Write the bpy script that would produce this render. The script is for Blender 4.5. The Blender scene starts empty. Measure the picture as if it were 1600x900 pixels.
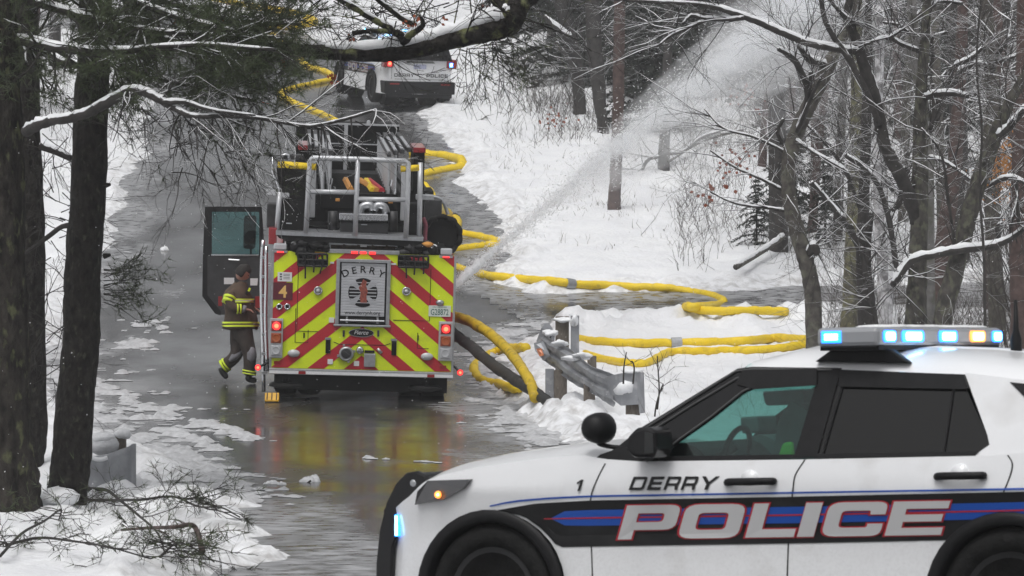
import bpy, bmesh, math, random
import numpy as np
from mathutils import Vector, Matrix
random.seed(7)
R = math.radians
sc = bpy.context.scene
COL = sc.collection
# ------------------------------------------------------------------ camera
F, CZ, YH = 5880.0, 1.84, 530.0          # focal length in photo pixels, eye height, horizon row
cam_d = bpy.data.cameras.new('camera'); cam = bpy.data.objects.new('camera', cam_d); COL.objects.link(cam)
cam.location = (0, 0, CZ); cam.rotation_euler = (R(90), 0, 0)
cam_d.sensor_width = 36; cam_d.lens = F * 36 / 1600; cam_d.shift_y = (YH - 450) / 1600
cam_d.clip_start = 0.5; cam_d.clip_end = 3000
cam_d.dof.use_dof = True; cam_d.dof.focus_distance = 52; cam_d.dof.aperture_fstop = 11
sc.camera = cam
# ------------------------------------------------------------------ light
SUN_EL, SUN_ROT = 62, 200
w = bpy.data.worlds.new('World'); sc.world = w; w.use_nodes = True
nt = w.node_tree; bg = nt.nodes['Background']
sky = nt.nodes.new('ShaderNodeTexSky'); sky.sky_type = 'NISHITA'; sky.sun_disc = False
sky.sun_elevation = R(SUN_EL); sky.sun_rotation = R(SUN_ROT); sky.air_density = 1.0; sky.dust_density = 6.0; sky.ozone_density = 1.0
hs = nt.nodes.new('ShaderNodeHueSaturation'); hs.inputs['Saturation'].default_value = 0.12
nt.links.new(sky.outputs[0], hs.inputs['Color']); nt.links.new(hs.outputs[0], bg.inputs[0])
bg.inputs[1].default_value = 0.13
sl = bpy.data.lights.new('sun', 'SUN'); sl.energy = 0.9; sl.angle = R(25); sl.color = (1.0, 0.98, 0.95)
so = bpy.data.objects.new('sun', sl); COL.objects.link(so)
so.rotation_euler = (R(90 - SUN_EL), 0, R(180 - SUN_ROT))
sc.view_settings.view_transform = 'Standard'; sc.view_settings.look = 'None'
sc.view_settings.exposure = -0.16; sc.view_settings.gamma = 1.0
sc.render.engine = 'CYCLES'
cy = sc.cycles
cy.use_denoising = True; cy.max_bounces = 8; cy.diffuse_bounces = 3; cy.glossy_bounces = 3; cy.transparent_max_bounces = 16
cy.transmission_bounces = 4; cy.volume_bounces = 3; cy.caustics_reflective = False; cy.caustics_refractive = False

# ------------------------------------------------------------------ materials
MATS = {}
def mat(name, col, rough=0.6, metal=0.0, var=0.0, vscale=8.0, bump=0.0, bscale=40.0, col2=None, mixscale=6.0, mixlo=0.45, mixhi=0.6,
        emit=None, estr=0.0, coat=0.0, spec=0.5, stretch=None, snow=0.0, trans=0.0, alpha=1.0, bdist=0.02):
    m = bpy.data.materials.new(name); m.use_nodes = True; MATS[name] = m
    t = m.node_tree; N = t.nodes; L = t.links; b = N['Principled BSDF']
    b.inputs['Roughness'].default_value = rough; b.inputs['Metallic'].default_value = metal
    b.inputs['Coat Weight'].default_value = coat; b.inputs['Specular IOR Level'].default_value = spec
    b.inputs['Coat Roughness'].default_value = 0.08
    b.inputs['Base Color'].default_value = (*col, 1); b.inputs['Alpha'].default_value = alpha
    if trans: b.inputs['Transmission Weight'].default_value = trans
    out = None
    if var or col2 or bump or snow:
        tc = N.new('ShaderNodeTexCoord'); vec = tc.outputs['Object']
        if stretch:
            mp = N.new('ShaderNodeMapping'); mp.inputs['Scale'].default_value = stretch; L.new(vec, mp.inputs[0]); vec = mp.outputs[0]
        def noise(s, d=4):
            n = N.new('ShaderNodeTexNoise'); n.inputs['Scale'].default_value = s; n.inputs['Detail'].default_value = d; L.new(vec, n.inputs['Vector']); return n.outputs[0]
        def ramp(src, lo, hi):
            r = N.new('ShaderNodeMapRange'); r.inputs[1].default_value = lo; r.inputs[2].default_value = hi; L.new(src, r.inputs[0]); return r.outputs[0]
        cur = None
        def mix(fac, a, bb):
            x = N.new('ShaderNodeMix'); x.data_type = 'RGBA'
            L.new(fac, x.inputs[0])
            if isinstance(a, tuple): x.inputs[6].default_value = (*a, 1)
            else: L.new(a, x.inputs[6])
            if isinstance(bb, tuple): x.inputs[7].default_value = (*bb, 1)
            else: L.new(bb, x.inputs[7])
            return x.outputs[2]
        base = col
        if var:
            cur = mix(ramp(noise(vscale), 0.3, 0.7), tuple(c * (1 - var) for c in col), tuple(min(1, c * (1 + var)) for c in col)); base = cur
        if col2:
            cur = mix(ramp(noise(mixscale, 6), mixlo, mixhi), base, col2); base = cur
        if snow:
            g = N.new('ShaderNodeNewGeometry'); s = N.new('ShaderNodeSeparateXYZ'); L.new(g.outputs['Normal'], s.inputs[0])
            ad = N.new('ShaderNodeMath'); ad.operation = 'ADD'; L.new(s.outputs[2], ad.inputs[0])
            n2 = N.new('ShaderNodeMath'); n2.operation = 'MULTIPLY'; n2.inputs[1].default_value = 0.9; L.new(noise(9.0, 3), n2.inputs[0]); L.new(n2.outputs[0], ad.inputs[1])
            cur = mix(ramp(ad.outputs[0], 1.15 - snow, 1.3 - snow), base, (0.78, 0.79, 0.81)); base = cur
        if cur is not None: L.new(cur, b.inputs['Base Color'])
        if bump:
            bp = N.new('ShaderNodeBump'); bp.inputs['Strength'].default_value = bump; bp.inputs['Distance'].default_value = bdist
            L.new(noise(bscale, 5), bp.inputs['Height']); L.new(bp.outputs[0], b.inputs['Normal'])
    if emit:
        b.inputs['Emission Color'].default_value = (*emit, 1); b.inputs['Emission Strength'].default_value = estr
    return m
def glass(name, tint, gloss=0.12, rough=0.02):
    m = bpy.data.materials.new(name); m.use_nodes = True; t = m.node_tree; t.nodes.clear()
    o = t.nodes.new('ShaderNodeOutputMaterial'); mx = t.nodes.new('ShaderNodeMixShader'); tr = t.nodes.new('ShaderNodeBsdfTransparent'); g = t.nodes.new('ShaderNodeBsdfGlossy')
    lw = t.nodes.new('ShaderNodeLayerWeight'); pw = t.nodes.new('ShaderNodeMath'); pw.operation = 'POWER'; pw.inputs[1].default_value = 4.0
    fr = t.nodes.new('ShaderNodeMapRange'); fr.inputs[3].default_value = 0.045; fr.inputs[4].default_value = 0.7
    t.links.new(lw.outputs['Facing'], pw.inputs[0]); t.links.new(pw.outputs[0], fr.inputs[0])
    tr.inputs[0].default_value = (*tint, 1); g.inputs['Roughness'].default_value = rough; g.inputs[0].default_value = (0.9, 0.9, 0.9, 1)
    t.links.new(fr.outputs[0], mx.inputs[0]); t.links.new(tr.outputs[0], mx.inputs[1]); t.links.new(g.outputs[0], mx.inputs[2]); t.links.new(mx.outputs[0], o.inputs[0])
    return m
M_snowcap = mat('snow_cap', (0.82, 0.83, 0.85), 0.7, var=0.05, vscale=6, bump=0.5, bscale=25)
M_white = mat('white_paint', (0.80, 0.81, 0.83), 0.28, coat=0.6, var=0.03, vscale=3, col2=(0.50, 0.49, 0.48), mixscale=3.0, mixlo=0.56, mixhi=0.95)
def road_spray(m, top, low):
    t = m.node_tree; N = t.nodes; L = t.links; b = N['Principled BSDF']; src = b.inputs['Base Color'].links[0].from_socket
    tc = N.new('ShaderNodeTexCoord'); sp = N.new('ShaderNodeSeparateXYZ'); L.new(tc.outputs['Object'], sp.inputs[0])
    n = N.new('ShaderNodeTexNoise'); n.inputs['Scale'].default_value = 60; n.inputs['Detail'].default_value = 8; n.inputs['Roughness'].default_value = .75; L.new(tc.outputs['Object'], n.inputs['Vector'])
    def rng_(s_, a, c, d, e): r = N.new('ShaderNodeMapRange'); r.inputs[1].default_value = a; r.inputs[2].default_value = c; r.inputs[3].default_value = d; r.inputs[4].default_value = e; L.new(s_, r.inputs[0]); return r.outputs[0]
    mu = N.new('ShaderNodeMath'); mu.operation = 'MULTIPLY'; L.new(rng_(n.outputs[0], .46, .66, 0.05, 1), mu.inputs[0]); L.new(rng_(sp.outputs[2], low, top, .22, .03), mu.inputs[1])
    x = N.new('ShaderNodeMix'); x.data_type = 'RGBA'; L.new(mu.outputs[0], x.inputs[0]); L.new(src, x.inputs[6]); x.inputs[7].default_value = (.20, .19, .18, 1); L.new(x.outputs[2], b.inputs['Base Color'])
road_spray(M_white, .95, .30)
M_black = mat('black_plastic', (0.007, 0.007, 0.008), 0.5, spec=0.22, var=0.3, vscale=20)
M_blackgloss = mat('black_gloss', (0.006, 0.006, 0.007), 0.2, spec=0.35)
M_decalblack = mat('black_vinyl', (0.010, 0.010, 0.011), 0.4, spec=0.3, col2=(0.03, 0.03, 0.031), mixscale=5, mixlo=0.5, mixhi=0.8)
M_blue = mat('blue_vinyl', (0.01, 0.08, 0.42), 0.35)
M_red = mat('red_vinyl', (0.45, 0.02, 0.035), 0.4)
M_silver = mat('reflective_silver_vinyl', (0.60, 0.60, 0.61), 0.35)
M_rubber = mat('tyre_rubber', (0.010, 0.010, 0.010), 0.8, spec=0.2, var=0.4, vscale=15, bump=0.4, bscale=60)
M_rim = mat('dark_wheel', (0.05, 0.05, 0.052), 0.4, metal=0.6)
M_chrome = mat('chrome', (0.62, 0.63, 0.65), 0.2, metal=1.0)
M_alu = mat('brushed_aluminium', (0.42, 0.43, 0.45), 0.38, metal=0.75, var=0.12, vscale=20)
M_tube = mat('grey_tube', (0.48, 0.49, 0.51), 0.4, metal=0.4, var=0.1, vscale=10)
M_shut = mat('shutter_silver', (0.48, 0.49, 0.52), 0.45, metal=0.3, var=0.06, vscale=6)
M_yel = mat('fluorescent_yellow', (0.66, 0.80, 0.010), 0.4, var=0.06, vscale=4, col2=(0.46, 0.54, 0.03), mixscale=3, mixlo=.55, mixhi=.85)
M_chev = mat('chevron_red', (0.43, 0.016, 0.03), 0.45, var=0.12, vscale=60)
M_truckred = mat('truck_red', (0.28, 0.012, 0.018), 0.3, coat=0.5)
M_maroon = mat('maroon_plate', (0.10, 0.008, 0.018), 0.5, var=0.2, vscale=30)
M_gold = mat('gold_leaf', (0.75, 0.48, 0.15), 0.35)
M_dark = mat('dark_underside', (0.006, 0.006, 0.006), 0.7, spec=0.2, var=0.4, vscale=10)
M_darkgrey = mat('dark_grey_panel', (0.03, 0.03, 0.032), 0.5, var=0.3, vscale=8)
M_hose = mat('yellow_hose', (0.84, 0.60, 0.012), 0.5, var=0.08, vscale=3, bump=0.7, bscale=45, col2=(0.42, 0.29, 0.03), mixscale=6, mixlo=0.56, mixhi=0.80)
M_hosedirty = mat('dirty_yellow_hose', (0.58, 0.40, 0.015), 0.5, var=0.2, vscale=4, bump=0.3, bscale=60, col2=(0.24, 0.16, 0.02), mixscale=9, mixlo=.5, mixhi=.75)
M_hoseblk = mat('black_hose', (0.02, 0.02, 0.02), 0.6, var=0.3, vscale=8, col2=(0.12, 0.12, 0.12), mixscale=14, mixlo=0.6, mixhi=0.75)
M_galv = mat('galvanised_steel', (0.30, 0.31, 0.33), 0.5, metal=0.5, var=0.25, vscale=4, bump=0.2, col2=(0.5, 0.5, 0.52), mixscale=7, mixlo=0.55, mixhi=0.75)
M_wood = mat('weathered_wood', (0.15, 0.13, 0.11), 0.85, var=0.3, vscale=12, bump=0.5, bscale=30, stretch=(6, 6, 1))
M_bark = mat('pine_bark', (0.024, 0.021, 0.018), 0.95, spec=.2, var=0.85, vscale=9, bump=1.0, bscale=9, bdist=.10, col2=(0.085, 0.090, 0.048), mixscale=10, mixlo=0.56, mixhi=0.68, stretch=(1.2, 1.2, 0.6))
M_limb = mat('lichen_limb_bark', (0.020, 0.018, 0.016), 0.95, spec=.2, var=0.8, vscale=14, bump=1.0, bscale=14, bdist=.08, col2=(0.15, 0.16, 0.075), mixscale=6, mixlo=0.57, mixhi=0.66)
M_barkd = mat('wet_dark_bark', (0.018, 0.016, 0.014), 0.9, var=0.7, vscale=14, bump=1.0, bscale=11, bdist=.09, col2=(0.060, 0.058, 0.044), mixscale=16, mixlo=0.58, mixhi=0.72, spec=.2, stretch=(1.2, 1.2, 0.7))
M_barkg = mat('grey_lichen_bark', (0.075, 0.068, 0.06), 0.9, var=0.5, vscale=9, bump=0.8, bscale=26, col2=(0.13, 0.13, 0.10), mixscale=7, mixlo=0.50, mixhi=0.70, bdist=.03, snow=0.16)
M_barkm = mat('mossy_bark', (0.050, 0.046, 0.041), 0.9, var=0.6, vscale=9, bump=1.0, bscale=18, bdist=.04, col2=(0.105, 0.106, 0.075), mixscale=11, mixlo=0.48, mixhi=0.66, stretch=(1.2, 1.2, .8))
M_barkdk = mat('dark_wet_limb_bark', (0.03, 0.027, 0.025), 0.85, var=0.5, vscale=9, bump=0.7, bscale=30, snow=0.2)
M_barkred = mat('reddish_pine_bark', (0.070, 0.046, 0.041), 0.9, var=0.4, vscale=9, bump=0.8, bscale=22, snow=0.0)
M_twig = mat('dark_twig', (0.020, 0.017, 0.015), 0.9)
M_twigg = mat('grey_twig', (0.06, 0.053, 0.047), 0.9)
M_twigf = mat('frosted_twig', (0.09, 0.082, 0.075), 0.9, snow=0.55)
M_needle = mat('pine_needles', (0.040, 0.056, 0.020), 0.7, var=0.5, vscale=2)
M_needled = mat('hemlock_needles', (0.026, 0.033, 0.024), 0.8, var=0.4, vscale=2)
M_leafo = mat('dead_orange_leaf', (0.24, 0.06, 0.025), 0.8, var=0.4, vscale=5)
M_leafy = mat('golden_beech_leaf', (0.45, 0.20, 0.05), 0.8, var=0.3, vscale=5)
M_straw = mat('dead_grass', (0.10, 0.082, 0.06), 0.9, var=0.4, vscale=3)
M_coat = mat('bunker_coat', (0.070, 0.044, 0.028), 0.85, var=0.25, vscale=10, bump=0.5, bscale=22, col2=(0.06, 0.042, 0.03), mixscale=6, mixlo=0.5, mixhi=0.65)
M_pant = mat('bunker_trousers', (0.036, 0.026, 0.021), 0.85, var=0.3, vscale=10, bump=0.5, bscale=22)
M_pad = mat('grey_knee_pad', (0.20, 0.20, 0.22), 0.7, var=0.2, vscale=12)
M_band = mat('lime_reflective_band', (0.68, 0.85, 0.04), 0.4)
M_band2 = mat('silver_reflective_band', (0.55, 0.55, 0.5), 0.4)
M_skin = mat('skin', (0.42, 0.22, 0.16), 0.6)
M_hair = mat('dark_hair', (0.015, 0.012, 0.010), 0.8, bump=0.6, bscale=60)
M_boot = mat('black_boot', (0.012, 0.012, 0.012), 0.5)
M_glasst = glass('tinted_green_glass', (0.50, 0.72, 0.69))
M_glassd = glass('dark_privacy_glass', (0.02, 0.02, 0.022))
M_glasscab = glass('cab_glass', (0.45, 0.66, 0.66))
M_lens = mat('clear_lens', (0.45, 0.46, 0.48), 0.15, coat=0.5)
M_headl = mat('headlight_glass', (0.05, 0.05, 0.055), 0.1, coat=1.0)
M_amberoff = mat('amber_lens', (0.30, 0.06, 0.02), 0.3, coat=0.4)
M_redoff = mat('red_lens', (0.28, 0.01, 0.012), 0.3, coat=0.4)
M_eblue = mat('lit_blue_led', (0.02, 0.2, 0.6), 0.3, emit=(0.02, 0.22, 1.0), estr=4.0)
M_ecyan = mat('lit_blue_core', (0.5, 0.8, 1), 0.3, emit=(0.25, 0.72, 1.0), estr=9.0)
M_eamber = mat('lit_amber_led', (0.8, 0.4, 0.1), 0.3, emit=(1.0, 0.30, 0.05), estr=2.2)
M_eambc = mat('lit_amber_core', (0.8, 0.6, 0.3), 0.3, emit=(1.0, 0.62, 0.25), estr=7.0)
M_ered = mat('lit_red_lamp', (0.7, 0.03, 0.03), 0.3, emit=(1.0, 0.03, 0.03), estr=2.2)
M_eredc = mat('lit_red_core', (0.9, 0.1, 0.05), 0.3, emit=(1.0, 0.14, 0.06), estr=4.0)
M_orangeleather = mat('orange_strap', (0.55, 0.25, 0.05), 0.7, var=0.2)
M_plate = mat('licence_plate', (0.62, 0.66, 0.62), 0.4)
M_platetxt = mat('plate_green', (0.02, 0.12, 0.10), 0.5)
M_lime = mat('lime_vest', (0.20, 0.70, 0.05), 0.6)
M_seat = mat('grey_seat', (0.10, 0.11, 0.112), 0.8, var=0.2)
M_water = bpy.data.materials.new('spray_water'); M_water.use_nodes = True
_t = M_water.node_tree; _t.nodes.clear(); _o = _t.nodes.new('ShaderNodeOutputMaterial'); _m = _t.nodes.new('ShaderNodeMixShader'); _d = _t.nodes.new('ShaderNodeBsdfDiffuse'); _l = _t.nodes.new('ShaderNodeBsdfTranslucent')
_d.inputs[0].default_value = (.93, .94, .95, 1); _l.inputs[0].default_value = (.95, .96, .97, 1); _m.inputs[0].default_value = .5
_t.links.new(_d.outputs[0], _m.inputs[1]); _t.links.new(_l.outputs[0], _m.inputs[2]); _t.links.new(_m.outputs[0], _o.inputs[0])
M_flake = mat('snowflake', (0.9, 0.9, 0.92), 0.8)
M_brown = mat('brown_hose_bed', (0.07, 0.045, 0.03), 0.9, var=0.5, vscale=20)
M_sign = mat('white_sign', (0.7, 0.7, 0.7), 0.5)

road_spray(M_yel, 1.1, .3)
# ------------------------------------------------------------------ mesh helpers
class MB:
    def __init__(s): s.v = []; s.f = []; s.m = []
    def add(s, vs, fs, mi=0):
        o = len(s.v); s.v.extend(vs)
        for f in fs: s.f.append([i + o for i in f]); s.m.append(mi)
        return s
    def box(s, c, d, mi=0, rot=None):
        x, y, z = d[0] / 2, d[1] / 2, d[2] / 2
        vs = [Vector((a, b, e)) for a in (-x, x) for b in (-y, y) for e in (-z, z)]
        if rot is not None: vs = [rot @ v for v in vs]
        vs = [tuple(v + Vector(c)) for v in vs]
        return s.add(vs, [(0, 1, 3, 2), (4, 6, 7, 5), (0, 4, 5, 1), (2, 3, 7, 6), (0, 2, 6, 4), (1, 5, 7, 3)], mi)
    def bbox(s, lo, hi, mi=0):
        return s.box([(a + b) / 2 for a, b in zip(lo, hi)], [abs(b - a) for a, b in zip(lo, hi)], mi)
    def tube(s, pts, rad, n=6, mi=0, cap=True):
        P = [Vector(p) for p in pts]; k = len(P)
        if not hasattr(rad, '__len__'): rad = [rad] * k
        up = Vector((0, 0, 1)); prev = None; o = len(s.v)
        for i in range(k):
            d = (P[min(i + 1, k - 1)] - P[max(i - 1, 0)])
            if d.length < 1e-9: d = Vector((0, 0, 1))
            d.normalize()
            if prev is None:
                a = d.cross(up if abs(d.z) < 0.9 else Vector((1, 0, 0))).normalized()
            else:
                a = prev - d * prev.dot(d)
                a = a.normalized() if a.length > 1e-6 else d.cross(up).normalized()
            prev = a; b = d.cross(a)
            for j in range(n):
                t = 2 * math.pi * j / n
                q = P[i] + (a * math.cos(t) + b * math.sin(t)) * rad[i]
                s.v.append((q.x, q.y, q.z))
        for i in range(k - 1):
            for j in range(n):
                j2 = (j + 1) % n
                s.f.append([o + i * n + j, o + i * n + j2, o + (i + 1) * n + j2, o + (i + 1) * n + j]); s.m.append(mi)
        if cap and n > 3:
            s.f.append([o + j for j in range(n)][::-1]); s.m.append(mi)
            s.f.append([o + (k - 1) * n + j for j in range(n)]); s.m.append(mi)
        return s
    def lathe(s, prof, c, axis='z', n=20, mi=0):
        """prof: (radius, height) pairs revolved about an axis through c"""
        o = len(s.v); k = len(prof)
        for r, h in prof:
            for j in range(n):
                t = 2 * math.pi * j / n; a, b = r * math.cos(t), r * math.sin(t)
                p = {'z': (a, b, h), 'y': (a, h, b), 'x': (h, a, b)}[axis]
                s.v.append((c[0] + p[0], c[1] + p[1], c[2] + p[2]))
        for i in range(k - 1):
            for j in range(n):
                j2 = (j + 1) % n
                s.f.append([o + i * n + j, o + i * n + j2, o + (i + 1) * n + j2, o + (i + 1) * n + j]); s.m.append(mi)
        for i in (0, k - 1):
            if prof[i][0] > 1e-6: s.f.append([o + i * n + j for j in range(n)]); s.m.append(mi)
        return s
    def prism(s, poly, off, mi=0):
        """closed polygon of 3-D points extruded by vector off"""
        n = len(poly); a = [tuple(p) for p in poly]; b = [tuple(Vector(p) + Vector(off)) for p in poly]
        return s.add(a + b, [list(range(n)), list(range(2 * n - 1, n - 1, -1))] + [[i, (i + 1) % n, n + (i + 1) % n, n + i] for i in range(n)], mi)
    def grid(s, rows, mi=0):
        o = len(s.v); nr, nc = len(rows), len(rows[0])
        for r in rows: s.v.extend([tuple(p) for p in r])
        for i in range(nr - 1):
            for j in range(nc - 1):
                s.f.append([o + i * nc + j, o + i * nc + j + 1, o + (i + 1) * nc + j + 1, o + (i + 1) * nc + j]); s.m.append(mi)
        return s
    def blob(s, c, rad, seed=0, amp=0.25, mi=0, n=8, half=False):
        rng = random.Random(seed); o = len(s.v); m = n
        ph = [rng.uniform(0, 6.28) for _ in range(6)]
        rows = n // 2 + 1
        for i in range(rows + 1):
            th = math.pi * i / rows * (0.5 if half else 1)
            for j in range(m):
                t = 2 * math.pi * j / m
                k = 1 + amp * (math.sin(2 * t + ph[0] + th * 2) * 0.5 + math.sin(3 * t + ph[1]) * 0.35 * math.sin(th * 2 + ph[2]) + math.sin(5 * t + ph[3] + 3 * th) * 0.2)
                s.v.append((c[0] + rad[0] * k * math.sin(th) * math.cos(t), c[1] + rad[1] * k * math.sin(th) * math.sin(t), c[2] + rad[2] * k * math.cos(th)))
        for i in range(rows):
            for j in range(m):
                j2 = (j + 1) % m
                s.f.append([o + i * m + j, o + (i + 1) * m + j, o + (i + 1) * m + j2, o + i * m + j2]); s.m.append(mi)
        return s
    def build(s, name, mats, parent=None, smooth=False, bevel=0.0, recalc=True):
        me = bpy.data.meshes.new(name)
        me.from_pydata([tuple(v) for v in s.v], [], s.f)
        mats = mats if isinstance(mats, (list, tuple)) else [mats]
        for m in mats: me.materials.append(m)
        if len(mats) > 1: me.polygons.foreach_set('material_index', s.m)
        if recalc and len(s.f) < 30000:
            bm = bmesh.new(); bm.from_mesh(me); bmesh.ops.recalc_face_normals(bm, faces=bm.faces); bm.to_mesh(me); bm.free()
        if smooth: me.polygons.foreach_set('use_smooth', [True] * len(me.polygons))
        o = bpy.data.objects.new(name, me); COL.objects.link(o)
        if parent: o.parent = parent
        if smooth == 'auto' or bevel:
            if bevel:
                b = o.modifiers.new('bevel', 'BEVEL'); b.width = bevel; b.segments = 2; b.limit_method = 'ANGLE'; b.angle_limit = R(40)
        return o
def tag(o, label=None, cat=None, group=None, kind=None):
    if label: o['label'] = label
    if cat: o['category'] = cat
    if group: o['group'] = group
    if kind: o['kind'] = kind
    return o
def thing(name, label, cat, M=None, group=None):
    o = bpy.data.objects.new(name, None); COL.objects.link(o); o.empty_display_size = 0.2
    if M is not None:
        o.matrix_world = M if isinstance(M, Matrix) else Matrix.Translation(M)
    return tag(o, label, cat, group)
def P(px, py, Y): return Vector(((px - 800) / F * Y, Y, CZ + (YH - py) / F * Y))
def picker(M):
    Mi = M.inverted(); o = Mi @ Vector((0, 0, CZ))
    def pk(px, py, axis, val):
        d = Mi.to_3x3() @ Vector(((px - 800) / F, 1, (YH - py) / F))
        t = (val - o[axis]) / d[axis]
        return o + d * t
    return pk
def spline(pts, n=6):
    """Catmull-Rom through points of any dimension"""
    A = [np.array(p, float) for p in pts]; A = [2 * A[0] - A[1]] + A + [2 * A[-1] - A[-2]]; out = []
    for i in range(1, len(A) - 2):
        for k in range(n):
            t = k / n; p0, p1, p2, p3 = A[i - 1], A[i], A[i + 1], A[i + 2]
            out.append(0.5 * (2 * p1 + (p2 - p0) * t + (2 * p0 - 5 * p1 + 4 * p2 - p3) * t * t + (3 * p1 - p0 - 3 * p2 + p3) * t ** 3))
    out.append(A[-2]); return out
def rpoly(pts, rads, n=4):
    """polygon with rounded corners"""
    out = []; k = len(pts)
    if not hasattr(rads, '__len__'): rads = [rads] * k
    for i in range(k):
        p = Vector(pts[i]); a = Vector(pts[i - 1]) - p; b = Vector(pts[(i + 1) % k]) - p; r = min(rads[i], a.length * 0.49, b.length * 0.49)
        if r < 1e-6: out.append(tuple(p)); continue
        s_, e_ = p + a.normalized() * r, p + b.normalized() * r
        for j in range(n + 1):
            t = j / n; q = s_ * (1 - t) ** 2 + p * 2 * t * (1 - t) + e_ * t * t; out.append(tuple(q))
    return out
# flat glyph meshes, made first while the scene is nearly empty
def _curve_mesh(cu):
    o = bpy.data.objects.new('tmp', cu); COL.objects.link(o)
    dg = bpy.context.evaluated_depsgraph_get(); dg.update(); me = o.evaluated_get(dg).to_mesh()
    r = ([(v.co.x, v.co.y) for v in me.vertices], [list(p.vertices) for p in me.polygons])
    o.evaluated_get(dg).to_mesh_clear(); bpy.data.objects.remove(o); bpy.data.curves.remove(cu); return r
def text2d(s, offset=0.0, shear=0.0):
    cu = bpy.data.curves.new('txt', 'FONT'); cu.body = s; cu.size = 1.0; cu.offset = offset; cu.shear = shear; cu.dimensions = '2D'; cu.resolution_u = 4
    return _curve_mesh(cu)
def area(p): return 0.5 * sum(p[i][0] * p[(i + 1) % len(p)][1] - p[(i + 1) % len(p)][0] * p[i][1] for i in range(len(p)))
def shape2d(outers, holes=(), grow=0.0):
    cu = bpy.data.curves.new('shp', 'CURVE'); cu.dimensions = '2D'; cu.fill_mode = 'BOTH'; cu.offset = grow
    for lst, sgn in ((outers, 1), (holes, -1)):
        for p in lst:
            if area(p) * sgn < 0: p = p[::-1]
            sp = cu.splines.new('POLY'); sp.points.add(len(p) - 1); sp.use_cyclic_u = True
            for q, pt in zip(sp.points, p): q.co = (pt[0], pt[1], 0, 1)
    return _curve_mesh(cu)
def glyph(ch):
    """wide block capitals in a unit box"""
    r = 0.16
    if ch == 'P': return [rpoly([(0, 0), (.25, 0), (.25, .27), (1, .27), (1, 1), (0, 1)], [0, 0, 0, .22, .2, 0])], [rpoly([(.25, .50), (.74, .50), (.74, .76), (.25, .76)], [0, .1, .08, 0])]
    if ch == 'O': return [rpoly([(0, 0), (1, 0), (1, 1), (0, 1)], .24)], [rpoly([(.25, .25), (.75, .25), (.75, .75), (.25, .75)], .1)]
    if ch == 'D': return [rpoly([(0, 0), (1, 0), (1, 1), (0, 1)], [0, .2, .2, 0])], [rpoly([(.19, .2), (.81, .2), (.81, .8), (.19, .8)], [0, .08, .08, 0])]
    if ch == 'L': return [[(0, 0), (1, 0), (1, .24), (.30, .24), (.30, 1), (0, 1)]], []
    if ch == 'I': return [[(0, 0), (1, 0), (1, 1), (0, 1)]], []
    if ch == 'C': return [rpoly([(0, 0), (1, 0), (1, .36), (.74, .36), (.74, .25), (.25, .25), (.25, .75), (.74, .75), (.74, .63), (1, .63), (1, 1), (0, 1)], [.24, .2, 0, 0, .05, .1, .1, .05, 0, 0, .2, .24])], []
    if ch == 'E': return [[(0, 0), (1, 0), (1, .22), (.26, .22), (.26, .40), (.94, .40), (.94, .61), (.26, .61), (.26, .78), (1, .78), (1, 1), (0, 1)]], []
    if ch == 'R': return [rpoly([(0, 0), (.2, 0), (.2, .30), (.45, .30), (.72, .30), (.8, 0), (1, 0), (.95, .36), (1, .5), (1, 1), (0, 1)], [0, 0, 0, 0, .05, 0, 0, .08, .1, .2, 0])], [rpoly([(.2, .5), (.8, .5), (.8, .8), (.2, .8)], [0, .08, .08, 0])]
    if ch == 'Y': return [[(.40, 0), (.60, 0), (.60, .42), (1, 1), (.78, 1), (.5, .6), (.22, 1), (0, 1), (.40, .42)]], []
    if ch == '1': return [[(.45, 0), (.75, 0), (.75, 1), (.5, 1), (.1, .78), (.1, .6), (.45, .74)]], []
GL = {c: shape2d(*glyph(c)) for c in 'POLICEDRY1'}
GLX = {c: shape2d(*glyph(c), grow=0.035) for c in 'POLICE'}
TX = {k: text2d(k, *a) for k, a in {'4': (0.02,), 'www.derrynh.org': (0.004,), 'G28872': (0.012,), 'Pierce': (0.006, 0.3), 'D': (0.01,), 'E': (0.01,), 'R': (0.01,), 'Y': (0.01,),
                                       'NEW HAMPSHIRE': (0.0,)}.items()}
def put2d(mb, g, fn, mi=0, sub=True):
    """place a flat glyph through a 2-D to 3-D function"""
    mb.add([fn(x, y) for x, y in g[0]], g[1], mi); return mb
def ext(g): xs = [p[0] for p in g[0]]; ys = [p[1] for p in g[0]]; return min(xs), max(xs), min(ys), max(ys)

# ------------------------------------------------------------------ terrain
_PY = np.array([-150, -60, 0, 20, 40, 53, 58, 65, 75, 90, 103, 130, 160, 220, 320, 700.])
_PZ = np.array([-2, -1.0, -.25, .04, .45, .95, 1.28, 2.05, 3.6, 6.0, 8.2, 13.0, 17.5, 22, 25, 26.])
_yy = np.linspace(-150, 700, 8501); _zz = np.interp(_yy, _PY, _PZ)
_k = np.exp(-0.5 * (np.arange(-60, 61) / 22.0) ** 2); _k /= _k.sum()
_zz = np.convolve(np.pad(_zz, 60, mode='edge'), _k, 'valid')
def prof(Y): return np.interp(Y, _yy, _zz)
_rng = np.random.default_rng(11); _LAT = _rng.random((256, 256))
def vnoise(x, y):
    x = np.asarray(x, float); y = np.asarray(y, float)
    xi = np.floor(x).astype(int); yi = np.floor(y).astype(int); fx = x - xi; fy = y - yi
    fx = fx * fx * (3 - 2 * fx); fy = fy * fy * (3 - 2 * fy); g = lambda a, b: _LAT[a % 256, b % 256]
    return (g(xi, yi) * (1 - fx) + g(xi + 1, yi) * fx) * (1 - fy) + (g(xi, yi + 1) * (1 - fx) + g(xi + 1, yi + 1) * fx) * fy
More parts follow.
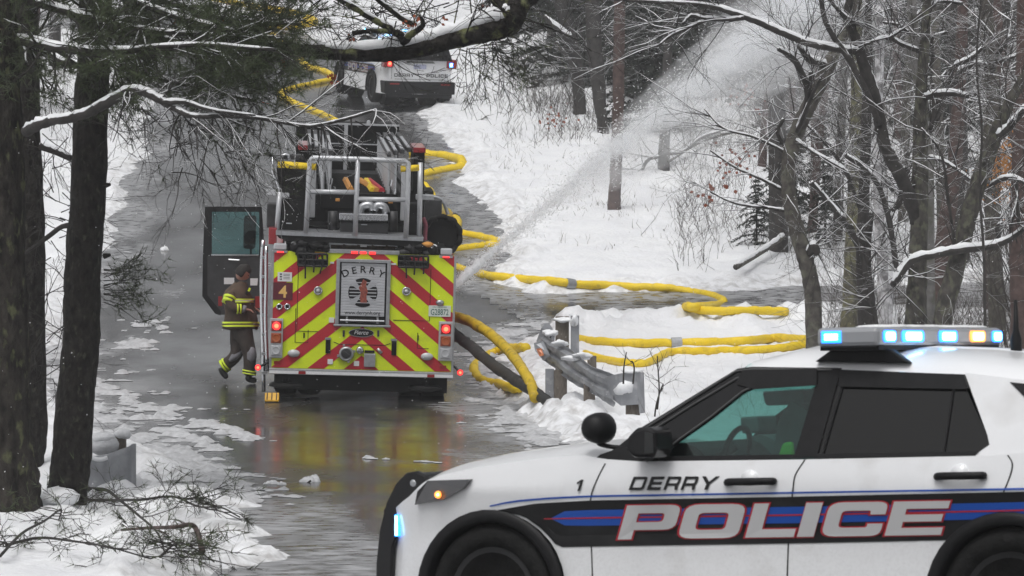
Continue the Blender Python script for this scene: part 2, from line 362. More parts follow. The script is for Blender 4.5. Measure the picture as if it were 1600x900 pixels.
def fbm(x, y, o=4):
    s = 0; a = 0.5; n = 0
    for i in range(o): s = s + a * vnoise(x * 2 ** i + 17.3 * i, y * 2 ** i + 5.7 * i); n += a; a *= 0.5
    return s / n
_hy = np.arange(16, 300, 0.05); _hz = prof(_hy)
def hit0(px, py, dz=0.0):
    z = CZ + (YH - py) / F * _hy; i = np.argmax(z < _hz - dz); Y = _hy[i]
    return ((px - 800) / F * Y, float(Y))
LEFT = [(445, 905), (432, 868), (398, 832), (345, 792), (298, 755), (245, 720), (196, 692), (126, 662), (88, 620), (88, 575), (100, 535), (118, 490), (150, 440), (176, 400), (199, 338), (212, 307), (218, 262), (236, 200), (250, 150), (225, 100), (150, 60), (20, 20)]
RIGHT = [(260, 8), (400, 28), (520, 70), (590, 110), (640, 150), (655, 175), (668, 205), (700, 240), (722, 287), (745, 330), (767, 372), (775, 400), (762, 425), (752, 440)]
SIDE_UP = [(760, 447), (835, 462), (1000, 458), (1150, 456), (1300, 450), (1800, 440)]
SIDE_LO = [(1800, 478), (1250, 486), (1090, 494), (1000, 499), (930, 506), (860, 508), (800, 530), (768, 552), (774, 578), (786, 602), (801, 628), (838, 662), (888, 700)]
mainp = [hit0(*p) for p in LEFT] + [hit0(*p) for p in RIGHT]
lo = [hit0(*p) for p in SIDE_LO]
ROAD = [(-24, 4), (-5, 13), (-2.1, 20)] + [hit0(*p, dz=max(0, .20 - .045 * max(0, i - 2))) for i, p in enumerate(LEFT)] + [hit0(*p) for p in RIGHT] + [hit0(*p) for p in SIDE_UP] + lo + [(3.0, 39.5), (9, 36), (30, 33), (60, 30), (60, 2), (-22, 2)]
def sdist(X, Y, poly):
    """signed distance, negative inside"""
    X = np.asarray(X, float); Y = np.asarray(Y, float); d = np.full(X.shape, 1e9); ins = np.zeros(X.shape, bool); n = len(poly)
    for i in range(n):
        ax, ay = poly[i]; bx, by = poly[(i + 1) % n]; ex, ey = bx - ax, by - ay; L2 = ex * ex + ey * ey + 1e-12
        t = np.clip(((X - ax) * ex + (Y - ay) * ey) / L2, 0, 1); d = np.minimum(d, (X - ax - t * ex) ** 2 + (Y - ay - t * ey) ** 2)
        c = ((ay > Y) != (by > Y)); xc = ax + (Y - ay) / (ey if abs(ey) > 1e-12 else 1e-12) * ex
        ins ^= c & (X < xc)
    d = np.sqrt(d); return np.where(ins, -d, d)
def sstep(a, b, x): t = np.clip((x - a) / (b - a), 0, 1); return t * t * (3 - 2 * t)
PILES = [(P(*p)) for p in ((955, 0, 56), )]
RIDGE = [hit0(*p) for p in ((1400, 512), (1250, 512), (1150, 520), (1050, 518), (960, 520), (905, 528))]
RIDGE2 = [hit0(*p) for p in ((838, 602), (870, 612), (910, 626), (960, 642), (1010, 655))]; RIDGE3 = [hit0(*p) for p in ((812, 618), (850, 652), (905, 690))]
def segd(X, Y, pl):
    d = np.full(np.shape(X), 1e9)
    for (ax, ay), (bx, by) in zip(pl[:-1], pl[1:]):
        ex, ey = bx - ax, by - ay; t = np.clip(((X - ax) * ex + (Y - ay) * ey) / (ex * ex + ey * ey), 0, 1); d = np.minimum(d, np.hypot(X - ax - t * ex, Y - ay - t * ey))
    return d
def ground(X, Y, full=False):
    X = np.asarray(X, float); Y = np.asarray(Y, float)
    d = sdist(X, Y, ROAD)
    de = d + (fbm(X * 0.9, Y * 0.5, 3) - 0.5) * 0.9 + (fbm(X * 4, Y * 4, 2) - 0.5) * 0.35
    lump = fbm(X * 2.3 + 3, Y * 2.3, 4); fine = fbm(X * 7, Y * 7, 3)
    s = sstep(-0.05, 0.45, de)
    ridge = np.exp(-((de - 0.75) / 0.5) ** 2)
    snow = s * (0.07 + 0.10 * sstep(0, 3, de) + 0.13 * ridge * sstep(0.40, 0.72, lump) + 0.10 * (lump - 0.5) + 0.035 * (fine - 0.5))
    rd = segd(X, Y, RIDGE); snow = snow + sstep(0, .3, de) * np.exp(-(rd / 0.75) ** 2) * (0.10 + 0.5 * np.clip(lump - 0.30, 0, 1))
    r2 = segd(X, Y, RIDGE2); r3 = segd(X, Y, RIDGE3); snow = snow + np.exp(-(r2 / .55) ** 2) * (0.13 + .22 * np.clip(lump - .3, 0, 1)) + sstep(-.2, .2, de) * np.exp(-(r3 / .45) ** 2) * (0.08 + .3 * np.clip(lump - .3, 0, 1))
    snow = snow + sstep(1.2, 4, d) * ((fbm(X * .8 + 31, Y * .6, 4) - .5) * .34 + (fine - .5) * .05)
    # gentle swells far off the road
    snow = snow + sstep(1.5, 10, d) * (fbm(X * 0.18, Y * 0.18, 3) - 0.5) * 1.1
    z = prof(Y) + np.where(s > 0.001, np.maximum(snow, -0.02 * (1 - s)), 0) - 0.035 * (1 - s)
    lb = np.exp(-(((X + 4.8) / 2.6) ** 4 + ((Y - 33.0) / 6.0) ** 4)) * sstep(-.1, 1.2, de); z = z - 0.27 * lb
    return (z, de) if full else z
def gz(x, y): return float(ground(np.array([x]), np.array([y]))[0])
_h2 = np.arange(18, 190, 0.04)
def hit(px, py):
    """where the ray through a photo point meets the snow"""
    X = (px - 800) / F * _h2; z = CZ + (YH - py) / F * _h2; c = prof(_h2)
    i0 = max(np.argmax(z < c + 1.2) - 5, 0); i1 = min(np.argmax(z < c - 0.2) + 5, len(_h2)); sl_ = slice(i0, max(i1, i0 + 10))
    g = ground(X[sl_], _h2[sl_]); k = np.argmax(z[sl_] <= g); Y = _h2[sl_][k]
    return Vector((float(X[sl_][k]), float(Y), float(g[k])))
def axis_pts(segs):
    out = []
    for a, b, st in segs: out.append(np.arange(a, b, st))
    return np.concatenate(out + [np.array([segs[-1][1]])])
gx = axis_pts([(-400, -100, 60), (-100, -30, 8), (-30, -9, 0.6), (-9, 9, 0.075), (9, 16, .25), (16, 40, 1.2), (40, 120, 10), (120, 400, 60)])
gy = axis_pts([(-150, -20, 20), (-20, 20, 2.5), (20, 27, .5), (27, 62, 0.085), (62, 82, 0.14), (82, 112, .25), (112, 150, 0.6), (150, 250, 5), (250, 700, 40)])
GX, GY = np.meshgrid(gx, gy); GZ, GD = ground(GX, GY, True)
def sheet(name, X, Y, Z, m, attr=None, keep=None):
    ny, nx = X.shape; co = np.stack([X, Y, Z], -1).reshape(-1, 3).astype(np.float32)
    idx = np.arange(ny * nx).reshape(ny, nx); q = np.stack([idx[:-1, :-1], idx[:-1, 1:], idx[1:, 1:], idx[1:, :-1]], -1).reshape(-1, 4)
    if keep is not None:
        kq = keep.reshape(-1)[q].any(1); q = q[kq]; used = np.unique(q); rm = np.zeros(ny * nx, int); rm[used] = np.arange(len(used)); q = rm[q]; co = co[used]
        if attr is not None: attr = attr.reshape(-1)[used]
    me = bpy.data.meshes.new(name); me.vertices.add(len(co)); me.vertices.foreach_set('co', co.ravel()); n = len(q)
    me.loops.add(n * 4); me.loops.foreach_set('vertex_index', q.ravel().astype(np.int32)); me.polygons.add(n)
    me.polygons.foreach_set('loop_start', np.arange(0, n * 4, 4, dtype=np.int32)); me.polygons.foreach_set('loop_total', np.full(n, 4, np.int32)); me.polygons.foreach_set('use_smooth', np.ones(n, bool))
    me.update(); me.validate()
    if attr is not None:
        a = me.attributes.new('edge', 'FLOAT', 'POINT'); a.data.foreach_set('value', attr.reshape(-1).astype(np.float32))
    me.materials.append(m); o = bpy.data.objects.new(name, me); COL.objects.link(o); tag(o, kind='structure'); return o
# snow material: clean snow with grit near the road, litter showing through on the wooded slope
def snow_material():
    m = mat('lying_snow', (0.80, 0.81, 0.83), 0.65); t = m.node_tree; N = t.nodes; L = t.links; b = N['Principled BSDF']
    tc = N.new('ShaderNodeTexCoord')
    def noise(s, d=5, sc3=None):
        n = N.new('ShaderNodeTexNoise'); n.inputs['Scale'].default_value = s; n.inputs['Detail'].default_value = d; L.new(tc.outputs['Object'], n.inputs['Vector']); return n.outputs[0]
    def ramp(src, lo, hi, a=0, bb=1):
        r = N.new('ShaderNodeMapRange'); r.inputs[1].default_value = lo; r.inputs[2].default_value = hi; r.inputs[3].default_value = a; r.inputs[4].default_value = bb; L.new(src, r.inputs[0]); return r.outputs[0]
    def mul(a, bb):
        n = N.new('ShaderNodeMath'); n.operation = 'MULTIPLY'; L.new(a, n.inputs[0]); L.new(bb, n.inputs[1]); return n.outputs[0]
    def mix(f, a, bb):
        x = N.new('ShaderNodeMix'); x.data_type = 'RGBA'; L.new(f, x.inputs[0])
        for k, q in ((6, a), (7, bb)):
            if isinstance(q, tuple): x.inputs[k].default_value = (*q, 1)
            else: L.new(q, x.inputs[k])
        return x.outputs[2]
    at = N.new('ShaderNodeAttribute'); at.attribute_name = 'edge'
    near = ramp(at.outputs['Fac'], 0.15, 1.1, 1, 0)
    grit = mul(ramp(noise(6), 0.42, 0.72), near)
    c = mix(ramp(noise(1.3), 0.3, 0.7), (0.76, 0.77, 0.80), (0.83, 0.84, 0.855))
    c = mix(grit, c, (0.40, 0.39, 0.385))
    far = ramp(at.outputs['Fac'], 4.0, 14.0, 0, 1)
    lit = mul(ramp(noise(2.6, 7), 0.55, 0.66, 0, 0.8), far)
    c = mix(lit, c, (0.13, 0.11, 0.09))
    L.new(c, b.inputs['Base Color'])
    bp = N.new('ShaderNodeBump'); bp.inputs['Strength'].default_value = 0.7; bp.inputs['Distance'].default_value = 0.05; L.new(noise(11, 6), bp.inputs['Height']); L.new(bp.outputs[0], b.inputs['Normal'])
    return m
def road_material(name, slush):
    m = mat(name, (0.04, 0.04, 0.042), 0.2); t = m.node_tree; N = t.nodes; L = t.links; b = N['Principled BSDF']
    tc = N.new('ShaderNodeTexCoord')
    def noise(s, d=5, st=None):
        v = tc.outputs['Object']
        if st: mp = N.new('ShaderNodeMapping'); mp.inputs['Scale'].default_value = st; L.new(v, mp.inputs[0]); v = mp.outputs[0]
        n = N.new('ShaderNodeTexNoise'); n.inputs['Scale'].default_value = s; n.inputs['Detail'].default_value = d; L.new(v, n.inputs['Vector']); return n.outputs[0]
    def ramp(src, lo, hi, a=0, bb=1):
        r = N.new('ShaderNodeMapRange'); r.inputs[1].default_value = lo; r.inputs[2].default_value = hi; r.inputs[3].default_value = a; r.inputs[4].default_value = bb; L.new(src, r.inputs[0]); return r.outputs[0]
    def op(o, a, bb):
        n = N.new('ShaderNodeMath'); n.operation = o
        for k, q in ((0, a), (1, bb)):
            if isinstance(q, (int, float)): n.inputs[k].default_value = q
            else: L.new(q, n.inputs[k])
        return n.outputs[0]
    def mix(f, a, bb):
        x = N.new('ShaderNodeMix'); x.data_type = 'RGBA'; L.new(f, x.inputs[0])
        for k, q in ((6, a), (7, bb)):
            if isinstance(q, tuple): x.inputs[k].default_value = (*q, 1)
            else: L.new(q, x.inputs[k])
        return x.outputs[2]
    at = N.new('ShaderNodeAttribute'); at.attribute_name = 'edge'
    edge = ramp(at.outputs['Fac'], -1.3, -0.1, 0, 0.30)
    film = op('ADD', noise(1.1, 6, (0.8, 0.22, 1)), edge)
    sl_ = ramp(film, 0.62 - slush, 0.80 - slush)
    streak = noise(6.0, 7, (0.8, 1.2, 1)); sl2 = op('MULTIPLY', sl_, ramp(streak, 0.35, 0.62))
    c = mix(ramp(noise(14, 4), 0.3, 0.7), (0.017, 0.017, 0.018), (0.036, 0.035, 0.034))
    c = mix(sl2, c, (0.38, 0.385, 0.40)); L.new(c, b.inputs['Base Color'])
    wet = ramp(noise(0.7, 4, (1, .5, 1)), 0.35, 0.65, 0.08, 0.28); r = N.new('ShaderNodeMix'); r.data_type = 'FLOAT'; L.new(sl2, r.inputs[0]); L.new(wet, r.inputs[2]); r.inputs[3].default_value = 0.55; L.new(r.outputs[0], b.inputs['Roughness'])
    b.inputs['Specular IOR Level'].default_value = 0.55
    h = op('ADD', op('MULTIPLY', noise(5, 5, (0.5, 1.2, 1)), 0.5), op('MULTIPLY', sl2, 0.9)); h = op('ADD', h, op('MULTIPLY', noise(60, 3), 0.10))
    bp = N.new('ShaderNodeBump'); bp.inputs['Strength'].default_value = 0.14; bp.inputs['Distance'].default_value = 0.02; L.new(h, bp.inputs['Height']); L.new(bp.outputs[0], b.inputs['Normal'])
    return m
M_snow = snow_material()
M_road = road_material('wet_asphalt', 0.03); M_side = road_material('slushy_asphalt', 0.24)
sheet('ground', GX, GY, GZ, M_snow, GD)
rx = axis_pts([(-24, -14, 1), (-14, 4, 0.16), (4, 14, .3), (14, 60, 4)]); ry = axis_pts([(2, 26, 1.5), (26, 70, 0.2), (70, 140, .5), (140, 160, 2)])
RX, RY = np.meshgrid(rx, ry); RD = sdist(RX, RY, ROAD)
side_m = (RX > 1.2 + np.clip((62 - RY) * .25, -2, 2)) & (RY > 52) & (RY < 82) & (RX > -0.4)
RZ = prof(RY) - 0.45 * sstep(0.35, 1.2, RD) + 0.004 + 0.008 * (fbm(RX * .8, RY * .8, 2) - 0.5)
sheet('road', RX, RY, RZ, M_road, RD, (RD < 1.2) & ~side_m)
sheet('side_road', RX, RY, RZ + 0.006, M_side, RD, (RD < 1.2) & side_m)

# ------------------------------------------------------------------ police utility vehicle (built once, copied for the one up the hill)
A_ = R(28); XM, YM = 1.19, 19.8
du = Vector((math.cos(A_), -math.sin(A_), 0)); dw = Vector((math.sin(A_), math.cos(A_), 0))
o_ = Vector((XM, YM, 0)) - du * 1.5; o_.z = 0.065
rotS = Matrix((du, dw, (0, 0, 1))).transposed().to_4x4()
MS = Matrix.Translation(o_) @ rotS @ Matrix.Rotation(R(-1.0), 4, 'Y')
pkS = picker(MS)
SUVL = 'white police utility vehicle side on in the foreground with lit roof bar'
suv = thing('police_car', SUVL, 'police car', MS)
ZB = 1.10                      # beltline height
def wprof(z, u):
    a = 0.045
    if z > 0.95: a += 0.30 * (z - 0.95) ** 1.15
    elif z > 0.72: a += 0.16 * (0.95 - z)
    elif z > 0.60: a += 0.037
    else: a += 0.037 - 0.10 * (0.60 - z)
    if u < -0.30: a += 0.42 * (min(1.0, (-0.30 - u) / 0.62)) ** 2.2
    if u > 3.45: a += 0.16 * (min(1.0, (u - 3.45) / 0.55)) ** 2
    return a
def wglass(z): return wprof(ZB, 1.5) + 0.02 + (z - ZB) * 0.36
def side(px, py, off=0.0, fn=None):
    """photo point on the near flank, in car coordinates"""
    v = pkS(px, py, 1, 0.08)
    for _ in range(5): v = pkS(px, py, 1, (wprof(v.z, v.x) if fn is None else fn(v.z)) - off)
    return v
def sglass(px, py, off=0.0): return side(px, py, off, wglass)
# top edge of the flank
TOP = [side(*p) for p in ((612, 800), (640, 775), (664, 752), (690, 742), (740, 731), (800, 722), (860, 714), (910, 711), (940, 717), (1000, 721), (1250, 718), (1545, 712), (1590, 708), (1640, 704))]
tu = [p.x for p in TOP]; tz = [p.z for p in TOP]
def ztop(u): return float(np.interp(u, tu, tz)) if u < tu[-1] else tz[-1] + 0.0
U0, U1 = min(tu) + 0.0, 3.98
ARC = [(0.0, 0.385), (side(1578, 930).x, 0.385)]; RA = 0.455
fcut = [side(*p).x for p in ((926, 800), (1238, 800), (1566, 800))]
cols = sorted(set([round(x, 3) for x in list(np.linspace(U0, U1, 70)) + [c + RA * math.cos(t) for c, _ in ARC for t in np.linspace(0, math.pi, 19)]]))
def zbot(u):
    for c, z in ARC:
        if abs(u - c) < RA: return z + math.sqrt(max(RA * RA - (u - c) ** 2, 0))
    return 0.34 if u < -0.5 else 0.28
NR = 12
def flank(mirror, m0=0):
    rows = []
    for i in range(NR + 1):
        r = []
        for u in cols:
            z = zbot(u) + (max(ztop(u), zbot(u) + 0.01) - zbot(u)) * i / NR; ww = wprof(z, u); r.append((u, (2 - ww) if mirror else ww, z))
        rows.append(r)
    return rows
b = MB(); fl = flank(False); fr = flank(True); b.grid(fl); b.grid(fr)
# bonnet, closed between the two flank tops
ucowl = side(945, 718).x
hoodc = [u for u in cols if u <= ucowl + 0.05]
rows = []
for k in range(13):
    t = k / 12
    rows.append([(u, wprof(ztop(u), u) + t * (2 - 2 * wprof(ztop(u), u)), ztop(u) + 0.075 * (1 - (2 * t - 1) ** 4) * min(1, (u - U0) / 0.35) * (1.0 if u < ucowl - 0.2 else 0.8)) for u in hoodc])
b.grid(rows)
# nose
nose = [[(U0 - 0.13 * (1 - (2 * k / 8 - 1) ** 2) * (1 if 0.05 < i / NR < 0.98 else 0.6), fl[i][0][1] + (fr[i][0][1] - fl[i][0][1]) * k / 8, fl[i][0][2]) for k in range(9)] for i in range(NR + 1)]
b.grid(nose)
# tail below the window
tail = [[(U1 + 0.05 * (1 - (2 * k / 8 - 1) ** 2), fl[i][-1][1] + (fr[i][-1][1] - fl[i][-1][1]) * k / 8, fl[i][-1][2]) for k in range(9)] for i in range(NR + 1)]
b.grid(tail)
# roof: crowned shell from windscreen header to tail spoiler
uroof0 = sglass(1172, 572).x
ZR = [(q_.x, q_.z - 0.004) for q_ in (sglass(1172, 573), sglass(1240, 574), sglass(1310, 576), sglass(1410, 580), sglass(1508, 584), sglass(1600, 594))]; ZR += [(3.55, ZR[-1][1] - .03), (4.02, ZR[-1][1] - .075)]
def zroof(u): return float(np.interp(u, [a for a, _ in ZR], [c for _, c in ZR]))
secs = [(0.0, 0.0), (0.03, 0.035), (0.10, 0.075), (0.26, 0.105), (0.48, 0.125), (0.76, 0.135)]
ru = list(np.linspace(uroof0 - .02, 4.02, 22)); rows = []
for du_, dz in secs + [None] + secs[::-1][1:]  if False else secs: rows.append([(u, wglass(zroof(u)) + du_, zroof(u) + dz * min(1, .45 + (u - uroof0 + .02) * 2.2) * (1 if u < 3.7 else .8)) for u in ru])
full = rows + [[(p[0], 2 - p[1], p[2]) for p in r] for r in rows[::-1]]
b.grid(full)
b.build('body', M_white, suv, smooth=True)
# pillars and glass on the flank
def panel(poly, name, m, parent=suv, fn=wglass, off=0.0, thick=0.03, both=True, smooth=False):
    pts = [side(x, y, off, fn) for x, y in poly]; o = MB().prism(pts, (0, thick, 0)).build(name, m, parent)
    if both: MB().prism([(p.x, 2 - p.y, p.z) for p in pts], (0, -thick, 0)).build(name, m, parent)
    return o
def strip(name, m, outer, inner, off=0.0, thick=0.035, both=True):
    n = len(outer)
    for sgn in ((0, 1) if both else (0,)):
        q = MB()
        for i in range(n - 1):
            pts = [sglass(*outer[i], off), sglass(*outer[i + 1], off), sglass(*inner[i + 1], off), sglass(*inner[i], off)]
            if sgn: pts = [Vector((p.x, 2 - p.y, p.z)) for p in pts]
            q.prism(pts, (0, -thick if sgn else thick, 0))
        q.build(name, m, suv)
strip('window_frame', M_blackgloss, [(928, 721), (965, 698), (1002, 668), (1080, 620), (1152, 576), (1175, 573), (1300, 575), (1310, 576)],
      [(1030, 721), (1034, 712), (1060, 690), (1110, 655), (1160, 615), (1180, 606), (1278, 600), (1290, 600)], 0.006)
panel([(1240, 716), (1275, 600), (1277, 574), (1314, 575), (1306, 606), (1276, 714)], 'door_pillar', M_black, off=0.008)
panel([(1026, 722), (1026, 713), (1240, 710), (1240, 716)], 'window_trim', M_black, off=0.010)
panel([(1272, 716), (1272, 709), (1530, 705), (1522, 713)], 'window_trim', M_black, off=0.010)
panel([(1160, 578), (1276, 576), (1276, 602), (1178, 608), (1150, 600)], 'window_visor', M_black, off=0.022, both=False)
panel([(1312, 578), (1506, 585), (1513, 606), (1506, 608), (1310, 604)], 'window_visor', M_black, off=0.022, both=False)
panel([(1030, 716), (1034, 711), (1062, 688), (1110, 655), (1160, 614), (1182, 602), (1276, 597), (1240, 714)], 'front_window', M_glasst, thick=0.006)
panel([(1274, 714), (1308, 602), (1508, 604), (1543, 682), (1545, 694), (1524, 711)], 'rear_window', M_glassd, thick=0.006)
panel([(1507, 582), (1700, 606), (1700, 712), (1520, 713), (1546, 695), (1543, 680)], 'rear_pillar', M_white, off=0.004, thick=0.04)
panel([(1578, 597), (1720, 612), (1720, 690), (1640, 660)], 'quarter_window', M_blackgloss, off=0.010, thick=0.01)
M_trimgrey = mat('sheen_grey_trim', (.05, .05, .052), .4)  # paler grey paints the sheen into the rails along the pillar
for pts in ([(978, 704), (1010, 678), (1085, 631), (1152, 591), (1178, 588)], [(1004, 672), (1080, 624), (1150, 580), (1176, 577), (1300, 578)], [(1034, 709), (1062, 686), (1110, 652), (1160, 612), (1182, 601)]):
    q = MB(); q.tube([tuple(sglass(x, y, .012)) for x, y in pts], .007, 5); q.build('drip_rail', M_trimgrey, suv)
for pts in ([(1284, 715), (1316, 605)], [(1475, 708), (1490, 607)]):
    q = MB(); q.tube([tuple(sglass(x, y, .004)) for x, y in pts], .008, 5); q.build('window_divider', M_black, suv)
# windscreen and tailgate glass
def cross(name, m, ua, za, ub, zb, parent=suv, n=8, bow=0.08, ia=0.06, ib=0.10, dirn=-1):
    rows = []
    for i in range(5):
        t = i / 4; u = ua + (ub - ua) * t; z = za + (zb - za) * t; wl = wglass(z) + ia + (ib - ia) * t
        rows.append([(u + dirn * bow * (1 - (2 * k / n - 1) ** 2), wl + (2 - 2 * wl) * k / n, z) for k in range(n + 1)])
    return MB().grid(rows).build(name, m, parent, smooth=True)
cross('windscreen', M_glasst, ucowl + 0.0, 1.10, uroof0, 1.62, bow=0.06, ia=0.0, ib=0.0)
cross('tailgate_window', M_glassd, 4.06, 1.12, 4.0, 1.56, bow=0.05, ia=0.08, ib=0.08, dirn=1)
q = MB(); q.bbox((4.0, .32, 1.555), (4.14, 1.68, 1.60)); q.build('roof_spoiler', M_white, suv, bevel=.012)
# wheel arches, wheels
for c, z in ARC:
    for mir in (0, 1):
        q = MB(); n = 22; ro = RA + 0.005; ri = RA - 0.065; rows = []
        for rr, wo in ((ro, 0.045), (ro - .01, 0.030), (ri + .012, 0.028), (ri, 0.04), (ri, 0.34), ):
            rows.append([(c + rr * math.cos(t), (2 - wo) if mir else wo, z + rr * math.sin(t)) for t in np.linspace(-0.22, math.pi + 0.22, n)])
        q.grid(rows); q.build('wheel_arch', M_black, suv, smooth=True)
        q = MB(); q.lathe([(0, 0), (.44, 0), (.44, .3), (0, .3)], (c, 1.36 if mir else .34, z), 'y', 24); q.build('arch_liner', M_dark, suv)
        wy = 1.76 if mir else 0.0
        t_ = MB(); t_.lathe([(.255, .06), (.27, .03), (.345, .03), (.375, .06), (.383, .10), (.383, .20), (.375, .24), (.27, .27), (.255, .24)], (c, wy + 0.02, z), 'y', 36)
        wh = t_.build('wheel', M_rubber, suv, smooth=True)
        r_ = MB(); r_.lathe([(0, .10), (.06, .095), (.08, .11), (.20, .115), (.225, .06), (.255, .055), (.258, .2)] if not mir else [(0, .20), (.06, .205), (.08, .19), (.20, .185), (.225, .24), (.255, .245), (.258, .1)], (c, wy + 0.02, z), 'y', 32)
        for k in range(8):
            a = k * math.pi / 4; r_.box((c + .155 * math.cos(a), wy + (.128 if not mir else .19), z + .155 * math.sin(a)), (.05, .012, .05), 1)
        r_.build('rim', [M_rim, M_black], wh, smooth=False)
# sills and bumpers, black lower trim
q = MB(); q.bbox((0.45, .10, .24), (ARC[1][0] - .45, 1.90, .36)); q.build('sill', M_black, suv, bevel=.01)
q = MB(); q.bbox((3.55, .10, .30), (4.07, 1.90, .60)); q.bbox((3.9, .16, .2), (4.03, 1.84, .31)); q.build('rear_bumper', M_black, suv, bevel=.02)
# door cut lines (thin recesses as dark seams following the flank)
def seam(name, pts, wpx=0.004, fn=None, m=M_dark):
    L = spline([side(x, y, 0.0, fn) for x, y in pts], 6); q = MB(); prev = None
    vs = []
    for p in L:
        ww = (wprof(p[2], p[0]) if fn is None else fn(p[2])) - 0.0025
        vs += [(p[0] - wpx, ww, p[2]), (p[0] + wpx, ww, p[2])]
    q.add(vs, [(2 * i, 2 * i + 1, 2 * i + 3, 2 * i + 2) for i in range(len(L) - 1)]); q.build(name, m, suv)
seam('door_seam', [(946, 724), (935, 745), (924, 775), (922, 800), (924, 850), (926, 905)])
seam('door_seam', [(1258, 718), (1243, 742), (1239, 765), (1236, 800), (1232, 850), (1230, 905)])
seam('door_seam', [(1575, 711), (1582, 725), (1578, 745), (1568, 770), (1560, 795), (1552, 815)])
seam('door_seam', [(1518, 586), (1545, 625), (1560, 655), (1573, 690), (1577, 709)], fn=wglass)
# stripes and lettering
def band(name, m, top, bot, off, n=40):
    xs = np.linspace(min(top[0][0], bot[0][0]), max(top[-1][0], bot[-1][0]), n); q = MB()
    T = lambda L, x: float(np.interp(x, [p[0] for p in L], [p[1] for p in L])); nr = 4
    q.grid([[side(x, T(top, x) + (T(bot, x) - T(top, x)) * i / nr, off) for x in xs] for i in range(nr + 1)]); return q.build(name, m, suv)
band('stripe', M_decalblack, [(778, 797), (800, 793), (835, 787), (920, 782), (1240, 776), (1560, 769), (1660, 767)], [(778, 799), (818, 806), (850, 829), (872, 855), (920, 854), (1240, 849), (1480, 844), (1484, 844), (1500, 835), (1530, 818), (1660, 806)], 0.004, 80)
band('pinstripe', M_blue, [(765, 790), (800, 782), (860, 777), (920, 774), (1240, 768.5), (1560, 763), (1660, 761)], [(765, 792), (800, 785), (860, 780), (920, 777), (1240, 771.5), (1560, 766), (1660, 764)], 0.004)
band('blue_stripe', M_blue, [(862, 809), (880, 799), (920, 797), (1240, 792), (1560, 785.5), (1660, 783)], [(862, 811), (880, 821), (920, 821.5), (1240, 817.5), (1560, 811), (1660, 808)], 0.006)
band('red_stripe', M_red, [(850, 810), (920, 808.2), (1240, 803.5), (1560, 797), (1660, 794)], [(850, 811.5), (920, 810.6), (1240, 806), (1560, 799.5), (1660, 797)], 0.008)
def letter(name, ch, g, x0, x1, yb, yt, shear, m, off):
    sl_ = (yt[1] - yt[0]) / 520.0
    def fn(a, c):
        px = x0 + (x1 - x0) * a + shear * c; fr_ = (px - 963) / 520.0
        yb_ = yb[0] + (yb[1] - yb[0]) * fr_; yt_ = yt[0] + (yt[1] - yt[0]) * fr_
        return side(px, yb_ + (yt_ - yb_) * c, off)
    return put2d(MB(), g, fn).build(name, m, suv)
for ch, x0, x1 in zip('POLICE', (965, 1058, 1164, 1245, 1282, 1382), (1050, 1152, 1240, 1271, 1374, 1470)):
    letter('letter_outline', ch, GLX[ch], x0, x1, (843, 835.5), (790, 782.5), 15, M_red, 0.010)
    letter('letter', ch, GL[ch], x0, x1, (843, 835.5), (790, 782.5), 15, M_silver, 0.0145)
for ch, x0, x1 in zip('DERRY', (982, 1010, 1036, 1063, 1089), (1005, 1031, 1058, 1085, 1117)):
    letter('letter', ch, GL[ch], x0, x1, (766, 763), (745, 742), 8, M_decalblack, 0.005)
letter('letter', '1', GL['1'], 896, 909, (767, 764), (749, 746), 6, M_decalblack, 0.005)
# door handles with a pale cup behind each
for hx in (1172, 1500):
    s_ = (hx - 1172) / 328 * -9
    a = side(hx - 32, 753 + s_, 0.035); c = side(hx + 32, 752 + s_, 0.035); m_ = side(hx, 752.5 + s_, 0.05)
    q = MB(); q.tube(spline([side(hx - 36, 754 + s_, 0.0), a, m_, c, side(hx + 37, 752 + s_, 0.0)], 5), 0.020, 8); q.build('door_handle', M_black, suv, smooth=True)
    q = MB(); cc = side(hx, 750 + s_, -0.004); q.lathe([(0, -.012), (.05, -.01), (.056, .02)], tuple(cc), 'y', 16); q.build('handle_cup', M_white, suv, smooth=True)
# headlamp
q = MB(); hp = [(652, 768), (668, 751), (734, 749), (722, 764), (692, 781), (648, 789)]
pts = [side(x, y, 0.034) for x, y in hp]; q.prism(pts, (0, 0.12, 0)); hl = q.build('headlight', M_headl, suv)
q = MB(); cc = side(684, 773, 0.040); q.lathe([(0, -.008), (.018, -.006), (.021, .004)], tuple(cc), 'y', 12); q.build('turn_signal', M_eamber, hl)
q = MB(); cc = side(684, 773, 0.047); q.lathe([(0, -.004), (.007, -.003), (.009, .004)], tuple(cc), 'y', 10); q.build('bulb', M_eambc, hl)
q = MB(); q.prism([(p.x, 2 - p.y, p.z) for p in pts], (0, -.05, 0)); q.build('headlight', M_headl, suv)
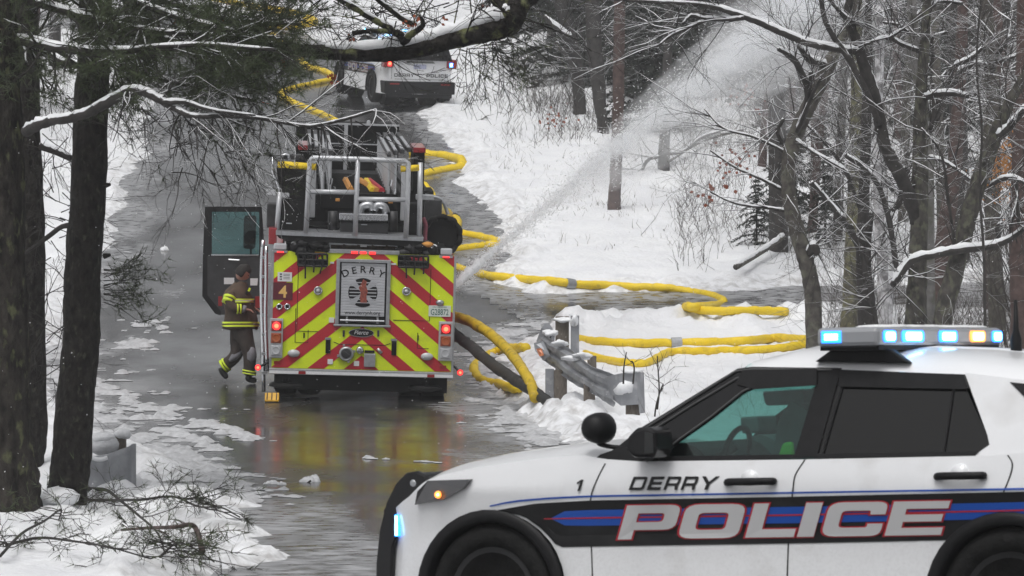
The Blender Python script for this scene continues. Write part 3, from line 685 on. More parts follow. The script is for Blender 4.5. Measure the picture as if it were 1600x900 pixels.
# push bumper in front of the grille
wpb = 0.20
poly = [(586, 960), (587, 880), (592, 830), (603, 785), (618, 755), (634, 739), (650, 736), (664, 742), (668, 752), (652, 768), (648, 789), (634, 812), (622, 835), (613, 856), (611, 960)]
pts = [pkS(x, y, 1, wpb) for x, y in poly]
q = MB(); q.prism(pts, (0, 0.05, 0)); q.prism([p + Vector((0, 1.55, 0)) for p in pts], (0, .05, 0))
for y_, r in ((748, .035), (800, .03), (880, .035)):
    v = pkS(590 + max(0, (800 - y_)) * .9, y_, 1, wpb); q.tube([(v.x + .05, wpb + .02, v.z), (v.x + .05, 1.78, v.z)], r, 8)
pb = q.build('push_bumper', M_blackgloss, suv, bevel=.012)
a, c = pkS(621, 804, 1, wpb - .008), pkS(621, 838, 1, wpb - .008)
q = MB(); q.tube([a, c], .016, 8); q.build('warning_light', M_eblue, pb); q = MB(); q.tube([a + Vector((0, -.009, -.006)), c + Vector((0, -.009, .006))], .010, 6); q.build('lamp_core', M_ecyan, pb)
q = MB(); cc = pkS(645, 755, 1, wpb - .004); q.lathe([(0, -.004), (.012, -.002), (.02, .002)], tuple(cc), 'y', 10); q.build('bolt', M_alu, pb)
# mirror, spotlight
v = lambda x, y, ww: pkS(x, y, 1, ww)
q = MB(); c = v(998, 694, -0.10)
q.add([], []); prof_ = [(974, 700), (980, 682), (994, 668), (1014, 667), (1024, 674), (1026, 700), (1020, 716), (990, 716)]
q.prism([v(x, y, -0.15) for x, y in rpoly(prof_, 5, 3)], (0, .22, 0)); mi = q.build('wing_mirror', M_blackgloss, suv, bevel=.02)
q = MB(); q.prism([v(x, y, -0.156) for x, y in ((1007, 674), (1020, 676), (1021, 708), (1007, 708))], (0, .004, 0)); q.build('mirror_glass', glass('mirror_glass', (0.10, 0.16, 0.16)), mi)
q = MB(); q.tube([v(1005, 705, 0.0), v(1012, 708, 0.10)], .05, 8); q.build('mirror_arm', M_black, mi)
q = MB(); cc = v(935, 669, 0.12); q.lathe([(0, -.10), (.05, -.095), (.075, -.06), (.085, 0), (.085, .05), (.078, .06), (0, .058)], tuple(cc), 'y', 24); spt = q.build('spotlight', M_black, suv, smooth=True)
q = MB(); q.tube(spline([v(935, 690, .13), v(938, 694, .13), v(955, 698, .13), v(985, 700, .16)], 4), .014, 6); q.build('spotlight_arm', M_black, spt, smooth=True)
panel([(925, 721), (938, 710), (985, 694), (1010, 690), (1010, 721)], 'mirror_base', M_black, off=0.02)
# interior
q = MB()
def inner(poly, ww, th, m, name='seat', r=0):
    z_ = MB(); z_.prism([pkS(x, y, 1, ww) for x, y in (rpoly(poly, r, 3) if r else poly)], (0, th, 0)); return z_.build(name, m, suv, bevel=.03)
inner([(1205, 720), (1215, 660), (1235, 625), (1262, 640), (1300, 720)], .42, .5, M_seat, 'seat', 8)
inner([(1190, 612), (1256, 608), (1256, 632), (1196, 634)], .5, .25, M_seat, 'headrest', 5)
inner([(1155, 652), (1184, 650), (1186, 676), (1158, 678)], 1.25, .26, M_seat, 'headrest', 5)
inner([(1140, 720), (1150, 690), (1190, 678), (1215, 690), (1225, 720)], 1.2, .5, M_seat, 'seat', 6)
inner([(1028, 722), (1040, 700), (1065, 690), (1090, 700), (1110, 722)], .35, 1.4, M_black, 'dashboard', 8)
inner([(1100, 722), (1105, 703), (1135, 700), (1140, 722)], .9, .3, M_seat, 'console', 4)
cc = pkS(1150, 697, 1, .5); q = MB(); q.tube([(cc.x + .04 * math.sin(t), cc.y + .16 * math.cos(t), cc.z - .04 + .14 * math.sin(t)) for t in np.linspace(0, 2 * math.pi, 22)], .016, 6); q.tube([cc + Vector((-.1, 0, -.06)), cc], .03, 6); q.build('steering_wheel', M_black, suv, smooth=True)
inner([(1222, 692), (1238, 690), (1240, 714), (1214, 714)], .25, .03, M_lime, 'seat_belt')
q = MB(); q.bbox((0.5, .25, .30), (3.9, 1.75, .46)); q.bbox((2.0, .3, .46), (2.15, 1.7, 1.30)); q.bbox((2.7, .3, .46), (2.95, 1.7, 1.2)); q.build('cabin_floor', M_seat, suv)
# light bar across the roof
ulb = 1.95; zl0 = 1.80
for _ in range(30): ulb += (pkS(1372, 526, 0, ulb).y - 0.13) * 0.4
wa, wb = 0.13, 1.95
zb_ = pkS(1440, 541, 0, ulb).z; zt_ = pkS(1440, 511, 0, ulb).z
LW = lambda px: wa + (px - 1372) / (1585 - 1372) * (wb - wa)
q = MB(); q.bbox((ulb - .35, wa, zb_), (ulb, wb, zt_)); lb = q.build('light_bar', mat('smoked_lens', (0.30, 0.31, 0.33), 0.18, coat=0.8), suv, bevel=.025)
q = MB(); q.bbox((ulb - .34, wa + .03, zb_ - .018), (ulb - .01, wb - .03, zb_ + .004)); q.build('bar_base', M_black, lb)
q = MB()
for wv in (wa + .16, wb - .16):
    q = MB(); q.prism([(ulb - .42, wv - .03, zb_ - .075), (ulb + .12, wv - .03, zb_ - .09), (ulb + .02, wv - .03, zb_ - .016), (ulb - .33, wv - .03, zb_ - .016)], (0, .06, 0)); q.build('mounting_foot', M_black, lb, bevel=.01)
def led(px0, px1, m, m2, name, end=False):
    zz0, zz1 = zb_ + .022, zt_ - .018
    if not end:
        a, c = LW(px0), LW(px1); hh = (zz1 - zz0) / 2; zm = (zz0 + zz1) / 2; hw_ = (c - a) / 2; wm = (a + c) / 2
        oval = lambda f, g: rpoly([(wm - hw_ * f, zm - hh * g), (wm + hw_ * f, zm - hh * g), (wm + hw_ * f, zm + hh * g), (wm - hw_ * f, zm + hh * g)], min(hw_ * f, hh * g) * .95, 5)
        q = MB(); q.prism([(ulb - .008, y_, z_) for y_, z_ in oval(1, 1)], (.014, 0, 0)); l_ = q.build(name, m, lb)
        q = MB(); q.prism([(ulb + .002, y_, z_) for y_, z_ in oval(.72, .72)], (.008, 0, 0)); q.build('led_core', m2, lb)
    else:
        a, c = pkS(px0, 524, 1, wa - .004).x, pkS(px1, 524, 1, wa - .004).x
        q = MB(); q.bbox((a, wa - .006, zz0), (c, wa + .01, zz1)); q.build(name, m, lb, bevel=.004)
        mg = (c - a) * .15; q = MB(); q.bbox((a + mg, wa - .009, zz0 + .014), (c - mg, wa, zz1 - .014)); q.build('led_core', m2, lb, bevel=.004)
ue0 = wa
led(1283, 1314, M_eblue, M_ecyan, 'led_module', True)
for a, c, k in ((1380, 1400, 0), (1410, 1446, 0), (1472, 1503, 0), (1526, 1553, 1), (1566, 1584, 0)):
    led(a, c, M_eamber if k else M_eblue, M_eambc if k else M_ecyan, 'led_module')
q = MB(); 
for i in range(9):
    t = i / 8; q.blob((ulb - .17, wa + .45 + t * (wb - wa - .55), zt_ + .002), (.13, .16, .013), i, .3, half=True)
q.build('snow_cap', M_snowcap, lb, smooth=True)
# antenna near the tail edge of the bar
ca = pkS(1588, 545, 1, 0.85); q = MB(); q.tube([ca + Vector((0, 0, -.06)), ca + Vector((0, 0, .05)), ca + Vector((0, 0, .10)), ca + Vector((0, 0, .26))], [.032, .030, .016, .009], 10); q.build('antenna', M_black, suv, smooth=True)
# tail details, seen on the copy
for s_ in (0, 1):
    y0 = .10 if s_ == 0 else 1.90; sg = 1 if s_ == 0 else -1
    q = MB(); q.bbox((3.80, y0 - sg * .035, .93), (4.05, y0 + sg * .22, 1.15)); tl = q.build('tail_lamp', M_redoff, suv, bevel=.03)
    q = MB(); q.bbox((4.0, y0 + sg * .06, .96), (4.06, y0 + sg * .17, 1.08)); q.build('lit_lamp', M_ered if s_ == 0 else M_eblue, tl, bevel=.02)
    if s_ == 0: q = MB(); q.lathe([(0, .014), (.035, .01), (.04, 0)], (4.06, y0 + sg * .115, 1.03), 'x', 10); q.build('bulb', M_eredc, tl)
    else: q = MB(); q.bbox((4.05, y0 + sg * .085, .98), (4.066, y0 + sg * .145, 1.06)); q.build('led_core', M_ecyan, tl)
    q = MB(); q.bbox((4.06, y0 + sg * .25 - .12, .52), (4.078, y0 + sg * .25 + .12, .555)); q.build('reflector', M_redoff, suv)
q = MB(); q.prism([(4.036, .62, 1.05), (4.036, .68, 1.10), (4.036, 1.32, 1.10), (4.036, 1.38, 1.05)], (.006, 0, 0)); q.build('tailgate_trim', mat('grey_trim', (.12, .125, .12), .5), suv)
q = MB(); q.bbox((4.036, .83, .91), (4.044, 1.15, 1.02)); q.build('licence_plate', mat('pale_blue_plate', (.42, .44, .58), .5, var=.2, vscale=30), suv)
def taillet(s_, w0, hgt, gap, z):
    x = w0
    for ch in s_:
        wd = hgt * (.35 if ch == 'I' else 1.05)
        put2d(MB(), GL[ch], lambda a, c: (4.048, x + a * wd, z + c * hgt)).build('letter', M_decalblack, suv); x += wd + gap
for w0 in (0,):
    taillet('DERRY', .34, .082, .018, .71); taillet('POLICE', 1.16, .082, .018, .71)
q = MB(); q.tube([(4.05, .35, .655), (4.052, 1.65, .655)], .005, 4); q.tube([(4.05, .27, .655), (4.05, .27, 1.1)], .004, 4); q.build('tailgate_seam', M_dark, suv)
def descend(o): return [c for c in o.children] 
def dup(o, parent=None, label=None, skip=()):
    c = o.copy(); COL.objects.link(c)
    if parent: c.parent = parent; c.matrix_parent_inverse = o.matrix_parent_inverse.copy()
    if label: c['label'] = label
    for ch in list(o.children):
        if ch.name.split('.')[0] not in skip: dup(ch, c, None, skip)
    return c
far = dup(suv, None, 'far white police utility vehicle seen from behind, parked up the hill road', ('antenna',))
Y3 = 101.5; b3 = R(18); pm = P(655, 166, Y3)
du3 = Vector((math.sin(b3), -math.cos(b3), 0)); dw3 = Vector((math.cos(b3), math.sin(b3), 0))
rot3 = Matrix((du3, dw3, (0, 0, 1))).transposed().to_4x4() @ Matrix.Rotation(R(7.5), 4, 'Y')
far.matrix_world = Matrix.Translation(pm) @ rot3 @ Matrix.Scale(1.1, 4) @ Matrix.Translation((-4.06, -1.0, 0.0))
suv['group'] = far['group'] = 'police utility vehicles'

# ------------------------------------------------------------------ fire truck
Y2 = 53.0; o2 = P(563, 628, Y2)
MT = Matrix.Translation(o2) @ Matrix.Rotation(R(3.2), 4, 'Z') @ Matrix.Rotation(R(5.2), 4, 'X') @ Matrix.Rotation(R(1.5), 4, 'Y')
pkT = picker(MT)
trk = thing('fire_truck', 'ladder fire truck stopped on the wet road, yellow and red chevron rear panel', 'fire truck', MT)
def T(px, py, yl=0.0): return pkT(px, py, 1, yl)
def part(name, m, fn, parent=trk, **k):
    q = MB(); fn(q); return q.build(name, m, parent, **k)
XL_, XR_, ZB_, ZT_ = -1.275, 1.275, .455, 2.10
part('body', [M_truckred, M_dark], lambda q: (q.bbox((XL_, 0.02, ZB_ + .1), (XR_, 5.6, 2.08)), q.bbox((-1.22, .12, .14), (1.22, 6, ZB_ + .1), 1), q.bbox((-1.15, 5.55, 2.08), (1.15, 6.7, 2.72), 1)), bevel=.01)
part('rear_panel', M_yel, lambda q: q.bbox((XL_, -0.012, ZB_), (XR_, 0.02, ZT_)))
part('corner_trim', M_alu, lambda q: q.bbox((XL_ - .02, -.018, ZB_), (XL_ + .012, .05, ZT_)))
part('corner_trim', M_alu, lambda q: q.bbox((XR_ - .012, -.018, ZB_), (XR_ + .02, .05, ZT_)))
def clip(poly, ax, val, keep):
    out = []
    for i in range(len(poly)):
        a, c = poly[i], poly[(i + 1) % len(poly)]; ia = (a[ax] - val) * keep >= 0; ic = (c[ax] - val) * keep >= 0
        if ia: out.append(a)
        if ia != ic: t = (val - a[ax]) / (c[ax] - a[ax]); out.append((a[0] + (c[0] - a[0]) * t, a[1] + (c[1] - a[1]) * t))
    return out
for k in range(-1, 7):
    for sg in (-1, 1):
        z0 = .883 + .414 * k; z1 = z0 + .189; X_ = 1.4
        poly = [(0, z0), (0, z1), (sg * X_, z1 - .81 * X_), (sg * X_, z0 - .81 * X_)]
        for ax, val, kp in ((0, XL_ + .012, 1), (0, XR_ - .012, -1), (1, ZB_ + .005, 1), (1, ZT_ - .005, -1)):
            if poly: poly = clip(poly, ax, val, kp)
        if len(poly) > 2 and abs(area(poly)) > .002: part('chevron_stripe', M_chev, lambda q: q.prism([(x, -0.0155, z) for x, z in poly], (0, .003, 0)))
# compartment door seams
for pts in ([(-.92, 1.46), (-.92, .98), (-.62, .98)], [(-.92, 1.9), (-.92, 1.46)], [(.94, 1.9), (.94, 1.17), (.43, 1.17)], [(-.94, 1.3), (-.94, .82), (-.76, .82), (-.76, 1.0)], [(.78, 1.0), (.78, .78), (.94, .78)], [(-.4, .84), (-.32, .81), (.32, .81), (.4, .84)]):
    part('panel_seam', M_dark, lambda q: q.tube([(x, -.0165, z) for x, z in pts], .0045, 4))
# bumper rail, underside, wheels
part('tailboard', M_alu, lambda q: q.bbox((XL_ - .02, -.06, ZB_ - .085), (XR_ + .02, .02, ZB_ - .004)), bevel=.008)
part('tailboard_lip', M_white, lambda q: q.bbox((XL_ - .015, -.068, ZB_ - .075), (XR_ + .015, -.058, ZB_ - .035)))
for x in (-.83, .98): part('marker', M_redoff, lambda q: q.bbox((x - .05, -.072, ZB_ - .075), (x + .05, -.06, ZB_ - .035)))
part('mud_flap', M_dark, lambda q: q.bbox((-1.20, 0.35, .12), (-.55, .38, ZB_)))
part('mud_flap', M_dark, lambda q: q.bbox((.55, 0.35, .12), (1.20, .38, ZB_)))
part('axle', M_dark, lambda q: (q.tube([(-1.1, 1.5, .48), (1.1, 1.5, .48)], .12, 10), q.blob((0, 1.5, .46), (.28, .28, .28), 3, .05)))
part('frame_rail', M_dark, lambda q: (q.bbox((-.45, .1, .34), (-.33, 9, .55)), q.bbox((.33, .1, .34), (.45, 9, .55)), q.bbox((-1.15, .06, .30), (1.15, .22, .44))))
for x in (-1.05, -.72, .72, 1.05):
    for yy in ((1.0, 8.6) if abs(x) > 1 else (1.0,)):
        wh = part('wheel', M_rubber, lambda q: q.lathe([(.30, -.15), (.49, -.16), (.54, -.11), (.54, .11), (.49, .16), (.30, .15)], (x, yy, .52), 'x', 32), smooth=True)
        part('rim', M_rim, lambda q: q.lathe([(0, .10), (.12, .09), (.29, .03), (.305, .13)], (x, yy, .525), 'x', 20), wh)
for px in (447, 664):
    v = T(px, 601 + (px - 447) * .02, .05); part('stabiliser_pad', M_dark, lambda q: q.lathe([(0, .02), (.21, .02), (.235, .0), (.24, -.03), (.16, -.05), (0, -.05)], (v.x, .14, v.z), 'z', 24))
    part('stabiliser_leg', M_dark, lambda q: q.tube([(v.x, .14, v.z), (v.x, .14, .5)], .06, 8))
# central shutter
c0, c1 = T(526, 404, -.02), T(608, 508, -.02); x0, x1, zt, zb = c0.x, c1.x, c0.z, c1.z
fr_ = part('shutter_frame', M_alu, lambda q: (q.bbox((x0, -.06, zb), (x0 + .05, -.012, zt)), q.bbox((x1 - .05, -.06, zb), (x1, -.012, zt)), q.bbox((x0 + .05, -.06, zt - .045), (x1 - .05, -.012, zt)), q.bbox((x0 - .02, -.065, zb - .03), (x1 + .02, -.012, zb - .002))), bevel=.006)
part('shutter_recess', M_dark, lambda q: q.bbox((x0 + .05, -.020, zb), (x1 - .05, -.013, zt - .045)), fr_)
n = 19; zs0 = zb + .115; hz = (zt - .055 - zs0) / n
for i in range(n):
    part('slat', M_shut, lambda q: q.prism([(x0 + .075, -.030, zs0 + i * hz + .002), (x0 + .075, -.0325, zs0 + i * hz + .006), (x0 + .075, -.0325, zs0 + (i + 1) * hz - .004), (x0 + .075, -.030, zs0 + (i + 1) * hz - .001), (x0 + .075, -.022, zs0 + (i + 1) * hz - .001), (x0 + .075, -.022, zs0 + i * hz + .002)], (x1 - x0 - .15, 0, 0)), fr_)
part('lift_bar', M_chrome, lambda q: (q.tube([(x0 + .07, -.05, zb + .055), (x1 - .07, -.05, zb + .055)], .018, 8), q.bbox((x0 + .15, -.055, zb + .02), (x0 + .18, -.03, zb + .11)), q.bbox((x1 - .18, -.055, zb + .02), (x1 - .15, -.03, zb + .11))), fr_)
def word(s_, cx, z, hgt, m, y=-.036, parent=trk, wid=None):
    g = TX[s_]; a, c, e, f = ext(g); k = hgt / .72 if wid is None else wid / (c - a); kx = k if wid is None else wid / (c - a); kz = hgt / .72
    return put2d(MB(), g, lambda x, yy: (cx + (x - (a + c) / 2) * kx, y, z + yy * kz)).build('lettering', m, parent)
xm = (x0 + x1) / 2
for ch, a in zip('DERRY', (-25, -12.5, 0, 12.5, 25)):
    g = TX[ch]; e = ext(g); cx = (e[0] + e[1]) / 2; t = R(a); rr = .55; zc = T(567, 421).z - rr - .045
    def fn(x, y, t=t, cx=cx): x = (x - cx) * .138 * 1.1; y = y * .138; return (xm + (rr + y) * math.sin(t) + x * math.cos(t), -.036, zc + (rr + y) * math.cos(t) - x * math.sin(t))
    put2d(MB(), g, fn).build('lettering', M_black, fr_)
word('www.derrynh.org', xm, T(567, 491).z, .052, M_black, parent=fr_, wid=.50)
# round emblem: black cross-shaped badge with a red figure strip
ez = T(567, 457).z; er = .205
def sector(a0, a1, r0, r1, n=8): return [(r1 * math.cos(t), r1 * math.sin(t)) for t in np.linspace(a0, a1, n)] + [(r0 * math.cos(t), r0 * math.sin(t)) for t in np.linspace(a1, a0, 4)]
for k in range(4):
    a = math.pi / 4 + k * math.pi / 2 + math.pi / 4
    part('emblem_arm', M_black, lambda q: q.prism([(xm + x, -.034, ez + z) for x, z in sector(a - .56, a + .56, .04, er)], (0, -.0015, 0)), fr_)
for i in range(-3, 4): part('emblem_line', M_shut, lambda q: q.bbox((xm - .19, -.0375, ez + i * .047 - .007), (xm + .19, -.0358, ez + i * .047 + .007)), fr_)
part('emblem_figure', mat('emblem_red', (.26, .06, .04), .5, var=.4, vscale=30), lambda q: q.prism([(xm + x, -.0385, ez + z) for x, z in [(-.03, -.14), (.06, -.14), (.05, -.05), (.07, .02), (.04, .10), (.05, .16), (.0, .19), (-.03, .12), (-.06, .07), (-.03, .0), (-.04, -.08)]], (0, -.001, 0)), fr_)
# plates and signs
def plate(name, px0, py0, px1, py1, m, y=-.018, th=.008, parent=trk, bevel=0):
    a, c = T(px0, py0, y), T(px1, py1, y); return part(name, m, lambda q: q.bbox((a.x, y - th, c.z), (c.x, y, a.z)), parent, bevel=bevel), (a.x + c.x) / 2, (a.z + c.z) / 2
p_, cx, cz = plate('number_plate', 427, 441, 457, 469, M_maroon); word('4', cx, cz - .085, .17, M_gold, -.0265, p_)
p_, cx, cz = plate('warning_sign', 434, 425, 456, 440, M_sign); part('pictogram', M_darkgrey, lambda q: [q.bbox((cx - .07 , -.0275, cz + dz - .01), (cx - .04 + .0 * dz, -.026, cz + dz + .012)) for dz in (-.035, .0, .035)] + [q.bbox((cx - .02, -.0275, cz + dz), (cx + .07, -.026, cz + dz + .006)) for dz in (-.03, -.01, .015, .035)], p_)
p_, cx, cz = plate('licence_plate', 670, 477, 704, 495, M_plate); word('G28872', cx, cz - .055, .085, M_platetxt, -.0265, p_, .25); word('NEW HAMPSHIRE', cx, cz + .045, .02, M_platetxt, -.0265, p_, .2)
part('plate_lamp', M_alu, lambda q: q.blob((cx, -.03, cz + .12), (.06, .03, .04), 2, .05), smooth=True)
plate('label', 512, 561, 520, 569, M_sign); plate('label', 553, 564, 561, 572, M_sign); plate('label', 516, 409, 522, 412, M_sign); plate('label', 611, 411, 619, 414, M_sign); plate('label', 514, 496, 522, 504, M_sign)
plate('grab_recess', 509, 530, 516, 552, M_dark, -.016, .02, bevel=.006); plate('grab_recess', 612, 532, 619, 555, M_dark, -.016, .02, bevel=.006)
plate('grab_trim', 508, 527, 517, 531, M_chrome, -.016, .02); plate('grab_trim', 611, 529, 620, 533, M_chrome, -.016, .02)
p_, cx, cz = plate('grey_box', 569, 552, 586, 573, M_alu, -.016, .05, bevel=.008); plate('box_hinge', 570, 547, 585, 551, M_black, -.016, .04)
plate('marker', 428, 564, 438, 569, M_redoff); plate('marker', 687, 571, 697, 576, M_redoff)
for px in (537, 591): plate('latch', px - 1.5, 516, px + 1.5, 526, M_darkgrey, -.016, .015)
for px, py in ((475, 524), (653, 528)): plate('latch', px - 1, py - 4, px + 1, py + 4, M_black, -.016, .012)
# tail lamp stacks
for px0, px1, py0 in ((422, 441, 497), (686, 706, 502)):
    p_, cx, cz = plate('lamp_housing', px0, py0, px1, py0 + 62, M_tube, -.014, .045, bevel=.008); hw = .073
    for i, (m, nm) in enumerate(((M_ered, 'brake_lamp'), (M_amberoff, 'turn_lamp'), (M_lens, 'reverse_lamp'))):
        z = cz + .175 - i * .172
        l_ = part(nm, M_redoff if i == 0 else m, lambda q: q.bbox((cx - hw, -.075, z - .072), (cx + hw, -.055, z + .072)), p_, bevel=.012)
        if i == 0: part('lit_lens', M_ered, lambda q: q.lathe([(0, -.012), (.05, -.008), (.062, .006)], (cx, -.077, z), 'y', 16), p_); part('bulb', M_eredc, lambda q: q.lathe([(0, -.012), (.028, -.008), (.036, .006)], (cx, -.085, z), 'y', 14), p_)
        else: part('reflector', M_lens if i == 2 else mat('amber_ring', (.4, .10, .03), .3), lambda q: q.lathe([(.03, -.004), (.055, -.010), (.06, .004)], (cx, -.077, z), 'y', 16), p_)
# oval lamps, knobs, inlet
def disc(name, px, py, r, m, prof=None, y=-.02, parent=trk, sx=1):
    v = T(px, py, y); return part(name, m, lambda q: (q.lathe(prof or [(0, -.05), (r * .8, -.045), (r, -.02), (r, .01)], (0, 0, 0), 'y', 20), q.__setattr__('v', [(v.x + a * sx, v.y + c, v.z + e) for a, c, e in q.v])), parent, smooth=True)
for px, py in ((459, 552), (667, 557)): disc('warning_lamp', px, py, .055, M_lens, None, sx=1.6)
for px, py in ((497, 454), (635, 455)): s_ = disc('scene_lamp', px, py, .062, M_chrome, [(.062, .01), (.062, -.03), (.045, -.035), (.04, -.02), (0, -.02)]); disc('lamp_lens', px, py, .03, M_lens, [(0, -.05), (.03, -.04), (.035, -.02)], parent=s_)
for px, py in ((436.5, 479), (449, 479)): s_ = disc('socket', px, py, .042, M_chrome, [(.045, .01), (.045, -.02), (.028, -.025), (.026, -.01), (0, -.01)]); disc('socket_core', px, py, .02, M_dark, [(0, -.02), (.024, -.018), (.026, 0)], parent=s_)
s_ = disc('pump_inlet', 541, 552.5, .105, M_alu, [(.105, .01), (.105, -.05), (.09, -.07), (.075, -.07), (.07, -.05), (0, -.05)])
v = T(541, 552.5, -.08); part('inlet_cap', M_darkgrey, lambda q: (q.lathe([(0, -.02), (.065, -.015), (.07, .03)], tuple(v), 'y', 18), q.box((v.x, v.y - .03, v.z), (.11, .03, .03), rot=Matrix.Rotation(R(35), 3, 'Y'))), s_)
for a in range(4): t = a * math.pi / 2 + .3; part('inlet_lug', M_alu, lambda q: q.box((v.x + .118 * math.cos(t), v.y + .03, v.z + .118 * math.sin(t)), (.03, .05, .03)), s_)
disc('fill_cap', 562.5, 547, .055, M_chrome, [(.055, .01), (.05, -.03), (.035, -.04), (0, -.035)])
v = T(593, 548.5, -.03); part('drain_handle', M_alu, lambda q: q.tube([(v.x - .03, -.03, v.z + .035), (v.x + .03, -.035, v.z - .03)], .022, 8), smooth=True)
v = T(564.5, 520, -.02); lo_ = part('maker_badge', M_black, lambda q: (q.lathe([(0, -.012), (.16, -.010), (.172, .0)], (0, 0, 0), 'y', 28), q.__setattr__('v', [(v.x + a, v.y + c, v.z + e * .33) for a, c, e in q.v])))
part('badge_rim', M_chrome, lambda q: q.tube([(v.x + .172 * math.cos(t), v.y - .006, v.z + .057 * math.sin(t)) for t in np.linspace(0, 2 * math.pi, 30)], .006, 5), lo_); word('Pierce', v.x, v.z - .022, .06, M_silver, -.034, lo_, .2)
for px, py, d in ((403, 574, -1), (719, 582, 1)):
    v = T(px, py, 0.0); mk = part('marker_lamp', M_black, lambda q: (q.tube(spline([(d * 1.26, .05, v.z + .11), (d * 1.33, .03, v.z + .06), (v.x - d * .02, 0, v.z + .01)], 4), .016, 6), q.lathe([(0, .03), (.042, .03), (.045, 0), (.03, -.02)], (v.x, .0, v.z), 'y', 12)))
    part('lit_lens', M_ered, lambda q: q.lathe([(0, -.025), (.034, -.02), (.042, .0)], (v.x, -.012, v.z), 'y', 12), mk); part('bulb', M_eredc, lambda q: q.lathe([(0, -.02), (.018, -.015), (.022, .0)], (v.x, -.026, v.z), 'y', 10), mk)
# top edge: tread plate strip, red markers, baskets, work lamps, roof lamps
a, c = T(511, 391, .0), T(624, 398, .0)
part('top_strip', M_alu, lambda q: q.bbox((a.x, -.03, c.z - .0), (c.x, .12, a.z + .02)), bevel=.004)
for px, py in ((554, 394.5), (567.5, 395), (582, 395.5)): plate('marker_lamp', px - 5, py - 2, px + 5, py + 2, M_ered, -.031, .012)
a, c = T(514, 379, .0), T(621, 394, .0)
bd = part('hose_tray', M_brown, lambda q: q.bbox((a.x + .03, .14, c.z), (c.x - .03, .5, a.z - .03)))
part('tray_rail', M_alu, lambda q: (q.bbox((a.x, .1, a.z - .035), (c.x, .16, a.z)), q.bbox((a.x, .1, c.z), (a.x + .03, .16, a.z - .035)), q.bbox((c.x - .03, .1, c.z), (c.x, .16, a.z - .035))), bd)
for i in range(9): part('folded_hose', M_brown, lambda q: q.tube([(a.x + .1 + i * .10, .13, c.z + .05 + .03 * (i % 2)), (a.x + .16 + i * .10, .13, c.z + .06)], .035, 6), bd)
plate('white_tag', 563, 381, 573, 386, M_sign, .09, .01)
for px0, py0, px1, py1, seed in ((466, 396, 511, 416, 1), (623, 399, 669, 418, 2)):
    a, c = T(px0, py0, -.1), T(px1, py1, -.1); rng = random.Random(seed)
    bk = part('equipment_basket', M_black, lambda q: (q.bbox((a.x + .01, -.10, c.z + .01), (c.x - .01, -.03, c.z + .07)), [q.tube([(a.x, -.12, z), (c.x, -.12, z)], .018, 6) for z in (c.z, (a.z + c.z) / 2, a.z)], [q.tube([(a.x + (c.x - a.x) * i / 6, -.12, c.z), (a.x + (c.x - a.x) * i / 6, -.12, a.z)], .014, 5) for i in range(7)], [q.bbox((x_, -.12, c.z), (x_ + .015, .3, a.z)) for x_ in (a.x, c.x - .015)]))
    for i in range(12):
        px = a.x + (c.x - a.x) * rng.random(); z = a.z - .05 + rng.random() * .22
        part('packed_gear', rng.choice([M_black, M_darkgrey, M_dark, M_rubber] if seed == 1 else [M_orangeleather, M_brown, M_black, M_darkgrey]), lambda q: q.blob((px, -.03 + rng.random() * .1, z), (.05 + rng.random() * .08, .08, .03 + rng.random() * .05), i, .3), bk, smooth=True)
    for i in range(3):
        px = a.x + (c.x - a.x) * (.2 + .3 * i); part('hanging_strap', M_black, lambda q: q.tube(spline([(px, -.13, a.z), (px + .02, -.14, c.z + .04), (px + rng.uniform(-.03, .05), -.14, c.z - rng.uniform(.03, .18))], 4), .012, 5), bk)
for px, py in ((461, 385.5), (676, 390)):
    v = T(px, py, .05); wl = part('work_lamp', M_black, lambda q: (q.lathe([(.068, -.09), (.072, -.05), (.06, .0), (.03, .04), (0, .05)], tuple(v), 'y', 18), q.tube([(v.x, v.y, v.z - .16), (v.x, v.y, v.z - .05)], .02, 6)), smooth=True)
    part('lamp_glass', M_lens, lambda q: q.lathe([(0, -.085), (.06, -.083), (.066, -.07)], tuple(v), 'y', 16), wl); part('lamp_snow', M_snowcap, lambda q: q.blob((v.x, v.y - .02, v.z + .05), (.065, .07, .03), 3, .1), wl, smooth=True)
for px0, px1, py0 in ((428, 448, 379), (688, 706, 387)):
    p_, cx, cz = plate('roof_lamp', px0, py0, px1, py0 + 11, M_lens, .1, .12, bevel=.02); plate('lamp_base', px0 - 2, py0 + 11, px1 + 1, py0 + 15, M_alu, .1, .14); plate('marker_lamp', (px0 + px1) / 2 - 5, py0 + 13.5, (px0 + px1) / 2 + 5, py0 + 16, M_ered, -.045, .01)
# work platform at the rear
yp = -.05
def rail(name, pts, r=.040, m=M_tube, yl=yp, n=8): return part(name, m, lambda q: q.tube([tuple(T(x, y, yl)) for x, y in pts], r, n), bk2, smooth=True)
bk2 = part('work_platform', [M_alu, M_dark], lambda q: (q.prism([tuple(T(x, y, yp)) for x, y in ((431, 361), (662, 371), (661, 377), (431, 367))], (0, 1.2, 0)), q.prism([tuple(T(x, y, yp + .02)) for x, y in ((432, 367), (660, 377), (655, 386), (448, 376), (436, 372))], (0, 1.1, 0), 1)))
rail('guard_rail', rpoly([(478, 364), (484, 246), (637, 252), (634, 372)], 7, 4)[:], .042) if False else rail('guard_rail', [(478, 364), (482, 290), (484, 251), (488, 246.5), (560, 248.5), (633, 251.5), (638, 255), (637, 300), (634, 372)], .037)
rail('guard_rail', [(559, 249), (557, 310), (555, 369)], .035); rail('guard_rail', [(482, 299), (555, 300.5)], .034); rail('guard_rail', [(557, 311), (636, 312)], .034)
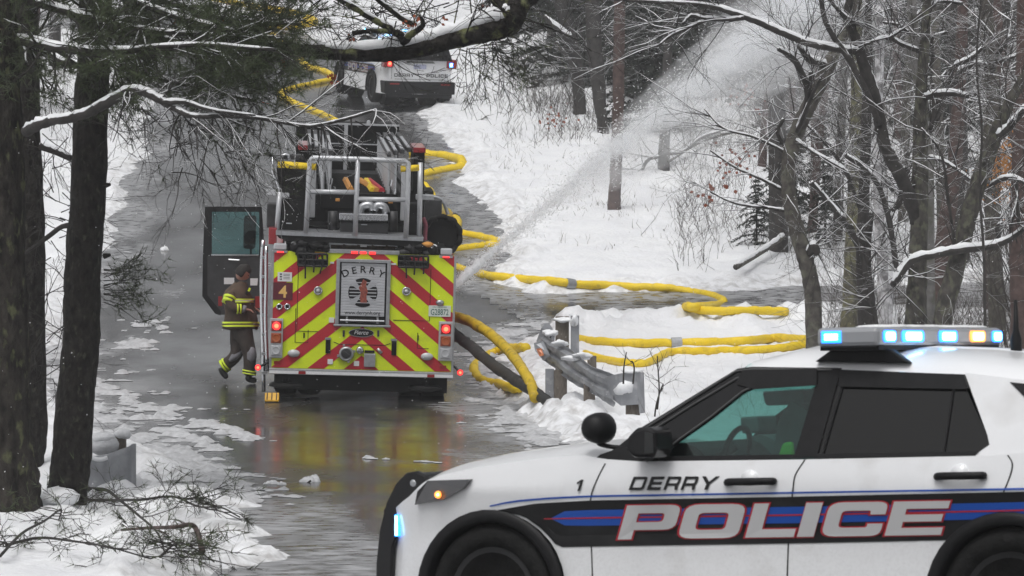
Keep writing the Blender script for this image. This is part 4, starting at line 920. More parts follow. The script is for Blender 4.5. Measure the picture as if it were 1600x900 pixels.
rail('guard_rail', [(437, 300), (433, 361)], .036, yl=.25); rail('guard_rail', [(657, 254), (655, 371)], .036, yl=.2); rail('guard_rail', [(426, 243), (426, 268), (437, 295), (436, 300)], .018, yl=.3, m=M_chrome)
rail('padded_bar', [(434, 256.5), (494, 261)], .048, M_hose, yl=-.02); rail('padded_bar', [(626, 264), (655, 262)], .045, M_hose, yl=-.02)
def blk(name, px0, py0, px1, py1, y0, y1, m, parent=bk2, bevel=.01):
    a, c = T(px0, py0, y0), T(px1, py1, y0); return part(name, m, lambda q: q.bbox((a.x, y0, c.z), (c.x, y1, a.z)), parent, bevel=bevel)
blk('control_box', 434, 312, 476, 361, .28, .9, M_dark); part('control_console', M_dark, lambda q: q.prism([tuple(T(x, y, .3)) for x, y in ((432, 262), (476, 262), (478, 312), (437, 312), (438, 296), (434, 284))], (0, .5, 0)), bk2)
blk('box_handle', 447, 348, 456, 350, .265, .28, M_alu); blk('console_lamp', 439, 301, 452, 309, .26, .3, M_lens); blk('side_lamp', 416, 296, 432, 306, .3, .45, M_lens); blk('side_lamp', 650, 304, 678, 313, .3, .45, M_alu)
blk('winch_housing', 438, 241, 474, 250, .4, .7, M_darkgrey); part('lifting_eye', M_alu, lambda q: q.tube([tuple(T(x, y, .38)) for x, y in ((440, 249), (441, 243), (446, 241), (451, 243), (452, 249))], .022, 6), bk2)
blk('inner_post', 486, 249, 492, 340, 1.1, 1.2, M_tube); blk('inner_post', 628, 252, 638, 345, 1.1, 1.2, M_tube); blk('control_box', 637, 318, 655, 370, .35, .8, M_dark)
tp = blk('tread_step', 530, 333, 606, 345, .35, .8, M_chrome)
for i in range(14): part('tread', M_alu, lambda q: q.box((T(533 + i * 5.2, 341, .34).x, .345, T(540, 341, .34).z), (.022, .012, .05), rot=Matrix.Rotation(R(25), 3, 'Y')), tp)
blk('step_box', 532, 347, 606, 366, .40, .9, M_darkgrey); blk('box_handle', 564, 350, 574, 352, .385, .4, M_alu); blk('toe_board', 470, 352, 530, 366, .9, 1.0, M_dark); blk('toe_board', 606, 352, 640, 368, .9, 1.0, M_dark)
for pts in ([(562, 333), (566, 323), (578, 320), (583, 328)], [(584, 328), (590, 321), (600, 323), (604, 333)]): part('water_pipe', M_alu, lambda q: q.tube(spline([tuple(T(x, y, .7)) for x, y in pts], 4), .055, 8), bk2, smooth=True)
for px in (520, 614): part('monitor_stand', M_darkgrey, lambda q: q.tube([tuple(T(px, 330, .75)), tuple(T(px, 362, .75))], .07, 8), bk2, smooth=True)
for px, py in ((527, 312.5), (610, 316)): blk('amber_marker', px - 3, py - 2.5, px + 4, py + 2.5, .95, 1.0, M_orangeleather)
# nested ladder with trussed sides running forward
xl = T(561, 300, 1.2).x; zl = T(561, 305, 1.2).z
for k in range(4):
    hw = .42 + .10 * k; zt_ = zl + .62 - .0 * k + .015 * k; y0, y1 = 1.25 + .25 * k, 9.3 - .25 * k
    for sg in (-1, 1):
        lr = part('ladder_rail', M_darkgrey, lambda q: (q.bbox((xl + sg * hw - .03, y0, zt_ - .06), (xl + sg * hw + .03, y1, zt_)), q.bbox((xl + sg * hw - .03, y0, zl - .05), (xl + sg * hw + .03, y1, zl + .03))))
        part('rail_cap', M_tube, lambda q: q.bbox((xl + sg * hw - .022, y0 + .3, zt_), (xl + sg * hw + .022, y1 - 2.2, zt_ + .012)), lr)
        if k < 2: part('baluster', M_tube, lambda q: [q.tube([(xl + sg * hw, y0 + i * .9 + .1, zl), (xl + sg * hw, y0 + i * .9 + .1, zt_ - .05)], .025, 6) for i in range(9)] and None, lr)['kind'] = 'stuff'
    if k == 0:
        part('ladder_deck', M_darkgrey, lambda q: q.bbox((xl - hw, y0, zl - .04), (xl + hw, y1, zl - .01)))
        for i in range(16): part('rung', M_rubber, lambda q: q.tube([(xl - hw, y0 + .3 + i * .36, zl + .02), (xl + hw, y0 + .3 + i * .36, zl + .02)], .022, 6))
part('ladder_tip', M_dark, lambda q: q.bbox((xl - .55, 1.15, zl - .2), (xl + .55, 1.3, zl + .03)), bevel=.01)
for px, py in ((517, 283), (610, 285), (521, 296), (616, 298)): v = T(px, py, 1.12); part('hook', M_chrome, lambda q: q.tube([(v.x, v.y, v.z - .05), (v.x + .01, v.y, v.z + .04)], .022, 6))
for (a0, a1), m in ((((541, 276), (548, 287)), M_orangeleather), (((563, 262), (588, 287)), M_orangeleather), (((578, 262), (596, 285)), M_chev), (((574, 258), (582, 267)), M_hose)):
    s_, e_ = T(*a0, 4.0), T(*a1, 2.0); part('stowed_tool', m, lambda q: q.tube([(s_.x, 4.6, zl + .05), (e_.x, 1.6, zl + .05)], .05, 6))
# lamp boxes either side of the ladder, turntable box, cab
for a, c in (((466, 229), (480, 250)), ((645, 233), (664, 300))):
    lo_, hi = T(a[0], c[1], 2.6), T(c[0], a[1], 2.6); bx_ = part('ladder_side_box', M_dark, lambda q: q.bbox((lo_.x, 2.6, lo_.z), (hi.x, 4.2, hi.z)), bevel=.01); part('red_cover', M_truckred, lambda q: q.bbox((lo_.x - .01, 2.55, hi.z - .05), (hi.x + .01, 4.3, hi.z + .02)), bx_)
a, c = T(463, 191, 9.4), T(622, 262, 9.4)
tb = part('turntable_box', M_dark, lambda q: q.bbox((a.x, 9.4, 2.2), (c.x, 10.6, a.z)), bevel=.01); xm_ = (T(541, 191, 9.4).x)
part('box_post', M_tube, lambda q: q.bbox((xm_ - .03, 9.34, 2.6), (xm_ + .03, 9.4, a.z)), tb); part('box_edge', M_tube, lambda q: (q.bbox((a.x, 9.36, a.z - .02), (c.x, 9.4, a.z + .01)), q.bbox((a.x, 9.37, a.z - .34), (c.x, 9.395, a.z - .32))), tb)
part('box_lamp', M_lens, lambda q: q.lathe([(0, .07), (.03, .06), (.035, 0)], (T(576, 190, 9.4).x, 9.45, a.z), 'z', 10), tb)
part('cab', [M_truckred, M_black], lambda q: (q.bbox((-1.2, 6.8, .55), (1.2, 10.9, 2.45)), q.bbox((-1.1, 6.6, 2.45), (1.1, 9.3, 2.7), 1)), bevel=.03)
part('deck', M_dark, lambda q: q.bbox((-1.15, .2, 2.08), (1.15, 6.8, 2.2)))
# open cab door
yd = 7.6; D = lambda x, y, o=0.0: tuple(T(x, y, yd + o))
dr = part('cab_door', [M_darkgrey, M_black], lambda q: (q.prism([D(x, y) for x, y in ((319, 398), (413, 398), (413, 492), (347, 492), (338, 488), (317, 462))], (0, .06, 0)),
      [q.prism([D(x, y, -.004) for x, y in s_], (0, .07, 0), 1) for s_ in (((320, 323), (331, 331), (331, 400), (317, 400)), ((320, 323), (409, 323), (405, 331), (331, 331)), ((409, 323), (414, 400), (405, 400), (405, 331)), ((317, 400), (324, 400), (324, 461), (345, 486), (345, 493), (336, 490), (316, 463)))]))
part('door_window', M_glasscab, lambda q: q.prism([D(x, y, .02) for x, y in ((331, 331), (405, 331), (405, 399), (331, 399))], (0, .012, 0)), dr)
part('window_sill', M_chrome, lambda q: q.prism([D(x, y, -.02) for x, y in ((330, 397), (404, 397.5), (404, 400), (330, 399.5))], (0, .02, 0)), dr)
part('door_handle', M_chrome, lambda q: q.tube([D(357, 405.5, -.03), D(374, 406.5, -.03)], .014, 6), dr)
part('red_reflector', M_redoff, lambda q: (q.prism([D(x, y, -.008) for x, y in ((341, 463), (347, 463), (347, 478), (341, 478))], (0, .008, 0)), q.prism([D(x, y, -.008) for x, y in ((399, 463), (411, 463), (411, 481), (399, 481))], (0, .008, 0))), dr)
for pts in (((350, 434), (366, 434), (366, 444), (350, 444)), ((391, 435), (403, 435), (402, 446), (391, 446))): part('door_label', M_sign, lambda q: q.prism([D(x, y, -.008) for x, y in pts], (0, .008, 0)), dr)
part('cab_mirror', M_black, lambda q: (q.prism([D(x, y, .9) for x, y in rpoly([(381, 337), (401, 337), (399, 389), (380, 389)], 5, 3)], (0, .12, 0)), q.tube([D(391, 330, .95), D(392, 398, .95), D(408, 410, 1.0)], .02, 6)))
# grab rails and mirrors on the flanks
gr = part('access_ladder', M_chrome, lambda q: (q.tube(spline([tuple(T(x, y, .35)) for x, y in ((411, 375), (409, 420), (409, 470), (411, 540), (412, 612))], 4), .028, 8), q.tube(spline([tuple(T(x, y, .25)) for x, y in ((416, 385), (416, 440), (415, 500), (418, 580))], 4), .026, 8)), smooth=True)
for y_ in (400, 430, 460, 490, 520, 550, 580): part('step_rung', M_alu, lambda q: q.bbox(tuple(T(409, y_, .35)), tuple(Vector(T(418, y_ + 4, .35)) + Vector((0, -.1, 0)))), gr)
blk('side_box', 417, 318, 433, 356, .6, 1.0, M_darkgrey, trk, .02); blk('red_flag_box', 420, 356, 432, 382, .2, .5, M_truckred, trk); blk('hose_hanger', 409, 480, 416, 560, .5, .6, M_darkgrey, trk)
# hose reel and strap on the right side, above the body
v = T(690, 366, 1.2); hr = part('hose_reel', [M_dark, M_maroon], lambda q: (q.lathe([(.13, -.16), (.25, -.17), (.27, -.10), (.27, .2), (.2, .25), (0, .25)], tuple(v), 'y', 26), q.lathe([(0, -.12), (.14, -.14), (.17, -.15)], tuple(v), 'y', 20, 1)))
rng = random.Random(4)
for i in range(10): t = i * .628; part('coil', M_rubber, lambda q: q.tube(spline([(v.x + .24 * math.cos(t), v.y - .15, v.z + .24 * math.sin(t)), (v.x + .27 * math.cos(t + .3), v.y - .19, v.z + .27 * math.sin(t + .3)), (v.x + .25 * math.cos(t + .7), v.y - .15, v.z + .25 * math.sin(t + .7))], 3), .04, 6), hr, smooth=True)
part('pink_strap', mat('faded_red_strap', (.28, .07, .10), .7, var=.3), lambda q: q.tube(spline([tuple(T(x, y, .5)) for x, y in ((661, 340), (665, 352), (664, 370), (666, 388))], 4), .035, 6), smooth=True)
for pts in (((664, 305), (690, 312), (700, 335)), ((688, 342), (695, 345), (697, 350))): part('side_rail', M_alu, lambda q: q.tube(spline([tuple(T(x, y, 2.2)) for x, y in pts], 3), .03, 6), smooth=True)
blk('valve_panel', 664, 312, 690, 345, 1.6, 2.0, M_darkgrey, trk)
# wheel chock on the road
v = P(425, 622, 52.6); v.z = prof(52.6) + .012
ch = thing('wheel_chock', 'small yellow wheel chock on the road at the left rear tyre of the truck', 'wheel chock', v)
q = MB(); q.prism([(-.10, -.07, 0), (-.10, .09, 0), (-.10, .09, .10), (-.10, .02, .13), (-.10, -.07, .03)], (.20, 0, 0)); q.build('wedge', mat('chock_yellow', (.62, .34, .02), .5, var=.2), ch, bevel=.012)
for x in (-.065, 0, .065): q = MB(); q.box((x, -.032, .078), (.014, .12, .010), rot=Matrix.Rotation(R(48), 3, 'X')); q.build('rib', M_brown, ch)

# ------------------------------------------------------------------ firefighter beside the open door
vf = P(388, 603, 56.3); vf.z = float(prof(56.3)) + .01
MF = Matrix.Translation(vf) @ Matrix.Rotation(R(2), 4, 'Z'); pkF = picker(MF); KF = 56.3 / F
ff = thing('person', 'bareheaded person in brown fire turnout gear walking by the open cab door', 'person', MF)
def J(px, py, d=0.0): return Vector(((px - 388) * KF, d, (603 - py) * KF))
def skinned(name, verts, edges, rads, m, parent, sub=2, root=0):
    me = bpy.data.meshes.new(name); me.from_pydata([tuple(p) for p in verts], edges, []); me.materials.append(m); o = bpy.data.objects.new(name, me); COL.objects.link(o); o.parent = parent
    sk = o.modifiers.new('skin', 'SKIN'); sk.use_smooth_shade = True
    if not me.skin_vertices: me.skin_vertices.new()
    for i, r in enumerate(rads):
        r = r if hasattr(r, '__len__') else (r, r); me.skin_vertices[0].data[i].radius = r; me.skin_vertices[0].data[i].use_root = (i == root)
    ss = o.modifiers.new('sub', 'SUBSURF'); ss.levels = ss.render_levels = sub; return o
# body: pelvis first; trousers are the body's own lower surface
bv = [J(377, 524), J(376, 500), J(374, 476, .0), J(373, 459, .0), J(376, 449, 0),            # pelvis, waist, chest, collar, neck
      J(383, 530, -.09), J(391, 561, -.10), J(390, 585, -.09), J(389, 594, -.08),              # near leg down to the ankle
      J(371, 530, .09), J(371, 560, .05), J(357, 572, .12), J(348, 578, .14)]                   # trailing leg, shin swung back
be = [(0, 1), (1, 2), (2, 3), (3, 4), (0, 5), (5, 6), (6, 7), (7, 8), (0, 9), (9, 10), (10, 11), (11, 12)]
skinned('body', bv, be, [.17, .17, .18, .12, .07, .135, .105, .095, .085, .135, .11, .10, .09], M_pant, ff)
# head: shaped from rings, face bowed to the right
hc = J(379.5, 431.5); q = MB(); rows = []
tilt = Matrix.Rotation(R(38), 3, 'Y')
for i in range(11):
    th = math.pi * i / 10; r = []
    for j in range(14):
        t = 2 * math.pi * j / 14; x, y, z = math.sin(th) * math.cos(t), math.sin(th) * math.sin(t), math.cos(th)
        fx = .100 if z > -.2 else .094; p = Vector((x * fx, y * .078 * (1 if z > -.3 else .85), z * .125))
        if x > .7 and abs(y) < .35 and -.35 < z < .15: p.x += .020 * (1 - abs(y) / .35)      # nose
        if x > .5 and -.75 < z < -.45: p.x += .012                                           # chin
        if x > .6 and .1 < z < .3 and .15 < abs(y) < .6: p.x -= .010                         # eye sockets
        r.append(hc + tilt @ p)
    rows.append(r + [r[0]])
q.grid(rows); hd = q.build('head', M_skin, ff, smooth=True)
q = MB()
for sy in (-1, 1): q.blob(hc + tilt @ Vector((-.005, sy * .080, -.01)), (.018, .010, .03), 1, .1)
q.build('ear', M_skin, hd, smooth=True)
q = MB(); rows = []; rng = random.Random(3)
for i in range(13):
    th = math.pi * i / 12; r = []
    for j in range(18):
        t = 2 * math.pi * j / 18; x, y, z = math.sin(th) * math.cos(t), math.sin(th) * math.sin(t), math.cos(th); k = rng.uniform(1.10, 1.24)
        if (x > .38 and z < .50) or z < -.62: k = .80
        r.append(hc + tilt @ Vector((x * .100 * k, y * .079 * k, z * .124 * k)))
    rows.append(r + [r[0]])
q.grid(rows); q.build('hair', M_hair, ff, smooth=True)
for sy in (-1, 1): q = MB(); q.lathe([(0, -.006), (.009, 0), (0, .006)], tuple(hc + tilt @ Vector((.090, sy * .032, .02))), 'y', 8); q.build('eye', M_hair, hd)
# coat: flared tube over the torso plus sleeves
q = MB(); rows = []
for px, py, rx_, ry_ in ((376, 446, .075, .085), (374, 452, .11, .12), (371, 459, .165, .19), (370, 468, .195, .225), (372, 480, .20, .22), (375, 492, .205, .21), (376, 505, .225, .215), (376, 519, .245, .225), (376, 520, .22, .20)):
    c = J(px, py); rows.append([(c.x + rx_ * 1.10 * math.cos(t) * (1 + .05 * math.sin(5 * t + py)), c.y + ry_ * math.sin(t), c.z + .014 * math.sin(3 * t + py)) for t in np.linspace(0, 2 * math.pi, 21)])
q.grid(rows); ct = q.build('coat', M_coat, ff, smooth=True)
def ring(name, m, py0, py1, px, rx_, ry_, cx_=0, parent=ct):
    q = MB(); rows = []
    for py in (py0, py1):
        c = J(px, py); rows.append([(c.x + rx_ * 1.10 * math.cos(t) * (1 + .05 * math.sin(5 * t + py)), c.y + ry_ * math.sin(t), c.z) for t in np.linspace(0, 2 * math.pi, 25)])
    q.grid(rows); return q.build(name, m, parent, smooth=True)
for a0, a1, m in ((508, 510.6, M_band), (510.6, 513, M_coat), (513, 515.8, M_band)): ring('reflective_band', m, a0, a1, 376, .252, .232)
for a0, a1, m in ((472, 474.2, M_band), (474.2, 476, M_band2), (476, 478, M_band)): ring('reflective_band', m, a0, a1, 372, .215, .238)
sl1 = [J(364, 460, -.14), J(358, 476, -.22), J(366, 488, -.26), J(380, 488, -.24)]
skinned('sleeve', sl1, [(0, 1), (1, 2), (2, 3)], [.10, .088, .078, .066], M_coat, ff, 2)
sl2 = [J(381, 462, .12), J(388, 475, .18), J(394, 485, .16)]
skinned('sleeve', sl2, [(0, 1), (1, 2)], [.095, .08, .065], M_coat, ff, 2)
def cuff(name, m, a, c, r, parent=ff): q = MB(); q.tube([a, c], r, 14); return q.build(name, m, parent, smooth=True)
def lerp(a, c, t): return a + (c - a) * t
cuff('reflective_band', M_band, lerp(sl1[0], sl1[1], .62), lerp(sl1[0], sl1[1], .80), .100); cuff('reflective_band', M_band, lerp(sl1[0], sl1[1], .95), lerp(sl1[0], sl1[1], 1.12), .094)
cuff('reflective_band', M_band, lerp(sl1[2], sl1[3], .35), lerp(sl1[2], sl1[3], .52), .080); cuff('reflective_band', M_band, lerp(sl1[2], sl1[3], .68), lerp(sl1[2], sl1[3], .85), .077)
q = MB(); c = J(387, 461, -.10); q.box(c, (.035, .12, .10), rot=Matrix.Rotation(R(25), 3, 'Y')); q.build('radio_pocket', M_black, ff, bevel=.01); q = MB(); q.box(J(390, 458, -.14), (.03, .05, .055), rot=Matrix.Rotation(R(25), 3, 'Y')); q.build('reflective_band', M_band, ff)
# hands with five fingers each
def hand(w0, dirn, side_):
    pal = [w0, w0 + dirn * .05, w0 + dirn * .09]; V = list(pal); E = [(0, 1), (1, 2)]; rr = [(.028, .018), (.038, .018), (.036, .016)]
    up_ = Vector((0, 0, 1)); lat = dirn.cross(up_).normalized()
    for k, (o, ln) in enumerate(((-.032, .065), (-.011, .075), (.011, .072), (.031, .055))):
        b0 = pal[2] + lat * o * side_; V += [b0 + dirn * ln * .45 + Vector((0, 0, -.006)), b0 + dirn * ln * .8 + Vector((0, 0, -.03))]; i = len(V); E += [(2, i - 2), (i - 2, i - 1)]; rr += [.0095, .008]
    V += [pal[0] + dirn * .03 + lat * side_ * -.04 + Vector((0, 0, .012)), pal[0] + dirn * .065 + lat * side_ * -.052 + Vector((0, 0, .0))]; i = len(V); E += [(0, i - 2), (i - 2, i - 1)]; rr += [.011, .009]
    return skinned('hand', V, E, rr, M_skin, ff, 1)
hand(sl1[3] + Vector((.02, 0, 0)), Vector((.95, .1, -.2)).normalized(), 1); hand(sl2[2] + Vector((.01, 0, 0)), Vector((.8, 0, -.5)).normalized(), -1)
cuff('glove_cuff', M_pad, sl1[3], sl1[3] + Vector((.05, 0, -.01)), .06)
# knee pads, trouser bands, boots
q = MB(); q.blob(J(393, 560, -.13), (.085, .10, .145), 5, .08); q.build('knee_pad', M_pad, ff, smooth=True)
q = MB(); q.blob(Vector((0, 0, 0)), (.075, .095, .15), 6, .08); rr_ = Matrix.Rotation(R(48), 3, 'Y'); cc = J(369, 560, .04); q.v = [tuple(cc + rr_ @ Vector(p)) for p in q.v]; q.build('knee_pad', M_pad, ff, smooth=True)
for a0, a1, m in ((584, 586.2, M_band), (586.2, 588.2, M_pant), (588.2, 590.4, M_band)): cuff('reflective_band', m, J(390, a0, -.09), J(389.6, a1, -.09), .107)
a_, c_ = J(357, 572, .12), J(347, 579, .14)
for t0, t1, m in ((.30, .50, M_band), (.68, .88, M_band)): cuff('reflective_band', m, lerp(a_, c_, t0), lerp(a_, c_, t1), .112)
def boot(an, toe, heel, r=.07):
    skinned('boot', [an, heel, lerp(heel, toe, .55) , toe], [(0, 1), (1, 2), (2, 3)], [(.075, .075), (.06, .058), (.052, .05), (.045, .040)], M_boot, ff, 2)
boot(J(389, 591, -.08), J(402, 599.5, -.08), J(388, 598.5, -.08)); boot(J(347, 579, .14), J(355, 597, .12), J(346, 585, .14))

# ------------------------------------------------------------------ fire hoses on the ground
M_hosedark = mat('dark_coupling', (.03, .03, .03), .5)
HG = 'large yellow supply hoses'
def hose(pxs, rpx, label, m=M_hose, name='fire_hose', lift=0.55, cat='fire hose', group=HG, couple=(), dark=False):
    pts = []
    for p in pxs:
        if len(p) == 2: v = hit(*p); r = rpx * .80 * v.y / F; v = v + Vector((0, 0, r * lift)); pts.append((v.x, v.y, v.z, r))
        else: v = P(*p); pts.append((v.x, v.y, v.z, rpx * .80 * v.y / F))
    S = spline(pts, 7); jr = random.Random(len(label)); q = MB(); q.tube([(p[0] + jr.uniform(-.10, .10) * p[3], p[1], p[2] + jr.uniform(-.10, .10) * p[3]) for p in S], [p[3] * jr.uniform(.93, 1.06) for p in S], 12); o = q.build(name, m, smooth=True)
    for f in couple: i = int(f * (len(S) - 2)); a, c = Vector(S[i][:3]), Vector(S[i + 1][:3]); d = (c - a).normalized(); r = S[i][3]; MB().tube([a - d * .09, a - d * .085, a + d * .085, a + d * .09], [r * .9, r * 1.22, r * 1.22, r * .9], 12).build('coupling', M_hosedark if dark else M_alu, o, smooth=False)
    return tag(o, label, cat, group)
hose([(330, 0), (385, 12), (440, 20), (478, 30), (492, 37), (470, 43), (432, 48), (400, 55)], 7, 'yellow hose lying in the top left corner where the road leaves the photo', group=HG)
hose([(415, 52), (455, 80), (478, 104), (500, 112), (518, 120), (516, 128), (490, 134), (455, 142), (437, 150), (452, 160), (480, 172), (505, 182), (525, 193)], 6.5, 'yellow hose zigzagging on the road beside the far police vehicle')
hose([(640, 245), (668, 245), (700, 249), (719, 255), (722, 262), (712, 267), (690, 271), (660, 277)], 9, 'yellow hose bent in a hairpin right of the ladder')
hose([(655, 285, 66), (668, 298, 65.5), (680, 318, 65), (700, 340), (713, 350), (712, 362), (705, 372), (700, 378)], 10, 'yellow hose curving down beside the hose reel', couple=(.56,), dark=True)
hose([(690, 366), (715, 368), (750, 375), (772, 380), (774, 386), (755, 389), (725, 393), (690, 398)], 9, 'yellow hose folded back at the edge of the snow beside the hose reel')
hose([(690, 411), (710, 420), (740, 430), (775, 436), (820, 440), (870, 446), (905, 449), (940, 450), (990, 454), (1040, 456), (1075, 460), (1110, 466), (1130, 474), (1120, 481), (1090, 484), (1072, 487), (1095, 493), (1140, 492), (1180, 491), (1230, 492)], 8.5, 'long yellow hose running along the side road and doubling back on itself', couple=(.30,))
hose([(900, 533), (930, 538), (985, 541), (1040, 541), (1100, 540), (1160, 538), (1210, 534), (1262, 536), (1330, 540)], 9, 'upper straight yellow hose lying in the snow behind the guardrail', couple=(.42,))
hose([(915, 558), (945, 566), (980, 571), (1010, 572), (1030, 562), (1050, 555), (1100, 553), (1160, 552), (1210, 549), (1262, 543), (1330, 545)], 8.5, 'lower kinked yellow hose in the snow behind the guardrail')
hose([(690, 492, 54.6), (715, 496, 54.2), (740, 506, 53.6), (770, 525, 52.8), (798, 552, 51.6), (815, 575, 50.6), (829, 600, 49.9), (836, 622, 49.5)], 10.5, 'dirty yellow hose arching from the truck down to the snow by the guardrail', M_hosedirty)
hose([(690, 508, 54.2), (712, 524, 53.8), (740, 545, 53), (770, 570, 52), (800, 590, 50.8), (822, 604, 50.0), (842, 618, 49.6), (862, 634, 49.2)], 11.5, 'black suction hose sloping from the truck to the snow below the yellow one', M_hoseblk, 'suction_hose', group=None, cat='suction hose')
hose([(822, 549), (795, 550), (770, 556), (748, 570), (740, 582), (752, 598), (778, 608), (800, 613), (818, 613)], 9.5, 'yellow hose looped on the wet road under the black suction hose')
# couplings on the upper hose behind the rail
v = hit(1118, 537)
# ------------------------------------------------------------------ guardrail ends
def wbeam(path, name, parent, m, hgt=.31, thick=.006, n=5):
    S = spline(path, n); q = MB(); rows = []
    prof_ = [(-.155, .02), (-.14, .0), (-.11, .0), (-.085, .05), (-.04, .05), (-.015, .01), (.015, .01), (.04, .05), (.085, .05), (.11, .0), (.14, .0), (.155, .02)]
    for i, p in enumerate(S):
        p = Vector(p); d = Vector(S[min(i + 1, len(S) - 1)]) - Vector(S[max(i - 1, 0)]); d.normalize(); nrm = d.cross(Vector((0, 0, 1))).normalized()
        if nrm.y > 0: nrm = -nrm
        up = nrm.cross(d); up = up if up.z > 0 else -up
        jt = random.Random(i * 7 + 1); tw = .10 * math.sin(i * .55); rows.append([p + up * (a * hgt / .31) + nrm * (c + tw * a * 2 + jt.uniform(-.006, .006)) + up * jt.uniform(-.006, .006) for a, c in prof_])
    q.grid(rows); o = q.build(name, m, parent, smooth=False); so_ = o.modifiers.new('solid', 'SOLIDIFY'); so_.thickness = thick; return o
base = hit(905, 630)
gr_ = thing('guardrail', 'battered steel guardrail end with snow on it at the right road edge', 'guardrail', Matrix.Translation(base))
def G(px, py, Y): return P(px, py, Y) - base
def gpart(name, m, fn, parent=gr_, **k): q = MB(); fn(q); return q.build(name, m, parent, **k)
path = [G(850, 541, 50.2), G(874, 557, 49.6), G(902, 577, 48.8), G(932, 596, 48.0), G(966, 612, 47.4)]
rl = wbeam(path, 'rail', gr_, M_galv, .38)
gpart('rail_splice', M_galv, lambda q: q.prism([G(852, 505, 50.25), G(846, 512, 50.25), G(838, 533, 50.3), G(858, 558, 50.0), G(862, 520, 50.0)], (.05, .05, 0)))
gpart('orange_reflector', mat('orange_reflector', (.60, .20, .08), .3, var=.2), lambda q: q.prism([G(838, 545, 49.9), G(846, 544, 49.9), G(850, 555, 49.85), G(843, 557, 49.9)], (0, -.012, 0)))
gpart('bent_plate', M_galv, lambda q: q.prism([G(834, 536, 50.0), G(848, 532, 50.0), G(860, 556, 49.8), G(848, 562, 49.9), G(836, 548, 50.0)], (.01, .02, 0)))
def post(px0, px1, py0, py1, Y, m, dep=.2, name='post'):
    a = G(px0, py0, Y); c = G(px1, py1, Y); return gpart(name, m, lambda q: q.bbox((a.x, a.y, c.z - .3), (c.x, a.y + dep, a.z)), bevel=.008)
post(868, 889, 494, 548, 50.5, M_wood, .18, 'post'); post(892, 905, 493, 560, 50.4, M_galv, .16, 'post')
post(852, 866, 576, 606, 49.5, M_galv, .10); post(866, 886, 578, 607, 49.4, M_wood, .12)
post(912, 930, 600, 622, 48.3, M_wood, .12); post(918, 932, 556, 575, 49.0, M_wood, .12, 'spacer_block')
gpart('end_terminal', M_galv, lambda q: (q.prism([G(966, 584, 47.3), G(994, 580, 47.2), G(998, 632, 47.2), G(970, 634, 47.3)], (0, .05, 0)), q.prism([G(994, 580, 47.2), G(1006, 582, 47.5), G(1008, 645, 47.5), G(999, 646, 47.2)], (0, .05, 0)), q.prism([G(944, 590, 47.5), G(966, 584, 47.3), G(970, 634, 47.3), G(955, 622, 47.45)], (0, .04, 0))), bevel=.006)
post(978, 1000, 632, 648, 47.35, M_wood, .15, 'end_post')
for px, py, rx_, rz_, Y in ((860, 521, .10, .05, 50), (875, 536, .10, .045, 49.4), (880, 500, .12, .04, 50.45), (910, 555, .10, .045, 48.7), (899, 560, .14, .04, 48.75), (986, 580, .13, .035, 47.25), (898, 500, .05, .09, 50.35)):
    c = G(px, py, Y); gpart('snow_cap', M_snowcap, lambda q: q.blob((c.x, c.y + .04, c.z), (rx_ * 1.1, .09, rz_ * .8), px, .5, n=14), smooth=True)
c = G(981, 606, 47.22); gpart('stuck_snow', M_snowcap, lambda q: q.blob((c.x, c.y + .10, c.z), (.15, .135, .10), 9, .45, n=12), smooth=True)
# curved terminal on the left
b2 = hit(172, 752); le = thing('guardrail', 'curved grey guardrail end with a block of snow on it beside the dark trunk', 'guardrail', Matrix.Translation(b2))
def H(px, py, Y): return P(px, py, Y) - b2
Yl = b2.y
cc = H(168, 757, Yl + .25); zt = H(168, 702, Yl).z - cc.z; q = MB(); rows = []
for k in range(22):
    t = R(-200 + 220 * k / 21); rr = .255 + .012 * math.sin(k * 1.3)
    rows.append([(cc.x + rr * 1.08 * math.cos(t), cc.y + rr * math.sin(t), cc.z - .25 + a * (zt + .25) * (1 - .10 * (1 - math.cos(t)) * .5) + .02 * math.cos(t * 2) + .03 * math.cos(t)) for a in (0, .2, .45, .7, .9, 1)])
q.grid(rows); o = q.build('curved_end', M_galv, le, smooth=True); o.modifiers.new('solid', 'SOLIDIFY').thickness = .012
a = H(161, 676, Yl); c = H(161, 713, Yl)
q = MB(); q.blob((cc.x - .04, cc.y + .02, (a.z + c.z) / 2), (.155, .15, (a.z - c.z) / 2), 11, .10, n=14); q.build('snow_block', M_snowcap, le, smooth=True)
q = MB(); q.blob((cc.x - .05, cc.y - .0, a.z - .06), (.145, .14, .06), 4, .10, n=12); q.build('snow_cap', M_snowcap, le, smooth=True)
a = H(187, 686, Yl + .3); q = MB(); q.bbox((a.x - .055, a.y, a.z - .7), (a.x + .055, a.y + .12, a.z + .03)); q.build('post', M_wood, le); q = MB(); q.blob((a.x + .03, a.y + .03, a.z + .05), (.09, .09, .055), 5, .2); q.build('snow_cap', M_snowcap, le, smooth=True)
q = MB(); q.tube(spline([H(136, 708, Yl - .02), H(146, 716, Yl - .06), H(158, 718, Yl - .06), H(168, 715, Yl - .06)], 4), .022, 6); q.build('snow_cap', M_snowcap, le, smooth=True)

